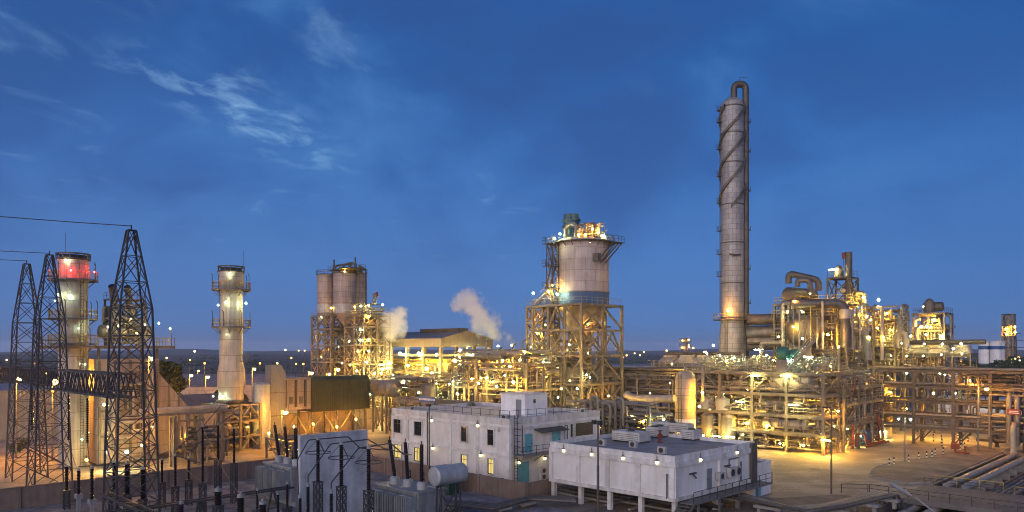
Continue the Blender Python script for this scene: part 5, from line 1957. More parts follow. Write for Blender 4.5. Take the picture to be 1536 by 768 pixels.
# ------------------------------------------------------------------ low manifold between big silo and cream vessel
MF = thing('pipe_manifold', 'low yellow-lit pipe manifold behind the flat white roof, right of the big silo frame', 'manifold', *at(952, 112))
rng = random.Random(66)
steel_frame(MF, [-11, -6, -1, 4], [-2.2, 2.2], [3.4, 6.6], steel, rng=rng, col=.3, decks=[], brace='some')
pipes(MF, (-11, 5, -2.2, 2.2, .5, 8.4), 55, rng, PIPE_MATS, (.1, .28))
small_piping(MF, (-11, 5, -2.6, 2, .3, 6), 190, rng, FINE_MATS, (.04, .08))
for k in range(4):
    part('header_pipe', MB().tube([(-12, -1.6 + k * .9, 6.9), (6, -1.6 + k * .9, 6.9)], .2 + .05 * (k % 2), 10), rng.choice([clad, clad_pale]), MF)
for k in range(4):
    u = -9 + k * 2.4
    part('pipe_bend', MB().tube([(u, -2.4, 3.0), (u, -2.4, 8.2 + k % 2), (u + 1.4, -2.4, 8.2 + k % 2), (u + 1.4, -2.4, 5)], .24, 10, 2), clad, MF)
lamps(MF, [(910, 626, 119, 'Y', .34), (950, 622, 113, 'W', .32), (930, 630, 115, 'Y', .24), (995, 629, 106, 'W', .32), (965, 632, 109, 'Y', .26), (940, 615, 115, 'Y', .24), (902, 640, 118, 'Y', .28)])
# darker multi-level pipe rack
RK = thing('pipe_rack', 'dim multi-level pipe rack stacked with horizontal pipes right of the big silo', 'pipe rack', *at(1040, 134))
steel_frame(RK, [-21, -15.5, -10, -5, 0], [0, 4.6], [4.8, 7.4, 10.0, 12.4], steel_dark, rng=rng, col=.42, beam=.4, decks=[], brace='some')
for z in (4.85, 7.45, 10.05, 12.45):
    for k in range(9):
        rr_ = rng.uniform(.1, .3)
        part('pipe', MB().tube([(-21.5, .3 + k * .5, z + rr_), (rng.choice([1, 1, -3]), .3 + k * .5, z + rr_)], rr_, 8), rng.choice([clad_dark, clad, steel_dark, clad_dark]), RK)
pipes(RK, (-21, 0, -.8, 0, 2, 12), 14, rng, [clad_dark, clad], (.1, .25))
small_piping(RK, (-21, 0, -.6, 3, 2, 12.6), 200, rng, [steel_dark, clad_dark, steel_grey], (.05, .11))
lamps(RK, [(1005, 575, 130, 'Y', .15), (975, 590, 132, 'Y', .15), (950, 600, 134, 'Y', .18)])
part('header_pipe', MB().tube([lp(RK, 940, 592, 122), lp(RK, 950, 598, 120), lp(RK, 1012, 598, 115)], .62, 16), clad_pale, RK)


def fan_cooler(name, label, X, Y, nu, nv, du, dv, z, lampset, legs=True):
    """air-cooled exchanger bank: bundle, sloped plenum hoods, fan rings, walkway"""
    t = thing(name, label, 'air cooler', X, Y, z)
    part('bundle', MB().box(0, nu * du, 0, nv * dv, 0, .7), steel, t, 0)
    for i in range(nu):
        for j in range(nv):
            x0, y0 = i * du + .12, j * dv + .12
            x1, y1 = (i + 1) * du - .12, (j + 1) * dv - .12
            cx, cy, rr_ = (x0 + x1) / 2, (y0 + y1) / 2, min(du, dv) * .36
            m = MB()
            n = 24
            vs, fs = [], []
            for k in range(n):
                a = 2 * math.pi * (k + .5) / n
                c, s = math.cos(a), math.sin(a)
                q = 1 / max(abs(c), abs(s))
                vs.append((cx + c * q * (x1 - x0) / 2, cy + s * q * (y1 - y0) / 2, .72))
            for k in range(n):
                a = 2 * math.pi * (k + .5) / n
                vs.append((cx + rr_ * math.cos(a), cy + rr_ * math.sin(a), 1.9))
            for k in range(n):
                vs.append((vs[n + k][0], vs[n + k][1], 2.3))
            for k in range(n):
                k2 = (k + 1) % n
                fs += [(k, k2, n + k2, n + k), (n + k, n + k2, 2 * n + k2, 2 * n + k)]
            m.add(vs, fs)
            h = part('plenum_hood', m, clad_pale, t, 30)
            f = MB()
            for k in range(6):
                a = math.pi * k / 3
                f.bar((cx, cy, 1.95), (cx + rr_ * .92 * math.cos(a), cy + rr_ * .92 * math.sin(a), 2.0), .28, .05)
            part('fan', f, steel_dark, h, 0)
    m = MB().box(-1.1, -.02, -.2, nv * dv + .2, -.1, 0).box(-.02, nu * du, -1.1, -.02, -.1, 0)
    w = part('walkway', m, steel_grey, t, 0)
    part('handrail', MB().rail([(-1.0, nv * dv, 0), (-1.0, -1.0, 0), (nu * du, -1.0, 0)], 1.1, 1.4, .06), galv_light, w, 0)
    lamps(t, lampset)
    return t


X, Y = at(1045, 132)
fan_cooler('fan_cooler', 'low bank of sloping fan hoods on top of the dim pipe rack', *at(1046, 133.5), 1, 1, .1, .1, 13.2, []) if False else None
FC1 = fan_cooler('fan_cooler', 'bank of dull fan hoods on the dim pipe rack left of the tall column', *at(982, 152), 4, 1, 4.0, 5.4, 13.2, [(1008, 546, 136, 'Y', .26), (1057, 528, 140, 'W', .3), (1060, 530, 140, 'Y', .26), (1040, 548, 136, 'Y', .2)])
part('header_pipe', MB().tube([(-1, 5.8, 2.6), (16, 5.8, 2.6)], .35, 12), clad_dark, FC1)
for k in range(5):
    part('support', MB().bar((k * 3.9 + .2, .3, -2), (k * 3.9 - .6, -.9, -.15), .15).box(k * 3.9 + .05, k * 3.9 + .35, .2, .5, -13.2, -.15), steel, FC1, 0)
# cream-orange vessel
OV = thing('vessel', 'domed upright cream vessel glowing orange, with a white lower part, left of the right-hand unit', 'vessel', *at(1028, 121))
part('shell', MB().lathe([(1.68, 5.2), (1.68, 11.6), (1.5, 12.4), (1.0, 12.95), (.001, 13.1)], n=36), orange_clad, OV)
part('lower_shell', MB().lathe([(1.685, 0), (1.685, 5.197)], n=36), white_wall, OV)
m = MB().ladder((.2, -1.95, 1), (.2, -1.95, 12.6), .5, (1, 0, 0), .05)
part('ladder', m, galv, OV, 0)
part('band', MB().ring(1.69, 1.75, 9.0, 9.12).ring(1.69, 1.75, 6.2, 6.32), steel_grey, OV)
part('nozzle', MB().tube([(0, 0, 13), (0, 0, 13.9), (2.6, 1.0, 13.9), (2.6, 1.0, 8)], .26, 10), clad, OV)
lamp(OV, (3.3, -.2, 9.6), 'S', .36)
lamp(OV, (3.1, -.8, 7.4), 'S', .3)
# ------------------------------------------------------------------ tall column
CLX, CLY = at(1098.5, 150)
CO = thing('column', 'very tall grey-brown column with a spiral fin and a looped pipe over its top', 'process column', CLX, CLY)
RC = 2.42
CO.scale = (.94, .94, 1)
part('shell', MB().lathe([(2.85, 0), (2.85, 18.6), (RC, 22.5), (RC, 66.2), (RC * .92, 67.1), (RC * .6, 67.8), (.002, 68.1)], n=48), column_clad, CO)
m = MB()
for z in (23, 30, 38.2, 46.0, 54.5, 60.5, 65.9):
    m.ring(RC + .005, RC + .1, z, z + .22, 40)
part('stiffening_ring', m, clad_dark, CO)
for s in range(3):
    m = MB()
    pts = []
    z0, z1, turns = 45.5, 66.0, 1.25
    n = 60
    vs, fs = [], []
    for k in range(n + 1):
        f = k / n
        a = 2 * math.pi * (turns * f + s / 3) + .9
        for rr_, dz in ((RC + .004, -.36), (RC + .46, -.34), (RC + .46, .34), (RC + .004, .36)):
            vs.append((rr_ * math.cos(a), rr_ * math.sin(a), z0 + (z1 - z0) * f + dz))
    for k in range(n):
        for q in range(4):
            q2 = (q + 1) % 4
            fs.append((k * 4 + q, k * 4 + q2, (k + 1) * 4 + q2, (k + 1) * 4 + q))
    m.add(vs, fs)
    part('spiral_fin', m, clad_dark, CO, 20)
# overhead line: from the top nozzle over a bend and down the right side
a0 = R(45 + 2)
e = (math.cos(a0), math.sin(a0))
part('overhead_pipe', MB().tube([(.35 * e[0], .35 * e[1], 67.6), (.35 * e[0], .35 * e[1], 70.9), (2.95 * e[0], 2.95 * e[1], 70.9), (2.95 * e[0], 2.95 * e[1], 12)], .7, 18, 2.0), clad_dark, CO)
m = MB()
for z in (26, 33, 41, 49, 57, 63):
    m.ring(.71, .84, z, z + .2, 18, (2.95 * e[0], 2.95 * e[1]))
    m.bar((3.5 * e[0], 3.5 * e[1], z), (4.1 * e[0], 4.1 * e[1], z), .12)
    m.bar((4.0 * e[0], 4.0 * e[1], z), (4.0 * e[0], 4.0 * e[1], z + .8), .08)
part('pipe_guide', m, steel_dark, CO, 30)
wst = R(225)
w_ = (math.cos(wst), math.sin(wst))
for z in (31.5, 36, 40.8, 46.5, 52, 57.5, 63, 65.4):
    m = MB()
    c = (w_[0] * (RC + .35), w_[1] * (RC + .35))
    m.box(c[0] - .55, c[0] + .55, c[1] - .55, c[1] + .55, z, z + .08)
    m.rail([(c[0] - .55, c[1] - .55, z + .08), (c[0] - .55, c[1] + .55, z + .08), (c[0] + .55, c[1] + .55, z + .08)], 1.0, .6, .05)
    part('landing', m, steel_dark, CO, 0)
part('ladder', MB().ladder((w_[0] * (RC + .25), w_[1] * (RC + .25), 24), (w_[0] * (RC + .25), w_[1] * (RC + .25), 66.5), .5, (1, -1, 0), .06), steel_dark, CO, 0)
d_ = part('platform', MB().ring(2.5, 4.1, 22.6, 22.75, 28), steel, CO, 30)
part('handrail', MB().rail([(4.0 * math.cos(2 * math.pi * k / 24), 4.0 * math.sin(2 * math.pi * k / 24), 22.75) for k in range(25)], 1.1, 1.1, .06), rail_yellow, d_, 0)
part('side_nozzle', MB().tube([lp(CO, 1094, 381, 147), lp(CO, 1100, 382, 146.6), lp(CO, 1112, 382, 147.4)], .18, 8), steel_dark, CO)
m = MB().bar((-1, 0, 68.05), (-1, 0, 69), .08).bar((1.1, 1.2, 71.4), (1.1, 1.2, 72.3), .08).bar((1.1, 1.2, 72.2), (2.3, 2.4, 72.3), .06)
part('davit', m, steel_dark, CO, 0)
lamps(CO, [(1092, 466, 145.6, 'Y', .34)])
part('ladder', MB().ladder((.2, -3.0, 14), (.2, -3.0, 22.6), .6, (1, 0, 0), .08), steel, CO, 0)

# ------------------------------------------------------------------ overhead ducts from the column to the reactors
OD = thing('duct_bank', 'bank of thick horizontal pipes and ducts between the tall column and the reactor frame', 'ducts', *at(1128, 148))
for py, r_, pd in ((480, 1.1, 1), (500, 1.5, 2.6), (520, .8, 0), (512, .6, -1.2)):
    part('pipe', MB().tube([lp(OD, 1122, py, 147 + pd), lp(OD, 1180, py - 2, 143 + pd)], r_, 16), rng.choice([clad, clad_dark]), OD)
part('box_duct', MB().box(-1, 6.5, 1.2, 3.4, 18.2, 21.2), clad_dark, OD, 0)
part('pipe_bend', MB().tube([lp(OD, 1142, 538, 138), lp(OD, 1142, 514, 138), lp(OD, 1172, 514, 136)], .45, 12, 1.6), clad, OD)

# ------------------------------------------------------------------ main process block, right
MX, MY = 48.4, 114.0
MBK = thing('process_unit', 'large four-level process block of pipes and platforms facing the sandy yard', 'process unit', MX, MY)
rng = random.Random(77)
UU = [-23.6, -17.7, -11.8, -5.9, 0]
steel_frame(MBK, UU, [0, 6, 12], [3.3, 6.1, 9.5, 12.9], steel, rng=rng, col=.44, beam=.5, decks=[3.3, 6.1, 9.5, 12.9], brace='some')
pipes(MBK, (-23.6, 0, -.3, 11, .5, 3.2), 26, rng, PIPE_MATS, (.1, .35))
pipes(MBK, (-23.6, 0, .3, 11, 3.6, 6), 22, rng, PIPE_MATS, (.1, .32))
pipes(MBK, (-23.6, 0, .3, 11, 6.3, 9.4), 24, rng, PIPE_MATS, (.1, .32))
pipes(MBK, (-23.6, 0, .3, 11, 9.8, 12.6), 26, rng, PIPE_MATS, (.1, .32))
small_piping(MBK, (-23.6, 0, -.4, 4, .6, 12.6), 420, rng, FINE_MATS, (.04, .1))
small_piping(MBK, (-23.6, 0, -.2, 7, 13.0, 15.6), 520, rng, [steel_grey, galv_light, clad_pale], (.04, .1))
lamps(MBK, [(1132, 563, 121, 'F', .24, 'tube'), (1178, 563, 117.5, 'F', .24, 'tube'), (1110, 602, 123, 'F', .24, 'tube'), (1190, 607, 116, 'F', .24, 'tube'), (1075, 654, 124, 'F', .24, 'tube'), (1095, 655, 122, 'W', .24, 'tube'), (1055, 653, 126, 'Y', .28), (1070, 518, 128, 'W', .3), (1138, 524, 124, 'F', .24, 'tube'), (1212, 535, 119, 'W', .24, 'tube'), (1090, 540, 127, 'Y', .24), (1160, 540, 122, 'Y', .2), (1240, 660, 113, 'Y', .26, 'tube'), (1150, 615, 124, 'Y', .3), (1120, 585, 128, 'Y', .34), (1165, 590, 124, 'Y', .34), (1200, 575, 121, 'Y', .3), (1085, 590, 128, 'Y', .3), (1065, 615, 128, 'Y', .26), (1150, 640, 121, 'Y', .34), (1185, 640, 119, 'Y', .34), (1215, 625, 118, 'Y', .28), (1120, 635, 124, 'Y', .34), (1215, 590, 120, 'Y', .3), (1225, 560, 120, 'Y', .26), (1170, 665, 118, 'Y', .3), (1205, 668, 117, 'Y', .3), (1100, 537, 125, 'G', .26), (1150, 533, 122, 'W', .24), (1185, 541, 118, 'G', .22), (1080, 533, 128, 'W', .24), (1228, 538, 118, 'W', .22)])  # closing run of greenish and white globes is added to brighten top-deck piping


def in_block(u, v, z):
    X, Y = from_uv(u, v)
    return (MX + X, MY + Y, z)


V = thing('horizontal_drum', 'cream round-ended drum on the third level of the large process block', 'drum', *in_block(-9.5, 2.0, 9.55))
part('shell', MB().drum((0, 0, 1.7), 1.5, 7.6, 'x', .55), clad_pale, V)
m = MB().box(1.6, 2.0, -1.1, 1.1, 0, .6).box(5.6, 6, -1.1, 1.1, 0, .6)
part('saddle', m, steel_grey, V, 0)
V = thing('horizontal_drum', 'long insulated drum on the second level of the large process block', 'drum', *in_block(-12, 3, 6.15))
part('shell', MB().drum((0, 0, 1.5), 1.2, 8, 'x', .5), clad, V)
part('saddle', MB().box(1.6, 2.0, -.9, .9, 0, .5).box(6, 6.4, -.9, .9, 0, .5), steel_grey, V, 0)
V = thing('heat_exchanger', 'yellow-lit heat exchanger with a round flanged end on the lowest level of the process block', 'heat exchanger', *in_block(-10.5, 1.6, 3.35))
part('shell', MB().drum((0, 0, 1.1), .8, 7.5, 'x', .15), clad_pale, V)
part('flange', MB().lathe([(1.0, 6.4), (1.0, 6.7)], (0, 0, 1.1), 24, 'x'), steel_grey, V)
part('saddle', MB().box(1.6, 2.0, -.6, .6, 0, .4).box(5, 5.4, -.6, .6, 0, .4), steel_grey, V, 0)
for k, (u, lab) in enumerate(((-20.7, 'left one of two squat pale tanks on the low deck behind the white roof'), (-17.6, 'right one of two squat pale tanks on the low deck behind the white roof'))):
    V = thing('tank', lab, 'tank', *in_block(u, .8, 6.15), group='squat tanks on the low deck')
    part('shell', MB().lathe([(1.2, 0), (1.2, 1.8), (.9, 2.1), (.001, 2.3)], n=24), trafo_pale, V)
    part('nozzle', MB().tube([(0, 0, 2.2), (0, 0, 2.9), (.8, 0, 2.9)], .12), galv_light, V)
for u, lab in ((-20.2, 'left one of two grey upright vessels under the orange-brown portal'), (-16.4, 'right one of two grey upright vessels under the orange-brown portal')):
    V = thing('vessel', lab, 'vessel', *in_block(u, .6, 0))
    part('shell', MB().lathe([(1.3, .6), (1.3, 5.0), (.8, 5.6), (.001, 5.8)], n=24), clad, V)
    part('skirt', MB().lathe([(1.1, 0), (1.1, .597)], n=24), steel_grey, V)
for px, py, r_, lab in ((1175, 526, 1.05, 'dark green machine housing on the top deck, left of its twin'), (1190, 524, .85, 'dark green machine housing on the top deck, right of its twin')):
    q = loc(MBK, at(px, 119)[0], 119, 0)
    V = thing('motor', lab, 'motor', *in_block(q[0], q[1], 12.95))
    part('casing', MB().drum((-1.0, 0, 2.9), r_, 2.0, 'x', .3), pipe_green, V)
    part('frame', MB().box(-.9, .9, -.7, .7, 0, 1.95), steel_grey, V, 0)
ST = thing('stair', 'steep pale stair with handrails rising from the top deck of the process block', 'stair', *in_block(-3.5, -.4, 12.95))
m = MB()
for y in (-.5, .5):
    m.bar((-2.2, y, 0), (2.2, y, 5.0), .1, .28).bar((-2.2, y, 1.1), (2.2, y, 6.1), .08)
    for k in range(4):
        f = k / 3
        m.bar((-2.2 + 4.4 * f, y, 5 * f), (-2.2 + 4.4 * f, y, 5 * f + 1.1), .06)
for k in range(16):
    m.box(-2.2 + k * .28, -2.0 + k * .28, -.45, .45, .1 + k * .31, .15 + k * .31)
part('flight', m, galv_light, ST, 0)
# right wing of the block, along the yard
WG = thing('process_unit', 'orange-lit side wing of steel platforms on the yard side of the large block', 'process unit', *in_block(0, 6, 0))
steel_frame(WG, [-5, .6], [0.6, 7, 13, 18.5], [4.4, 7.8, 10.4], steel, rng=rng, col=.4, beam=.42, decks=[4.4, 7.8, 10.4], brace='some')
pipes(WG, (-5, .4, 1, 18, .4, 12.8), 75, rng, PIPE_MATS, (.1, .32))
small_piping(WG, (-4, 1.2, .6, 18, .3, 12.5), 330, rng, FINE_MATS + [pipe_red], (.04, .1))
for pts in ([(1.0, 3.4, .3), (1.0, 3.4, 4.2), (-1, 3.4, 4.2)], [(1.2, 4.2, .6), (1.2, 4.2, 2.6), (1.2, 8, 2.6), (1.2, 9, .5), (1.2, 17.5, .5)], [(1.0, 15.4, .3), (1.0, 15.4, 5), (-.6, 15.4, 5)], [(1.7, 7.5, .35), (1.7, 18.2, .35)]):
    part('fire_pipe', MB().tube(pts, .17, 10), pipe_red, WG)
part('blue_container', MB().box(-1.2, .5, 11.0, 14.5, .3, 2.5), blue_paint, WG, 0)
lamps(WG, [(1284, 653, 124, 'F', .24, 'tube'), (1322, 647, 136, 'F', .24, 'tube'), (1256, 613, 121, 'S', .3), (1245, 549, 118, 'Y', .26), (1262, 590, 124, 'Y', .26), (1290, 600, 128, 'Y', .26), (1300, 570, 132, 'Y', .24), (1270, 640, 123, 'Y', .26), (1250, 640, 117, 'Y', .26), (1300, 665, 130, 'S', .3), (1265, 668, 119, 'S', .26)])
V = thing('horizontal_drum', 'pale green-lit drum high in the side wing above the yard', 'drum', *in_block(-3, 12, 10.5))
part('shell', MB().drum((0, -3, 1.2), 1.0, 6.5, 'y', .4), clad_pale, V)
part('saddle', MB().box(-.6, .6, -1.6, -1.2, 0, .4).box(-.6, .6, 1.6, 2, 0, .4), steel_grey, V, 0)
HY_ = thing('fire_hydrant', 'red hydrant at the near corner of the process block by the stair foot', 'hydrant', *ground(1239, 681))
part('body', MB().lathe([(.32, 0), (.32, .1), (.18, .12), (.18, .9), (.28, .95), (.2, 1.15), (.05, 1.3)], n=14), pipe_red, HY_)
part('outlet', MB().tube([(-.4, 0, .7), (.4, 0, .7)], .1, 8), pipe_red, HY_)
# brown upright vessel at the end of the wing
V = thing('vessel', 'tall brown upright vessel between the side wing and the right pipe rack', 'vessel', *at(1321, 138))
part('shell', MB().lathe([(2.0, 3.0), (2.0, 11.0), (1.5, 11.7), (.001, 12.1)], n=32), clad_dark, V)
part('skirt', MB().lathe([(1.9, 0), (1.9, 2.997)], n=32), conc_lo, V)
m = MB().bar((-1.8, -1.2, 0), (-2.6, -1.8, 8), .16)
part('leg', m, steel, V, 0)

# ------------------------------------------------------------------ upper reactor structure
RX, RY = at(1245, 138)
RE = thing('process_unit', 'tall reactor structure of stacked platforms, pipes and a short chimney', 'process unit', RX, RY)
rng = random.Random(88)
steel_frame(RE, [-9, -4.5, 0, 4.5], [-4, 1, 6], [12.5, 16.6, 20.8, 25.4], steel, rng=rng, col=.4, beam=.4, decks=[16.6, 20.8, 25.4], brace='some', rail_mat=rail_yellow)
pipes(RE, (-9, 5, -4.8, 6, 12.5, 26), 96, rng, PIPE_MATS, (.1, .36))
small_piping(RE, (-9, 5, -5.0, 4, 13, 26), 700, rng, FINE_MATS + [rail_yellow], (.05, .11))
part('crossover_duct', MB().tube([lp(RE, 1186, 456, 131), lp(RE, 1267, 455, 128), lp(RE, 1269, 520, 128), ], .85, 18, 1.5), clad_dark, RE)
part('duct_collar', MB().lathe([(1.15, 0), (1.15, 1.6)], (*lp(RE, 1269, 478, 128)[:2], pz(478, 128)), 20), clad_pale, RE)
part('loop_pipe', MB().tube([lp(RE, 1183, 425, 136), lp(RE, 1183, 410, 136), lp(RE, 1228, 420, 134), lp(RE, 1228, 436, 134)], .6, 14, 1.5), clad_dark, RE)
part('loop_pipe', MB().tube([lp(RE, 1196, 430, 134), lp(RE, 1197, 420, 134), lp(RE, 1215, 420, 133), lp(RE, 1216, 440, 133)], .5, 12, 1.5), clad_dark, RE)
part('bent_pipe', MB().tube([lp(RE, 1280, 498, 133), lp(RE, 1298, 500, 131), lp(RE, 1300, 515, 131), lp(RE, 1302, 540, 131)], .7, 14, 1.6), clad, RE)
part('bent_pipe', MB().tube([lp(RE, 1282, 440, 136), lp(RE, 1296, 440, 136), lp(RE, 1296, 455, 136)], .5, 12, 1.6), clad, RE)
part('bent_pipe', MB().tube([lp(RE, 1262, 436, 137), lp(RE, 1285, 437, 137), lp(RE, 1287, 452, 137)], .45, 12, 1.6), clad_pale, RE)
part('riser_pipe', MB().tube([lp(RE, 1174, 520, 132), lp(RE, 1174, 455, 132), lp(RE, 1184, 454, 132)], .3, 10), clad_pale, RE)
part('riser_pipe', MB().tube([lp(RE, 1323, 540, 132), lp(RE, 1323, 462, 132), lp(RE, 1316, 461, 133)], .3, 10), clad_pale, RE)
for k, px in enumerate((1190, 1199, 1207, 1216, 1226, 1234, 1248, 1256, 1279, 1290, 1311)):
    a, b = lp(RE, px, 524, 127.5), lp(RE, px, 448 + (k * 17) % 40, 127.5)
    c = lp(RE, px + 9 - (k % 3) * 6, 448 + (k * 17) % 40, 129.5)
    part('riser_pipe', MB().tube([a, b, c], .1 + .05 * (k % 3), 8), (clad, clad_pale, steel, rail_yellow)[k % 4], RE)
for z in (18.6, 22.8):
    w = part('access_platform', MB().box(-9, 5, -5.4, -4.2, z, z + .08), steel_grey, RE, 0)
    part('handrail', MB().rail([(-9, -5.35, z + .08), (5, -5.35, z + .08), (5, -4.2, z + .08)], 1.1, 1.1, .065), rail_yellow, w, 0)
lamps(RE, [(1192, 452, 130, 'Y', .26), (1181, 468, 130, 'F', .32), (1204, 468, 130, 'F', .26), (1242, 502, 127, 'Y', .4), (1168, 505, 130, 'F', .26), (1295, 446, 134, 'Y', .34), (1318, 450, 133, 'Y', .4), (1250, 404, 137, 'F', .24, 'tube'), (1262, 452, 131, 'Y', .24), (1204, 508, 128, 'Y', .28), (1304, 506, 130, 'F', .22), (1325, 506, 131, 'Y', .2), (1285, 470, 136, 'Y', .34), (1275, 490, 134, 'Y', .3), (1215, 440, 135, 'Y', .2), (1230, 480, 136, 'Y', .3), (1300, 475, 136, 'Y', .3), (1190, 490, 133, 'Y', .3), (1140, 527, 128, 'F', .22), (1258, 520, 127, 'Y', .2)])
V = thing('horizontal_drum', 'huge dull brown round-bellied drum in the middle of the reactor structure', 'drum', *at(1198, 134), z=15.6)
part('shell', MB().drum((0, -1, 4.4), 2.9, 9.6, 'y', .5, 36), clad_dark, V).rotation_euler = (0, 0, R(-14))
m = MB()
for y in (.8, 3.8, 6.6):
    m.lathe([(2.905, y), (2.98, y + .02), (2.98, y + .14), (2.905, y + .16)], (0, 0, 4.4), 36, 'y')
part('band', m, steel_dark, V).rotation_euler = (0, 0, R(-14))
part('saddle', MB().box(-2, 2, .6, 1.1, 0, 2.2).box(-2, 2, 5, 5.5, 0, 2.2), steel_grey, V, 0)
V = thing('horizontal_drum', 'smaller dark drum perched at the top left of the reactor structure', 'drum', *at(1180, 138), z=25.5)
part('shell', MB().drum((0, 0, 1.5), 1.35, 8.2, 'y', .3, 24), clad_dark, V).rotation_euler = (0, 0, R(-12))
part('saddle', MB().box(-.8, .8, 1.5, 1.9, 0, .5).box(-.8, .8, 5, 5.4, 0, .5), steel_grey, V, 0)
CHM = thing('chimney_frame', 'dark braced frame with a railed top and a short chimney above the reactors', 'steel frame', *at(1264, 137), z=25.4)
steel_frame(CHM, [-2, 2], [-2, 2], [4.6], steel_dark, rng=rng, col=.3, beam=.3, decks=[4.6], brace='X', rail_mat=steel_dark)
part('chimney', MB().lathe([(.9, -.5), (.9, 3.0), (.62, 4.0), (.62, 9.4), (.5, 9.4), (.5, 8.8)], (.8, .8, 0), 20), clad_dark, CHM)
part('filter', MB().lathe([(.8, 4.7), (.8, 6.0), (.5, 6.8), (.2, 7.0)], (-.9, .4, 0), 16), clad_dark, CHM)
WS = thing('windsock', 'red windsock on a mast beside the short chimney', 'windsock', *at(1265, 136), z=30.1)
part('mast', MB().tube([(0, 0, 0), (0, 0, 4.4)], .06, 6), steel_dark, WS)
part('sock', MB().tube([(0, 0, 4.4), (.15, -.1, 3.4)], .32, 8), pipe_red, WS)
# frame behind, stepping down to the right
R2 = thing('process_unit', 'bright yellow-lit pipe structure stepping down right of the reactor structure', 'process unit', *at(1318, 150))
steel_frame(R2, [-4, 0, 4], [-3, 3], [13, 17.5, 21.8], steel, rng=rng, col=.34, beam=.34, decks=[17.5, 21.8], rail_mat=rail_yellow)
pipes(R2, (-4, 5, -3, 5, 13, 25.5), 55, rng, PIPE_MATS, (.1, .4))
small_piping(R2, (-4, 6, -3.2, 3, 13, 24.5), 220, rng, FINE_MATS, (.05, .1))
lamps(R2, [(1340, 481, 148, 'Y', .3), (1348, 502, 147, 'F', .4), (1330, 470, 148, 'Y', .3), (1316, 492, 146, 'Y', .3), (1325, 510, 146, 'Y', .3), (1335, 495, 148, 'Y', .35), (1306, 480, 149, 'Y', .3), (1352, 515, 147, 'Y', .3)])
part('bent_pipe', MB().tube([lp(R2, 1346, 522, 143), lp(R2, 1346, 499, 143), lp(R2, 1358, 500, 142), lp(R2, 1358, 522, 142)], .5, 12, 1.6), clad_pale, R2)
# separate tower unit on the right
R3 = thing('process_unit', 'free-standing brightly lit tower unit with a railed top right of the reactors', 'process unit', *at(1399, 168))
rng = random.Random(99)
steel_frame(R3, [-3.2, 0, 3.2], [-3.2, 3.2], [13, 17.4, 21.0, 24.9], steel, rng=rng, col=.36, beam=.36, decks=[17.4, 21.0, 24.9], brace='some', rail_mat=steel_dark)
pipes(R3, (-3.2, 3.2, -3.2, 3.2, 13, 24.8), 40, rng, PIPE_MATS, (.1, .4))
small_piping(R3, (-4.5, 4, -3.8, 3, 16.5, 22), 190, rng, FINE_MATS, (.05, .1))
part('condenser', MB().drum((-2.2, .4, 26.4), 1.1, 4.4, 'x', .4), clad_dark, R3)
part('hood', MB().lathe([(1.1, 25), (1.1, 27.2), (.7, 28.0), (.1, 28.3)], (-.4, -1, 0), 18), clad_dark, R3)
part('vessel', MB().lathe([(1.2, 13), (1.2, 21), (.8, 22), (.1, 22.3)], (.4, .6, 0), 20), clad, R3)
lamps(R3, [(1382, 490, 163, 'F', .5), (1390, 490, 163, 'F', .45), (1396, 491, 164, 'Y', .3), (1389, 502, 162, 'F', .4), (1366, 504, 164, 'Y', .4), (1411, 505, 163, 'F', .4), (1390, 459, 168, 'F', .3, 'tube'), (1400, 480, 166, 'Y', .35), (1375, 512, 162, 'Y', .3), (1400, 513, 162, 'Y', .3)])
part('bent_pipe', MB().tube([lp(R3, 1373, 490, 166), lp(R3, 1373, 480, 166), lp(R3, 1380, 478, 166)], .4, 12, 1.6), clad_pale, R3)
part('drain_pipe', MB().tube([lp(R3, 1426, 517, 166), lp(R3, 1426, 476, 166), lp(R3, 1420, 472, 166)], .25, 8), galv_light, R3)
# fan coolers on the right
FC2 = fan_cooler('fan_cooler', 'bright row of pale conical fan hoods along the top of the right pipe rack', *at(1325, 152), 4, 1, 3.95, 5.2, 15.2, [(1360, 534, 136, 'F', .2), (1412, 532, 131, 'F', .24), (1430, 523, 134, 'W', .26), (1443, 531, 132, 'F', .2), (1336, 533, 141, 'F', .2), (1385, 534, 133, 'F', .2)])
for k in range(5):
    lamp(FC2, (1.6 + k * 3.2, -1.15, 2.5), 'F', .34)  # lamps added above the walkway to brighten the hoods
part('header_pipe', MB().tube([(-2, 5.6, 2.9), (17, 5.6, 2.9)], .5, 14), clad_dark, FC2)
part('drip_pipe', MB().tube([(-1, -.6, 1.6), (13, -.6, 1.6), (13, -.6, .8)], .14, 8), steel_dark, FC2)
for k in range(6):
    m = MB()
    for y in (.3, 4.9):
        m.box(k * 3.1, k * 3.1 + .3, y - .15, y + .15, -15.2, -.01)
    part('column', m, steel_dark, FC2, 0)
rng = random.Random(12)
small_piping(FC2, (-1, 15.5, .4, 4.5, -3.6, -.3), 150, rng, FINE_MATS, (.05, .1))
lamps(FC2, [(1333, 553, 141, 'F', .34), (1333, 565, 141, 'Y', .28), (1360, 560, 140, 'Y', .3), (1385, 557, 138, 'Y', .3), (1410, 560, 136, 'Y', .3), (1417, 562, 132, 'Y', .2), (1370, 575, 142, 'Y', .34), (1400, 575, 140, 'Y', .34)])

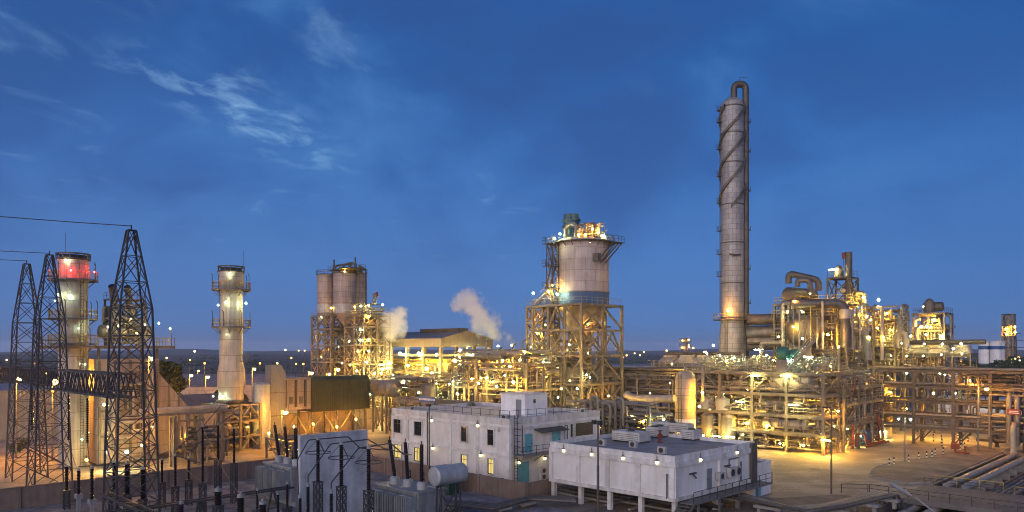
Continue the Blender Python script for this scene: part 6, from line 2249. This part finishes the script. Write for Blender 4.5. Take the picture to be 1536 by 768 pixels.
# ------------------------------------------------------------------ right pipe rack over the yard road
RB = thing('pipe_rack', 'long multi-level pipe rack on the right with golden light behind its pipes', 'pipe rack', 66.5, 133.8)
rng = random.Random(101)
steel_frame(RB, [0, 6.2, 12.4, 17.8, 22.5, 27], [0, 4.6], [5.0, 7.6, 10.2, 13.0], steel_dark, rng=rng, col=.48, beam=.44, decks=[], brace='none')
for z in (3.0, 5.05, 7.65, 10.25, 13.05):
    for k in range(8 if z > 3 else 5):
        rr_ = rng.uniform(.1, .27)
        part('pipe', MB().tube([(-1.5, .35 + k * .55, z + rr_), (27.5, .35 + k * .55, z + rr_)], rr_, 8), rng.choice([clad_dark, clad, steel_dark, clad_pale]), RB)
for u in (6.2, 12.4):
    part('brace', MB().bar((u, 0, .3), (u + 2.2, 0, 2.9), .2).bar((u, 4.6, .3), (u + 2.2, 4.6, 2.9), .2), steel_dark, RB, 0)
part('beam', MB().box(-.2, 27, -.2, .2, 2.6, 2.99).box(-.2, 27, 4.4, 4.8, 2.6, 2.99), steel_dark, RB, 0)
pipes(RB, (14, 27, -.8, 4, 1.2, 12.5), 30, rng, [clad_dark, clad], (.12, .3))
small_piping(RB, (0, 27, -.6, 4, 3.2, 13.4), 260, rng, [steel_dark, clad_dark, steel_grey], (.05, .11))
lamps(RB, [(1350, 597, 134, 'S', .34), (1335, 588, 135, 'Y', .24), (1455, 571, 124, 'S', .24), (1433, 590, 127, 'Y', .2), (1360, 613, 133, 'Y', .2), (1410, 620, 133, 'S', .34), (1380, 600, 137, 'Y', .34), (1430, 610, 132, 'S', .3), (1400, 590, 136, 'Y', .34), (1440, 640, 131, 'S', .28), (1370, 635, 137, 'S', .3)])
part('bent_pipe', MB().tube([(20.5, -.7, 1.0), (20.5, -.7, 9.3), (20.5, 4, 9.3)], .42, 12, 1.6), clad, RB)
part('bent_pipe', MB().tube([(21.6, -.7, 1.0), (21.6, -.7, 8.8), (21.6, 4, 8.8)], .42, 12, 1.6), clad, RB)
RS = thing('safety_sign', 'small red sign board with white lettering on the right pipe rack', 'sign', *at(1521, 116.2), z=6.2)
part('board', MB().box(-.9, .9, -.04, .04, 0, .9), pipe_red, RS, 0)
part('lettering', MB().box(-.7, .7, -.05, -.042, .25, .36).box(-.6, .6, -.05, -.042, .5, .64), white_paint, RS, 0)
part('post', MB().box(-.06, .06, .045, .16, -6.2, .8), galv, RS, 0)

# ------------------------------------------------------------------ pipelines in the trench
PLN = thing('pipeline', 'pair of big pale pipes bending down from the right pipe rack to the trench edge', 'pipeline', *from_uv(-25.9, 139.2))
for k in range(2):
    part('pipe', MB().tube([(k * 1.9, .6, 4.6), (k * 1.9, -1.4, 4.6), (k * 1.9, -1.4, -.2), (k * 1.9, -38.5, -.2), (k * 1.9, -38.5, -1.0), (k * 1.9, -90, -1.0)], .43, 16, 1.8), clad_pale, PLN)
m = MB()
for k in range(8):
    m.box(-.8, 2.7, -4 - k * 4.6, -3.6 - k * 4.6, -1.7, -.78)
part('sleeper', m, conc_lo, PLN, 0)
PL2 = thing('pipeline', 'bundle of slim dark pipes along the trench floor', 'pipeline', *from_uv(-22.4, 139.2))
for k in range(5):
    part('pipe', MB().tube([(k * .62, 0, 2.5 + .2 * k), (k * .62, -3.2 - k * .3, 2.5 + .2 * k), (k * .62, -3.2 - k * .3, -1.15), (k * .62, -92, -1.15)], .2 + .04 * (k % 2), 10, 1.8), rng.choice([clad_dark, clad]), PL2)
m = MB()
for k in range(16):
    m.box(-.4, 3.0, -6 - k * 5, -5.7 - k * 5, -1.7, -1.4)
part('sleeper', m, conc_lo, PL2, 0)
PL3 = thing('pipeline', 'broad grey pipe bundle crossing the trench at the right edge of the picture', 'pipeline', *from_uv(-17.2, 137))
for k in range(6):
    part('pipe', MB().tube([(k * .75, 0, -.55), (k * .75, -36, -.55), (k * .75, -37, -1.2), (k * .75, -90, -1.2)], .2 + .06 * (k % 2), 10, 1.8), rng.choice([clad, clad_dark, trafo_pale]), PL3)
m = MB()
for k in range(15):
    m.box(-.4, 4.2, -2 - k * 2.4, -1.7 - k * 2.4, -1.7, -.86)
part('sleeper', m, conc_lo, PL3, 0)
for (u, v, h, lab) in ((-15.5, 102.6, 1.2, 'left pale pipe loop beside the road in the right corner'), (-13.2, 103.4, 1.4, 'middle pale pipe loop beside the road in the right corner'), (-11.4, 102.3, 1.0, 'right pale pipe loop beside the road in the right corner')):
    t = thing('pipe_loop', lab, 'pipe', *from_uv(u, v), group='expansion loops by the road')
    part('pipe', MB().tube([(0, 0, -1.7), (0, 0, h), (9, 0, h - .1), (9, 0, -1.7)], .2, 10, 1.8), clad_pale, t)
    part('pipe', MB().tube([(.7, .5, -1.7), (.7, .5, h - .5), (9, .5, h - .5)], .14, 10, 1.8), clad, t)
PL4 = thing('pipeline', 'dark bundle of parallel pipes bending in front of the stilted white building', 'pipeline', *from_uv(-30.5, 69.9))
for k in range(5):
    o_ = k * .55
    part('pipe', MB().tube([(-14, 2.2 - o_, 1.25), (-7, 2.2 - o_, 1.25), (-.6 + o_, -.8 - o_ * .2, 1.25), (1.2 + o_ * .8, 3, 1.25), (2.4 + o_, 13.5, 1.25), (2.4 + o_, 15.5, -.6), (2.4 + o_, 26, -1.0)], .15 + .04 * (k % 2), 10, 1.5), rng.choice([clad_dark, clad, clad_dark]), PL4)
for (x, y) in ((-12, 1.0), (-8, 1.0), (-3, -.4), (2, 3.2), (3.2, 8), (3.8, 12)):
    part('support', MB().box(x - 1.4, x + 1.4, y - .4, y + .4, .72, .98).box(x - 1.1, x - .8, y - .2, y + .2, 0, .721).box(x + .8, x + 1.1, y - .2, y + .2, 0, .721), conc_lo, PL4, 0)
PL5 = thing('pipeline', 'dark pipe bundle curving over the gravel below the brown wall corner', 'pipeline', 4.2, 78.2)
for k in range(4):
    o_ = k * .45
    part('pipe', MB().tube([(2 + o_, 1.5 - o_, .8), (-1.5 + o_ * .4, -1 - o_, .8), (-1.5 + o_, -7 - o_, .8), (-9, -10 - o_, .8), (-16, -10 - o_, .8)], .18, 10, 2), rng.choice([clad_dark, clad]), PL5)
for (x, y) in ((-1.2, -3), (-1.2, -6.5), (-5.5, -9.3), (-10, -10.8), (-14, -10.8)):
    part('support', MB().box(x - .9, x + .9, y - .9, y + .9, .35, .6).box(x - .2, x + .2, y - .2, y + .2, 0, .35), conc_lo, PL5, 0)

# ------------------------------------------------------------------ guard rails, bollards, lamps along the road
def guard(label, a, b, mat, z=.03, h=1.0):
    t = thing('guard_rail', label, 'guard rail', *from_uv(*a), z=z, group='guard rails along the trench road')
    d_ = (b[0] - a[0], b[1] - a[1], 0)
    L_ = math.hypot(d_[0], d_[1])
    n = max(1, int(L_ / 2))
    for k in range(n + 1):
        part('post', MB().bar((d_[0] * k / n, d_[1] * k / n, 0), (d_[0] * k / n, d_[1] * k / n, h), .08), mat, t, 0)
    part('rail', MB().bar((0, 0, h), d_[:2] + (h,), .075).bar((0, 0, h * .55), d_[:2] + (h * .55,), .06), mat, t, 0)


guard('grey guard rail along the near edge of the road bridge', (-30.6, 88.8), (-2, 88.8), galv)
guard('grey guard rail at the left end of the road bridge, seen side-on', (-33, 86.8), (-30.7, 88.6), galv)
guard('yellow guard rail on the far side of the road above the pale pipes', (-27.2, 101.2), (-20, 101.2), rail_yellow, 0.0)
guard('low yellow guard rail on the trench side further along the road', (-19.0, 101.6), (-8, 101.6), rail_yellow, -.4)
guard('grey crash barrier along the far edge of the road', (-28, 99.8), (4, 99.8), galv, .03, .75)


def bollard(px, py, label):
    X, Y = ground(px, py)
    t = thing('bollard', label, 'bollard', X, Y, z=.1, group='black and white striped bollards round the yard')
    m = MB()
    for k in range(5):
        m.mi = k % 2
        m.lathe([(.1, k * .24), (.1, k * .24 + .239)], n=10)
    m.mi = 0
    m.lathe([(.1, 1.2), (.06, 1.26), (.001, 1.28)], n=10)
    part('post', m, [black, white_paint], t)
    part('foot', MB().cbox(0, 0, -.1, .34, .34, .1), conc_lo, t, 0)


blab = 'striped bollard along the curved kerb or beneath the right pipe rack'
for px, py in ((1334, 702), (1341, 700), (1363, 696), (1378, 692), (1390, 690), (1398, 689), (1403, 686), (1415, 684), (1440, 678), (1447, 676), (1386, 661), (1400, 662), (1412, 664), (1428, 665), (1442, 667), (1437, 659), (1452, 663), (1413, 670)):
    bollard(px, py, blab)
for px, py, lab in ((1222, 704, 'round iron manhole cover in the lit yard before the process block'), (1275, 726, 'round iron manhole cover near the tall thin lamp pole')):
    t = thing('manhole_cover', lab, 'manhole', *ground(px, py))
    part('cover', MB().lathe([(.55, .006), (.55, .03), (.5, .035), (.001, .035)], n=24), steel_dark, t)
    part('frame', MB().ring(.56, .72, .006, .04), conc_lo, t)
for (px, py, lab) in ((1433, 680, 'red fire hose box on a post at the island edge'), (1448, 684, 'red hydrant standing pipe on the sandy island')):
    X, Y = ground(px, py)
    if 'box' in lab:
        t = thing('hose_box', lab, 'hose box', X, Y, z=.1)
        part('cabinet', MB().box(-.55, .55, -.3, .3, .6, 1.5), pipe_red, t, 0)
        part('post', MB().box(-.1, .1, -.1, .1, 0, .598), galv, t, 0)
    else:
        t = thing('fire_hydrant', lab, 'hydrant', X, Y, z=.1)
        part('body', MB().lathe([(.3, 0), (.3, .1), (.15, .12), (.15, 1.1), (.25, 1.15), (.1, 1.4)], n=12), pipe_red, t)
        part('outlet', MB().tube([(-1.4, 0, .4), (.6, 0, .4)], .13, 8), pipe_red, t)


def street_lamp(px, py, Y, label, kind='S', r=.3, z0=0.0, arm=1.2, double=False, pole_r=.09, group='street lamps', face=-45):
    """px, py, Y: survey position of the lantern"""
    X, _ = at(px, Y)
    h = pz(py, Y) - z0
    t = thing('street_lamp', label, 'street lamp', X, Y, z0, rot=face, group=group)
    part('pole', MB().tube([(-arm, 0, 0), (-arm, 0, h * .5)], pole_r * 1.4, 8).tube([(-arm, 0, h * .5), (-arm, 0, h + .2)], pole_r, 8), steel_grey, t)
    for s in ((1, -1) if double else (1,)):
        m = MB().tube([(-arm, 0, h + .15), (-arm + s * arm * .6, 0, h + .3), (-arm + s * arm, 0, h + .25)], .05, 6)
        part('arm', m, steel_grey, t)
        x = -arm + s * arm
        hd = part('lamp_head', MB().lathe([(.36, h + .08), (.3, h + .2), (.1, h + .3), (.001, h + .31)], (x, 0, 0), 12), steel_grey, t)
        part('lens', MB().globe((x, 0, h - .05), r * .66), LAMPS[kind], hd)
    return t


for px, py, Y, k, r, lab in (
        (27, 570, 112, 'S', .6, 'orange street lamp glowing between the two leftmost lattice towers'),
        (82, 573, 108, 'S', .6, 'orange street lamp glowing low beside the tower before the stack'),
        (228, 537, 94, 'S', .4, 'bright lamp just right of the tallest lattice tower top platform'),
        (268, 563, 190, 'S', .4, 'leftmost orange street lamp of the cluster left of the second stack'),
        (270, 553, 235, 'S', .5, 'orange street lamp behind the leftmost of the cluster left of the second stack'),
        (287, 563, 200, 'S', .55, 'brightest middle orange street lamp of the cluster left of the second stack'),
        (312, 565, 160, 'S', .45, 'orange street lamp of the cluster nearest the second stack'),
        (298, 556, 260, 'S', .4, 'small orange street lamp behind the middle of the cluster'),
        (382, 553, 165, 'S', .42, 'orange street lamp just right of the second stack'),
        (363, 546, 250, 'S', .36, 'small orange lamp touching the right side of the second stack'),
        (467, 559, 148, 'S', .5, 'bright orange street lamp above the olive filter house'),
        (507, 554, 160, 'S', .46, 'orange street lamp over the right end of the olive filter house'),
        (494, 561, 165, 'S', .34, 'smaller orange lamp between two bright ones above the olive filter house'),
        (428, 618, 120, 'S', .5, 'brilliant orange lamp on a pole before the beige filter house'),
        (573, 553, 158, 'S', .42, 'brilliant lamp before the left end of the open hall'),
        (1480, 583, 117, 'S', .36, 'bright orange street lamp before the right pipe rack'),
        (1257, 616, 116, 'S', .22, 'orange lamp on a tall thin pole at the block corner')):
    street_lamp(px, py, Y, lab, k, r)
street_lamp(1366, 629, 106, 'pole lamp with twin lamps standing on the curved kerb', 'W', .2, double=True, arm=.8)
# plain unlit poles
P_ = thing('light_mast', 'dark thin mast with unlit floodlights rising before the stilted white building', 'mast', *at(897, 73))
part('pole', MB().tube([(0, 0, 0), (0, 0, 5)], .13, 8).tube([(0, 0, 5), (0, 0, 9.4)], .09, 8), steel_dark, P_)
for s in (-.35, .35):
    part('floodlight', MB().box(s - .2, s + .2, -.35, 0, 9.1, 9.5), black, P_, 0)
P_ = thing('light_mast', 'slim dark pole with a small box lamp against the left wall of the two-storey building', 'mast', *at(644, 91))
part('pole', MB().tube([(0, 0, 0), (0, 0, 9.8)], .08, 8), steel_dark, P_)
part('floodlight', MB().box(-.5, .1, -.2, .2, 9.5, 9.8), black, P_, 0)
P_ = thing('light_mast', 'tall thin lamp pole standing on the dusty road in front of the process block', 'mast', *ground(1247, 741))
part('pole', MB().tube([(0, 0, 0), (0, 0, 7)], .11, 8).tube([(0, 0, 7), (0, 0, 9.6), (-.7, .7, 9.9)], .08, 8), steel_dark, P_)
part('lamp_head', MB().box(-1.2, -.4, .4, 1.0, 9.75, 9.95), black, P_, 0)
# lamp arm close to the camera at the bottom right
X, Y = at(1356, 46)
P_ = thing('street_lamp', 'unlit grey cobra-head street lamp close to the viewer at the bottom right', 'street lamp', X, Y, 0, rot=-10)
part('pole', MB().tube([(4.4, -1, 0), (4.4, -1, 4.2), (4.0, -.9, 4.6), (.6, -.1, 7.3)], .06, 8, 3), galv_light, P_)
hd = MB()
hd.lathe([(.02, -1.1), (.16, -1.0), (.24, -.3), (.2, .35), (.08, .6), (.02, .62)], n=12, axis='x')
hd.v = [(x * .9, y * .9, z * .55) for x, y, z in hd.v]
o = part('lamp_head', hd, trafo_pale, P_)
o.location, o.rotation_euler = (0, 0, 7.62), (0, R(32), 0)
# ------------------------------------------------------------------ steam
def plume(label, pts, density, scale, seed):
    """soft puffs: (px, py, radius in px, depth); density falls off from each puff's middle and is torn by noise"""
    X0, Y0 = at(pts[0][0], pts[0][3])
    Z0 = pz(pts[0][1], pts[0][3])
    blobs = []
    bm = bmesh.new()
    for px, py, r, Y in pts:
        X, _ = at(px, Y)
        q = r / FPX * Y
        c = (X - X0, Y - Y0, pz(py, Y) - Z0)
        blobs.append((c, q))
        bmesh.ops.create_icosphere(bm, subdivisions=2, radius=q * 1.08, matrix=Matrix.Translation(c))
    me = bpy.data.meshes.new('steam_plume')
    bm.to_mesh(me)
    bm.free()
    o = bpy.data.objects.new('steam_plume', me)
    C.objects.link(o)
    o.location = (X0, Y0, Z0)
    rm = o.modifiers.new('remesh', 'REMESH')
    rm.mode = 'VOXEL'
    rm.voxel_size = .5
    m = bpy.data.materials.new('steam')
    m.use_nodes = True
    nt = m.node_tree
    N, L = nt.nodes, nt.links
    N.remove(N['Principled BSDF'])
    pv = N.new('ShaderNodeVolumePrincipled')
    pv.inputs['Color'].default_value = (0.97, 0.985, 1.0, 1)
    pv.inputs['Anisotropy'].default_value = 0.1
    tc = N.new('ShaderNodeTexCoord')
    total = None
    for c, q in blobs:
        d = N.new('ShaderNodeVectorMath')
        d.operation = 'DISTANCE'
        d.inputs[1].default_value = c
        L.new(tc.outputs['Object'], d.inputs[0])
        r_ = N.new('ShaderNodeMapRange')
        r_.inputs[1].default_value = 0
        r_.inputs[2].default_value = q
        r_.inputs[3].default_value = 1
        r_.inputs[4].default_value = 0
        L.new(d.outputs['Value'], r_.inputs[0])
        if total is None:
            total = r_.outputs[0]
        else:
            mx = N.new('ShaderNodeMath')
            mx.operation = 'MAXIMUM'
            L.new(total, mx.inputs[0])
            L.new(r_.outputs[0], mx.inputs[1])
            total = mx.outputs[0]
    n = N.new('ShaderNodeTexNoise')
    n.noise_dimensions = '4D'
    n.inputs['W'].default_value = seed
    n.inputs['Scale'].default_value = scale
    n.inputs['Detail'].default_value = 5
    n.inputs['Roughness'].default_value = 0.6
    L.new(tc.outputs['Object'], n.inputs['Vector'])
    ad = N.new('ShaderNodeMath')
    ad.operation = 'MULTIPLY_ADD'
    ad.inputs[1].default_value = 2.4
    L.new(n.outputs['Fac'], ad.inputs[0])
    L.new(total, ad.inputs[2])
    mr = N.new('ShaderNodeMapRange')
    mr.inputs[1].default_value = 1.38
    mr.inputs[2].default_value = 2.0
    mr.inputs[3].default_value = 0.0
    mr.inputs[4].default_value = density
    L.new(ad.outputs[0], mr.inputs[0])
    L.new(mr.outputs[0], pv.inputs['Density'])
    L.new(pv.outputs[0], N['Material Output'].inputs['Volume'])
    me.materials.append(m)
    return tag(o, label, 'steam', 'steam plumes')


plume('billowing steam plume drifting up from behind the open hall roof', [(742, 504, 12, 172), (734, 496, 18, 172), (726, 486, 25, 172), (719, 474, 23, 172), (711, 462, 22, 172), (704, 450, 21, 172), (692, 454, 18, 172), (738, 482, 17, 172), (684, 462, 9, 172)], .9, .38, 1.0)
plume('rounded steam puff rising beside the brown vessel right of the three silos', [(588, 502, 15, 172), (590, 492, 22, 172), (594, 481, 23, 172), (599, 473, 16, 172), (578, 490, 15, 172), (582, 478, 13, 172)], .9, .38, 2.0)
plume('thin wisp of steam right of the open hall', [(768, 513, 6, 160), (763, 506, 8, 160), (757, 500, 6, 160)], .35, .5, 4.0)

# ------------------------------------------------------------------ trees and far surroundings
def leaf_mat(name, a, b):
    m, nt, bs = new_mat(name)
    N, L = nt.nodes, nt.links
    tc = N.new('ShaderNodeTexCoord')
    n = N.new('ShaderNodeTexNoise')
    n.inputs['Scale'].default_value = 1.2
    L.new(tc.outputs['Object'], n.inputs['Vector'])
    mx = N.new('ShaderNodeMix')
    mx.data_type = 'RGBA'
    mx.inputs['A'].default_value = (*a, 1)
    mx.inputs['B'].default_value = (*b, 1)
    L.new(n.outputs['Fac'], mx.inputs['Factor'])
    L.new(mx.outputs['Result'], bs.inputs['Base Color'])
    bs.inputs['Roughness'].default_value = .8
    return m


leaf = leaf_mat('dark_foliage', (.03, .045, .02), (.075, .095, .04))
bark = M('rough_bark', (.10, .07, .05), .9, 0, .4, 3, 0, .6)


def clumps(m, c, r, n, rng, s=(.25, .6), sq=.75):
    """leaf sprays spread through an uneven crown"""
    lobes = [(Vector((rng.uniform(-.55, .55) * r, rng.uniform(-.55, .55) * r, rng.uniform(-.4, .5) * r * sq)), rng.uniform(.4, .7) * r) for _ in range(7)]
    for _ in range(n):
        o, lr = rng.choice(lobes)
        d = Vector((rng.gauss(0, 1), rng.gauss(0, 1), rng.gauss(0, 1))).normalized() * lr * rng.uniform(.55, 1.05)
        p = Vector(c) + o + Vector((d.x, d.y, d.z * sq))
        a = Vector((rng.gauss(0, 1), rng.gauss(0, 1), rng.gauss(0, .6))).normalized()
        b = a.orthogonal().normalized()
        q = rng.uniform(*s)
        m.add([p - a * q, p + b * q * .6, p + a * q, p - b * q * .6], [(0, 1, 2, 3)])


def tree(label, X, Y, h, r, seed, n=900):
    t = thing('tree', label, 'tree', X, Y, group='dark trees at the edge of the plant')
    rng = random.Random(seed)
    m = MB()
    m.tube([(0, 0, 0), (.1, 0, h * .3), (.2, .1, h * .6)], [.28 * h / 7] * 5 + [.2 * h / 7, .12 * h / 7][:2], 7) if False else m.lathe([(.3 * h / 7, 0), (.2 * h / 7, h * .3), (.1 * h / 7, h * .65)], n=7)
    for k in range(4):
        a = k * 1.6 + seed
        m.bar((0, 0, h * (.3 + .06 * k)), (r * .6 * math.cos(a), r * .6 * math.sin(a), h * (.6 + .05 * k)), .14 * h / 7)
    part('trunk', m, bark, t)
    m = MB()
    clumps(m, (0, 0, h - r * .7), r, n, rng, (.16 * h / 7, .34 * h / 7))
    part('crown', m, leaf, t, 0)


rng = random.Random(7)
for px, pyt, Y, r, lab in ((1462, 541, 215, 4.6, 'round dark tree left of the far white shed'), (1476, 546, 205, 3.8, 'low dark tree before the far white shed'), (1508, 538, 220, 5.2, 'tall dark tree in front of the far lattice tower'), (1525, 547, 200, 5.0, 'dark tree at the right edge of the picture'), (1492, 553, 195, 4.0, 'bushy dark tree between the two far white silos and the rack'), (1534, 552, 230, 5.4, 'dark tree beyond the right edge one'), (244, 540, 155, 3.6, 'lamp-lit green tree right of the tallest lattice tower'), (250, 556, 165, 4.4, 'dark tree below the lamp-lit one'), (236, 553, 175, 4.8, 'dark tree behind the tallest lattice tower'), (262, 590, 190, 2.6, 'dusty shrub-like tree lit orange by the street lamps'), (330, 583, 200, 2.4, 'dusty low tree left of the second stack'), (315, 590, 195, 2.2, 'low tree under the orange lamp cluster'), (360, 590, 190, 2.2, 'low tree right of the second stack'), (30, 672, 118, 1.5, 'small bush-like tree beside the far wall at the left edge')):
    X, _ = at(px, Y)
    tree(lab, X, Y, max(2.2, pz(pyt, Y)), r, px, 2600)
# scrub spread over the far plain
m = MB()
for _ in range(900):
    Y = 230 * math.exp(rng.random() * 2.2)
    X = rng.uniform(-.82, .82) * Y
    if -.08 * Y < X < .62 * Y and Y < 330:
        continue
    r = rng.uniform(1.2, 3.6) * (1 + Y / 1500)
    for _k in range(26):
        p = Vector((X + rng.gauss(0, r), Y + rng.gauss(0, r), abs(rng.gauss(0, .5)) * r * .55))
        a = Vector((rng.gauss(0, 1), rng.gauss(0, 1), rng.gauss(0, .5))).normalized()
        b = a.orthogonal().normalized()
        q = rng.uniform(.4, .9) * r * .5
        m.add([p - a * q, p + b * q * .6, p + a * q, p - b * q * .6], [(0, 1, 2, 3)])
part('scrub', m, leaf, None, 0, kind='stuff')['label'] = 'dark scrub scattered over the plain behind the plant'
# low ridge on the horizon
m = MB()
n = 120
vs, fs = [], []
for i in range(n + 1):
    a = R(50 + 80 * i / n)
    hgt = 12 + 6 * math.sin(i * .21) + 4 * math.sin(i * .53 + 1) + rng.uniform(0, 3)
    for rad, z in ((4200, 0), (4500, max(3, hgt)), (5200, max(2, hgt * .8)), (5600, 0)):
        vs.append((rad * math.cos(a), rad * math.sin(a), z))
for i in range(n):
    for k in range(3):
        fs.append((i * 4 + k, i * 4 + k + 1, i * 4 + k + 5, i * 4 + k + 4))
m.add(vs, fs)
structure('hills', m, g_hill)
# far buildings
def block(name, label, px, Y, w, d_, h, wall, roof, gable=True, rot=-45, cat='warehouse'):
    t = thing(name, label, cat, *at(px, Y), rot=rot)
    part('wall', MB().box(-w / 2, w / 2, -d_ / 2, d_ / 2, 0, h), wall, t, 0)
    if gable:
        part('roof', MB().prism([(-d_ / 2 - .4, h + .003), (d_ / 2 + .4, h + .003), (0, h + d_ * .16)], -w / 2 - .4, w / 2 + .4, 'yz'), roof, t, 0)
    else:
        part('roof', MB().box(-w / 2 - .3, w / 2 + .3, -d_ / 2 - .3, d_ / 2 + .3, h + .003, h + .5), roof, t, 0)
    m = MB()
    for k in range(3):
        x = -w / 2 + w * (k + .5) / 3
        m.box(x - 1.2, x + 1.2, -d_ / 2 - .06, -d_ / 2 - .002, .05, 3.4)
    part('door', m, door_grey, t, 0)
    return t


block('warehouse', 'long low pale warehouse behind the second stack', 330, 230, 60, 22, 5.5, beige_panel, roof_sheet, rot=0)
block('warehouse', 'dark grey corrugated warehouse behind the leftmost lattice towers', 30, 150, 34, 16, 8.6, grey_sheet, roof_dark, False)
block('warehouse', 'low dusty warehouse behind the box duct', 425, 215, 26, 16, 6.5, beige_panel, roof_sheet)
block('warehouse', 'long low grey warehouse between the big silo and the cream vessel', 965, 250, 40, 30, 11.0, wall_sheet, roof_dark, False, rot=0)
block('warehouse', 'white gabled shed beyond the dark trees at the right', 1488, 330, 30, 18, 7.5, white_wall, roof_sheet)
block('warehouse', 'pale flat building between the shed and the right pipe rack', 1520, 175, 30, 8, 4.4, white_wall, roof_grey, False)
for px, lab in ((1476, 'left pair of far white silos with dark window bands'), (1499, 'right far white silo with a dark window band')):
    t = thing('silo', lab, 'silo', *at(px, 390), group='far white silos')
    for k in range(2 if px == 1476 else 1):
        part('shell', MB().lathe([(2.6, 0), (2.6, 20.5)], (k * 5.3, 0, 0), 24), white_wall, t)
        part('window_band', MB().lathe([(2.62, 16.8), (2.62, 18.6)], (k * 5.3, 0, 0), 24), blue_paint, t)
        part('cap', MB().lathe([(2.75, 20.503), (2.75, 21), (.2, 21.4)], (k * 5.3, 0, 0), 24), white_trim, t)


def far_tower(label, px, Y, h, w, lampz, kinds):
    t = thing('process_tower', label, 'tower', *at(px, Y))
    rng = random.Random(px)
    a = w / 2
    for x, y in ((-a, -a), (a, -a), (a, a), (-a, a)):
        part('column', MB().box(x - .3, x + .3, y - .3, y + .3, 0, h), steel, t, 0)
    c0 = [(-a, -a, 0), (a, -a, 0), (a, a, 0), (-a, a, 0)]
    part('lattice_bracing', MB().lattice(c0, [(x, y, h) for x, y, _ in c0], int(h / w / .9), .28), steel, t, 0)
    part('vessel', MB().lathe([(a * .62, 2), (a * .62, h - 2), (.1, h + 1)], n=16), clad_pale, t)
    for k in range(6):
        part('landing', MB().box(-a - .5, a + .5, -a - .5, a + .5, h * (k + 1) / 6 - .2, h * (k + 1) / 6), steel_dark, t, 0)
    for z, k in zip(lampz, kinds):
        lamp(t, (-a * .2, -a - .6, z * h), k, .55)
        lamp(t, (a + .6, -a * .1, z * h + 1), k, .55)
    return t


far_tower('tall slim far lattice tower lit orange at the right edge', 1513, 400, 36, 5.0, (.1, .2, .3, .7, .78), 'SSYSS')
far_tower('tiny far process tower on the horizon left of the tall column', 1028, 1100, 34, 12, (.3, .6, .9), 'SSY')
PYL = thing('lattice_tower', 'thin far lattice mast right of the slim orange tower', 'lattice tower', *at(1523, 420))
part('leg', MB().bar((-1, -1, 0), (-.3, -.3, 27), .3).bar((1, 1, 0), (.3, .3, 27), .3).bar((1, -1, 0), (.3, -.3, 27), .3).bar((-1, 1, 0), (-.3, .3, 27), .3), galv, PYL, 0)
part('cross_arm', MB().bar((-4, 0, 18), (4, 0, 18), .3).bar((-4, 0, 22), (4, 0, 22), .3).bar((-3, 0, 26), (3, 0, 26), .3), galv, PYL, 0)
# far tank and sheds row on the horizon right of the big silo
# distant lamps on the plain
rng = random.Random(31)
protos = {}
far = []
for px, py, k in ((292, 527, 'W'), (428, 525, 'W'), (285, 540, 'S'), (437, 537, 'S'), (307, 545, 'S'), (416, 545, 'Y'), (455, 546, 'S'), (444, 546, 'S'), (390, 545, 'S'), (448, 526, 'Y'), (457, 526, 'Y'), (940, 533, 'S'), (952, 530, 'Y'), (960, 533, 'Y'), (966, 528, 'S'), (935, 536, 'Y'), (925, 522, 'Y'), (1000, 526, 'Y'), (1512, 545, 'F'), (1496, 548, 'F'), (1502, 536, 'Y'), (1530, 541, 'W'), (1528, 536, 'S'), (1033, 517, 'Y'), (1040, 522, 'Y'), (250, 537, 'Y'), (70, 560, 'Y'), (10, 540, 'Y'), (52, 545, 'S'), (1440, 528, 'Y'), (1449, 535, 'Y')):
    if py > 536:
        Y = rng.uniform(230, 330)
    else:
        Y = rng.uniform(500, 800)
    far.append((px, py, Y, k))
for px, py, Y, k in far:
    zt = pz(py, Y)
    zt = max(zt, 5.0)
    X, _ = at(px, Y)
    lab = {'W': 'distant white street lamp on the plain', 'S': 'distant orange street lamp on the plain', 'Y': 'distant yellow street lamp on the plain', 'F': 'distant pale street lamp among the trees at the right'}[k]
    key = (k, py > 536)
    if key not in protos:
        t = thing('street_lamp', lab, 'street lamp', 0, 0, group='distant ' + {'W': 'white', 'S': 'orange', 'Y': 'yellow', 'F': 'pale'}[k] + ' lamps')
        part('pole', MB().tube([(0, 0, -22), (0, 0, 0)], .12, 6), steel_grey, t)
        part('lens', MB().globe((0, 0, 0), .36 if py > 536 else .75), LAMPS['d' + k], t)
        protos[key] = t
    else:
        t = copy_tree(protos[key])
    place(t, X, Y, zt)

# ------------------------------------------------------------------ evening air
hz = MB().box(-7400, 7400, -7400, 7400, -4, 90)
m = bpy.data.materials.new('evening_haze')
m.use_nodes = True
nt = m.node_tree
nt.nodes.remove(nt.nodes['Principled BSDF'])
pv = nt.nodes.new('ShaderNodeVolumePrincipled')
pv.inputs['Color'].default_value = (.82, .9, 1, 1)
pv.inputs['Density'].default_value = 0.0001
nt.links.new(pv.outputs[0], nt.nodes['Material Output'].inputs['Volume'])
part('haze', hz, m, None, 0, kind='stuff')['label'] = 'thin evening haze over the plain'

# ------------------------------------------------------------------ render settings
vs_ = scene.view_settings
vs_.view_transform = 'Standard'
vs_.look = 'None'
vs_.exposure = 0.0
vs_.gamma = 1.0
scene.render.engine = 'CYCLES'
cy = scene.cycles
cy.use_denoising = True
cy.denoising_prefilter = 'ACCURATE'
cy.pixel_filter_type = 'BLACKMAN_HARRIS'
cy.filter_width = 1.0
cy.use_light_tree = True
cy.max_bounces = 14
cy.diffuse_bounces = 3
cy.glossy_bounces = 3
cy.transmission_bounces = 2
cy.volume_bounces = 12
cy.sample_clamp_indirect = 4.0
cy.sample_clamp_direct = 0.0
cy.blur_glossy = 1.0
cy.volume_step_rate = 2.0
cy.volume_max_steps = 128
print('PARTS', PARTS)
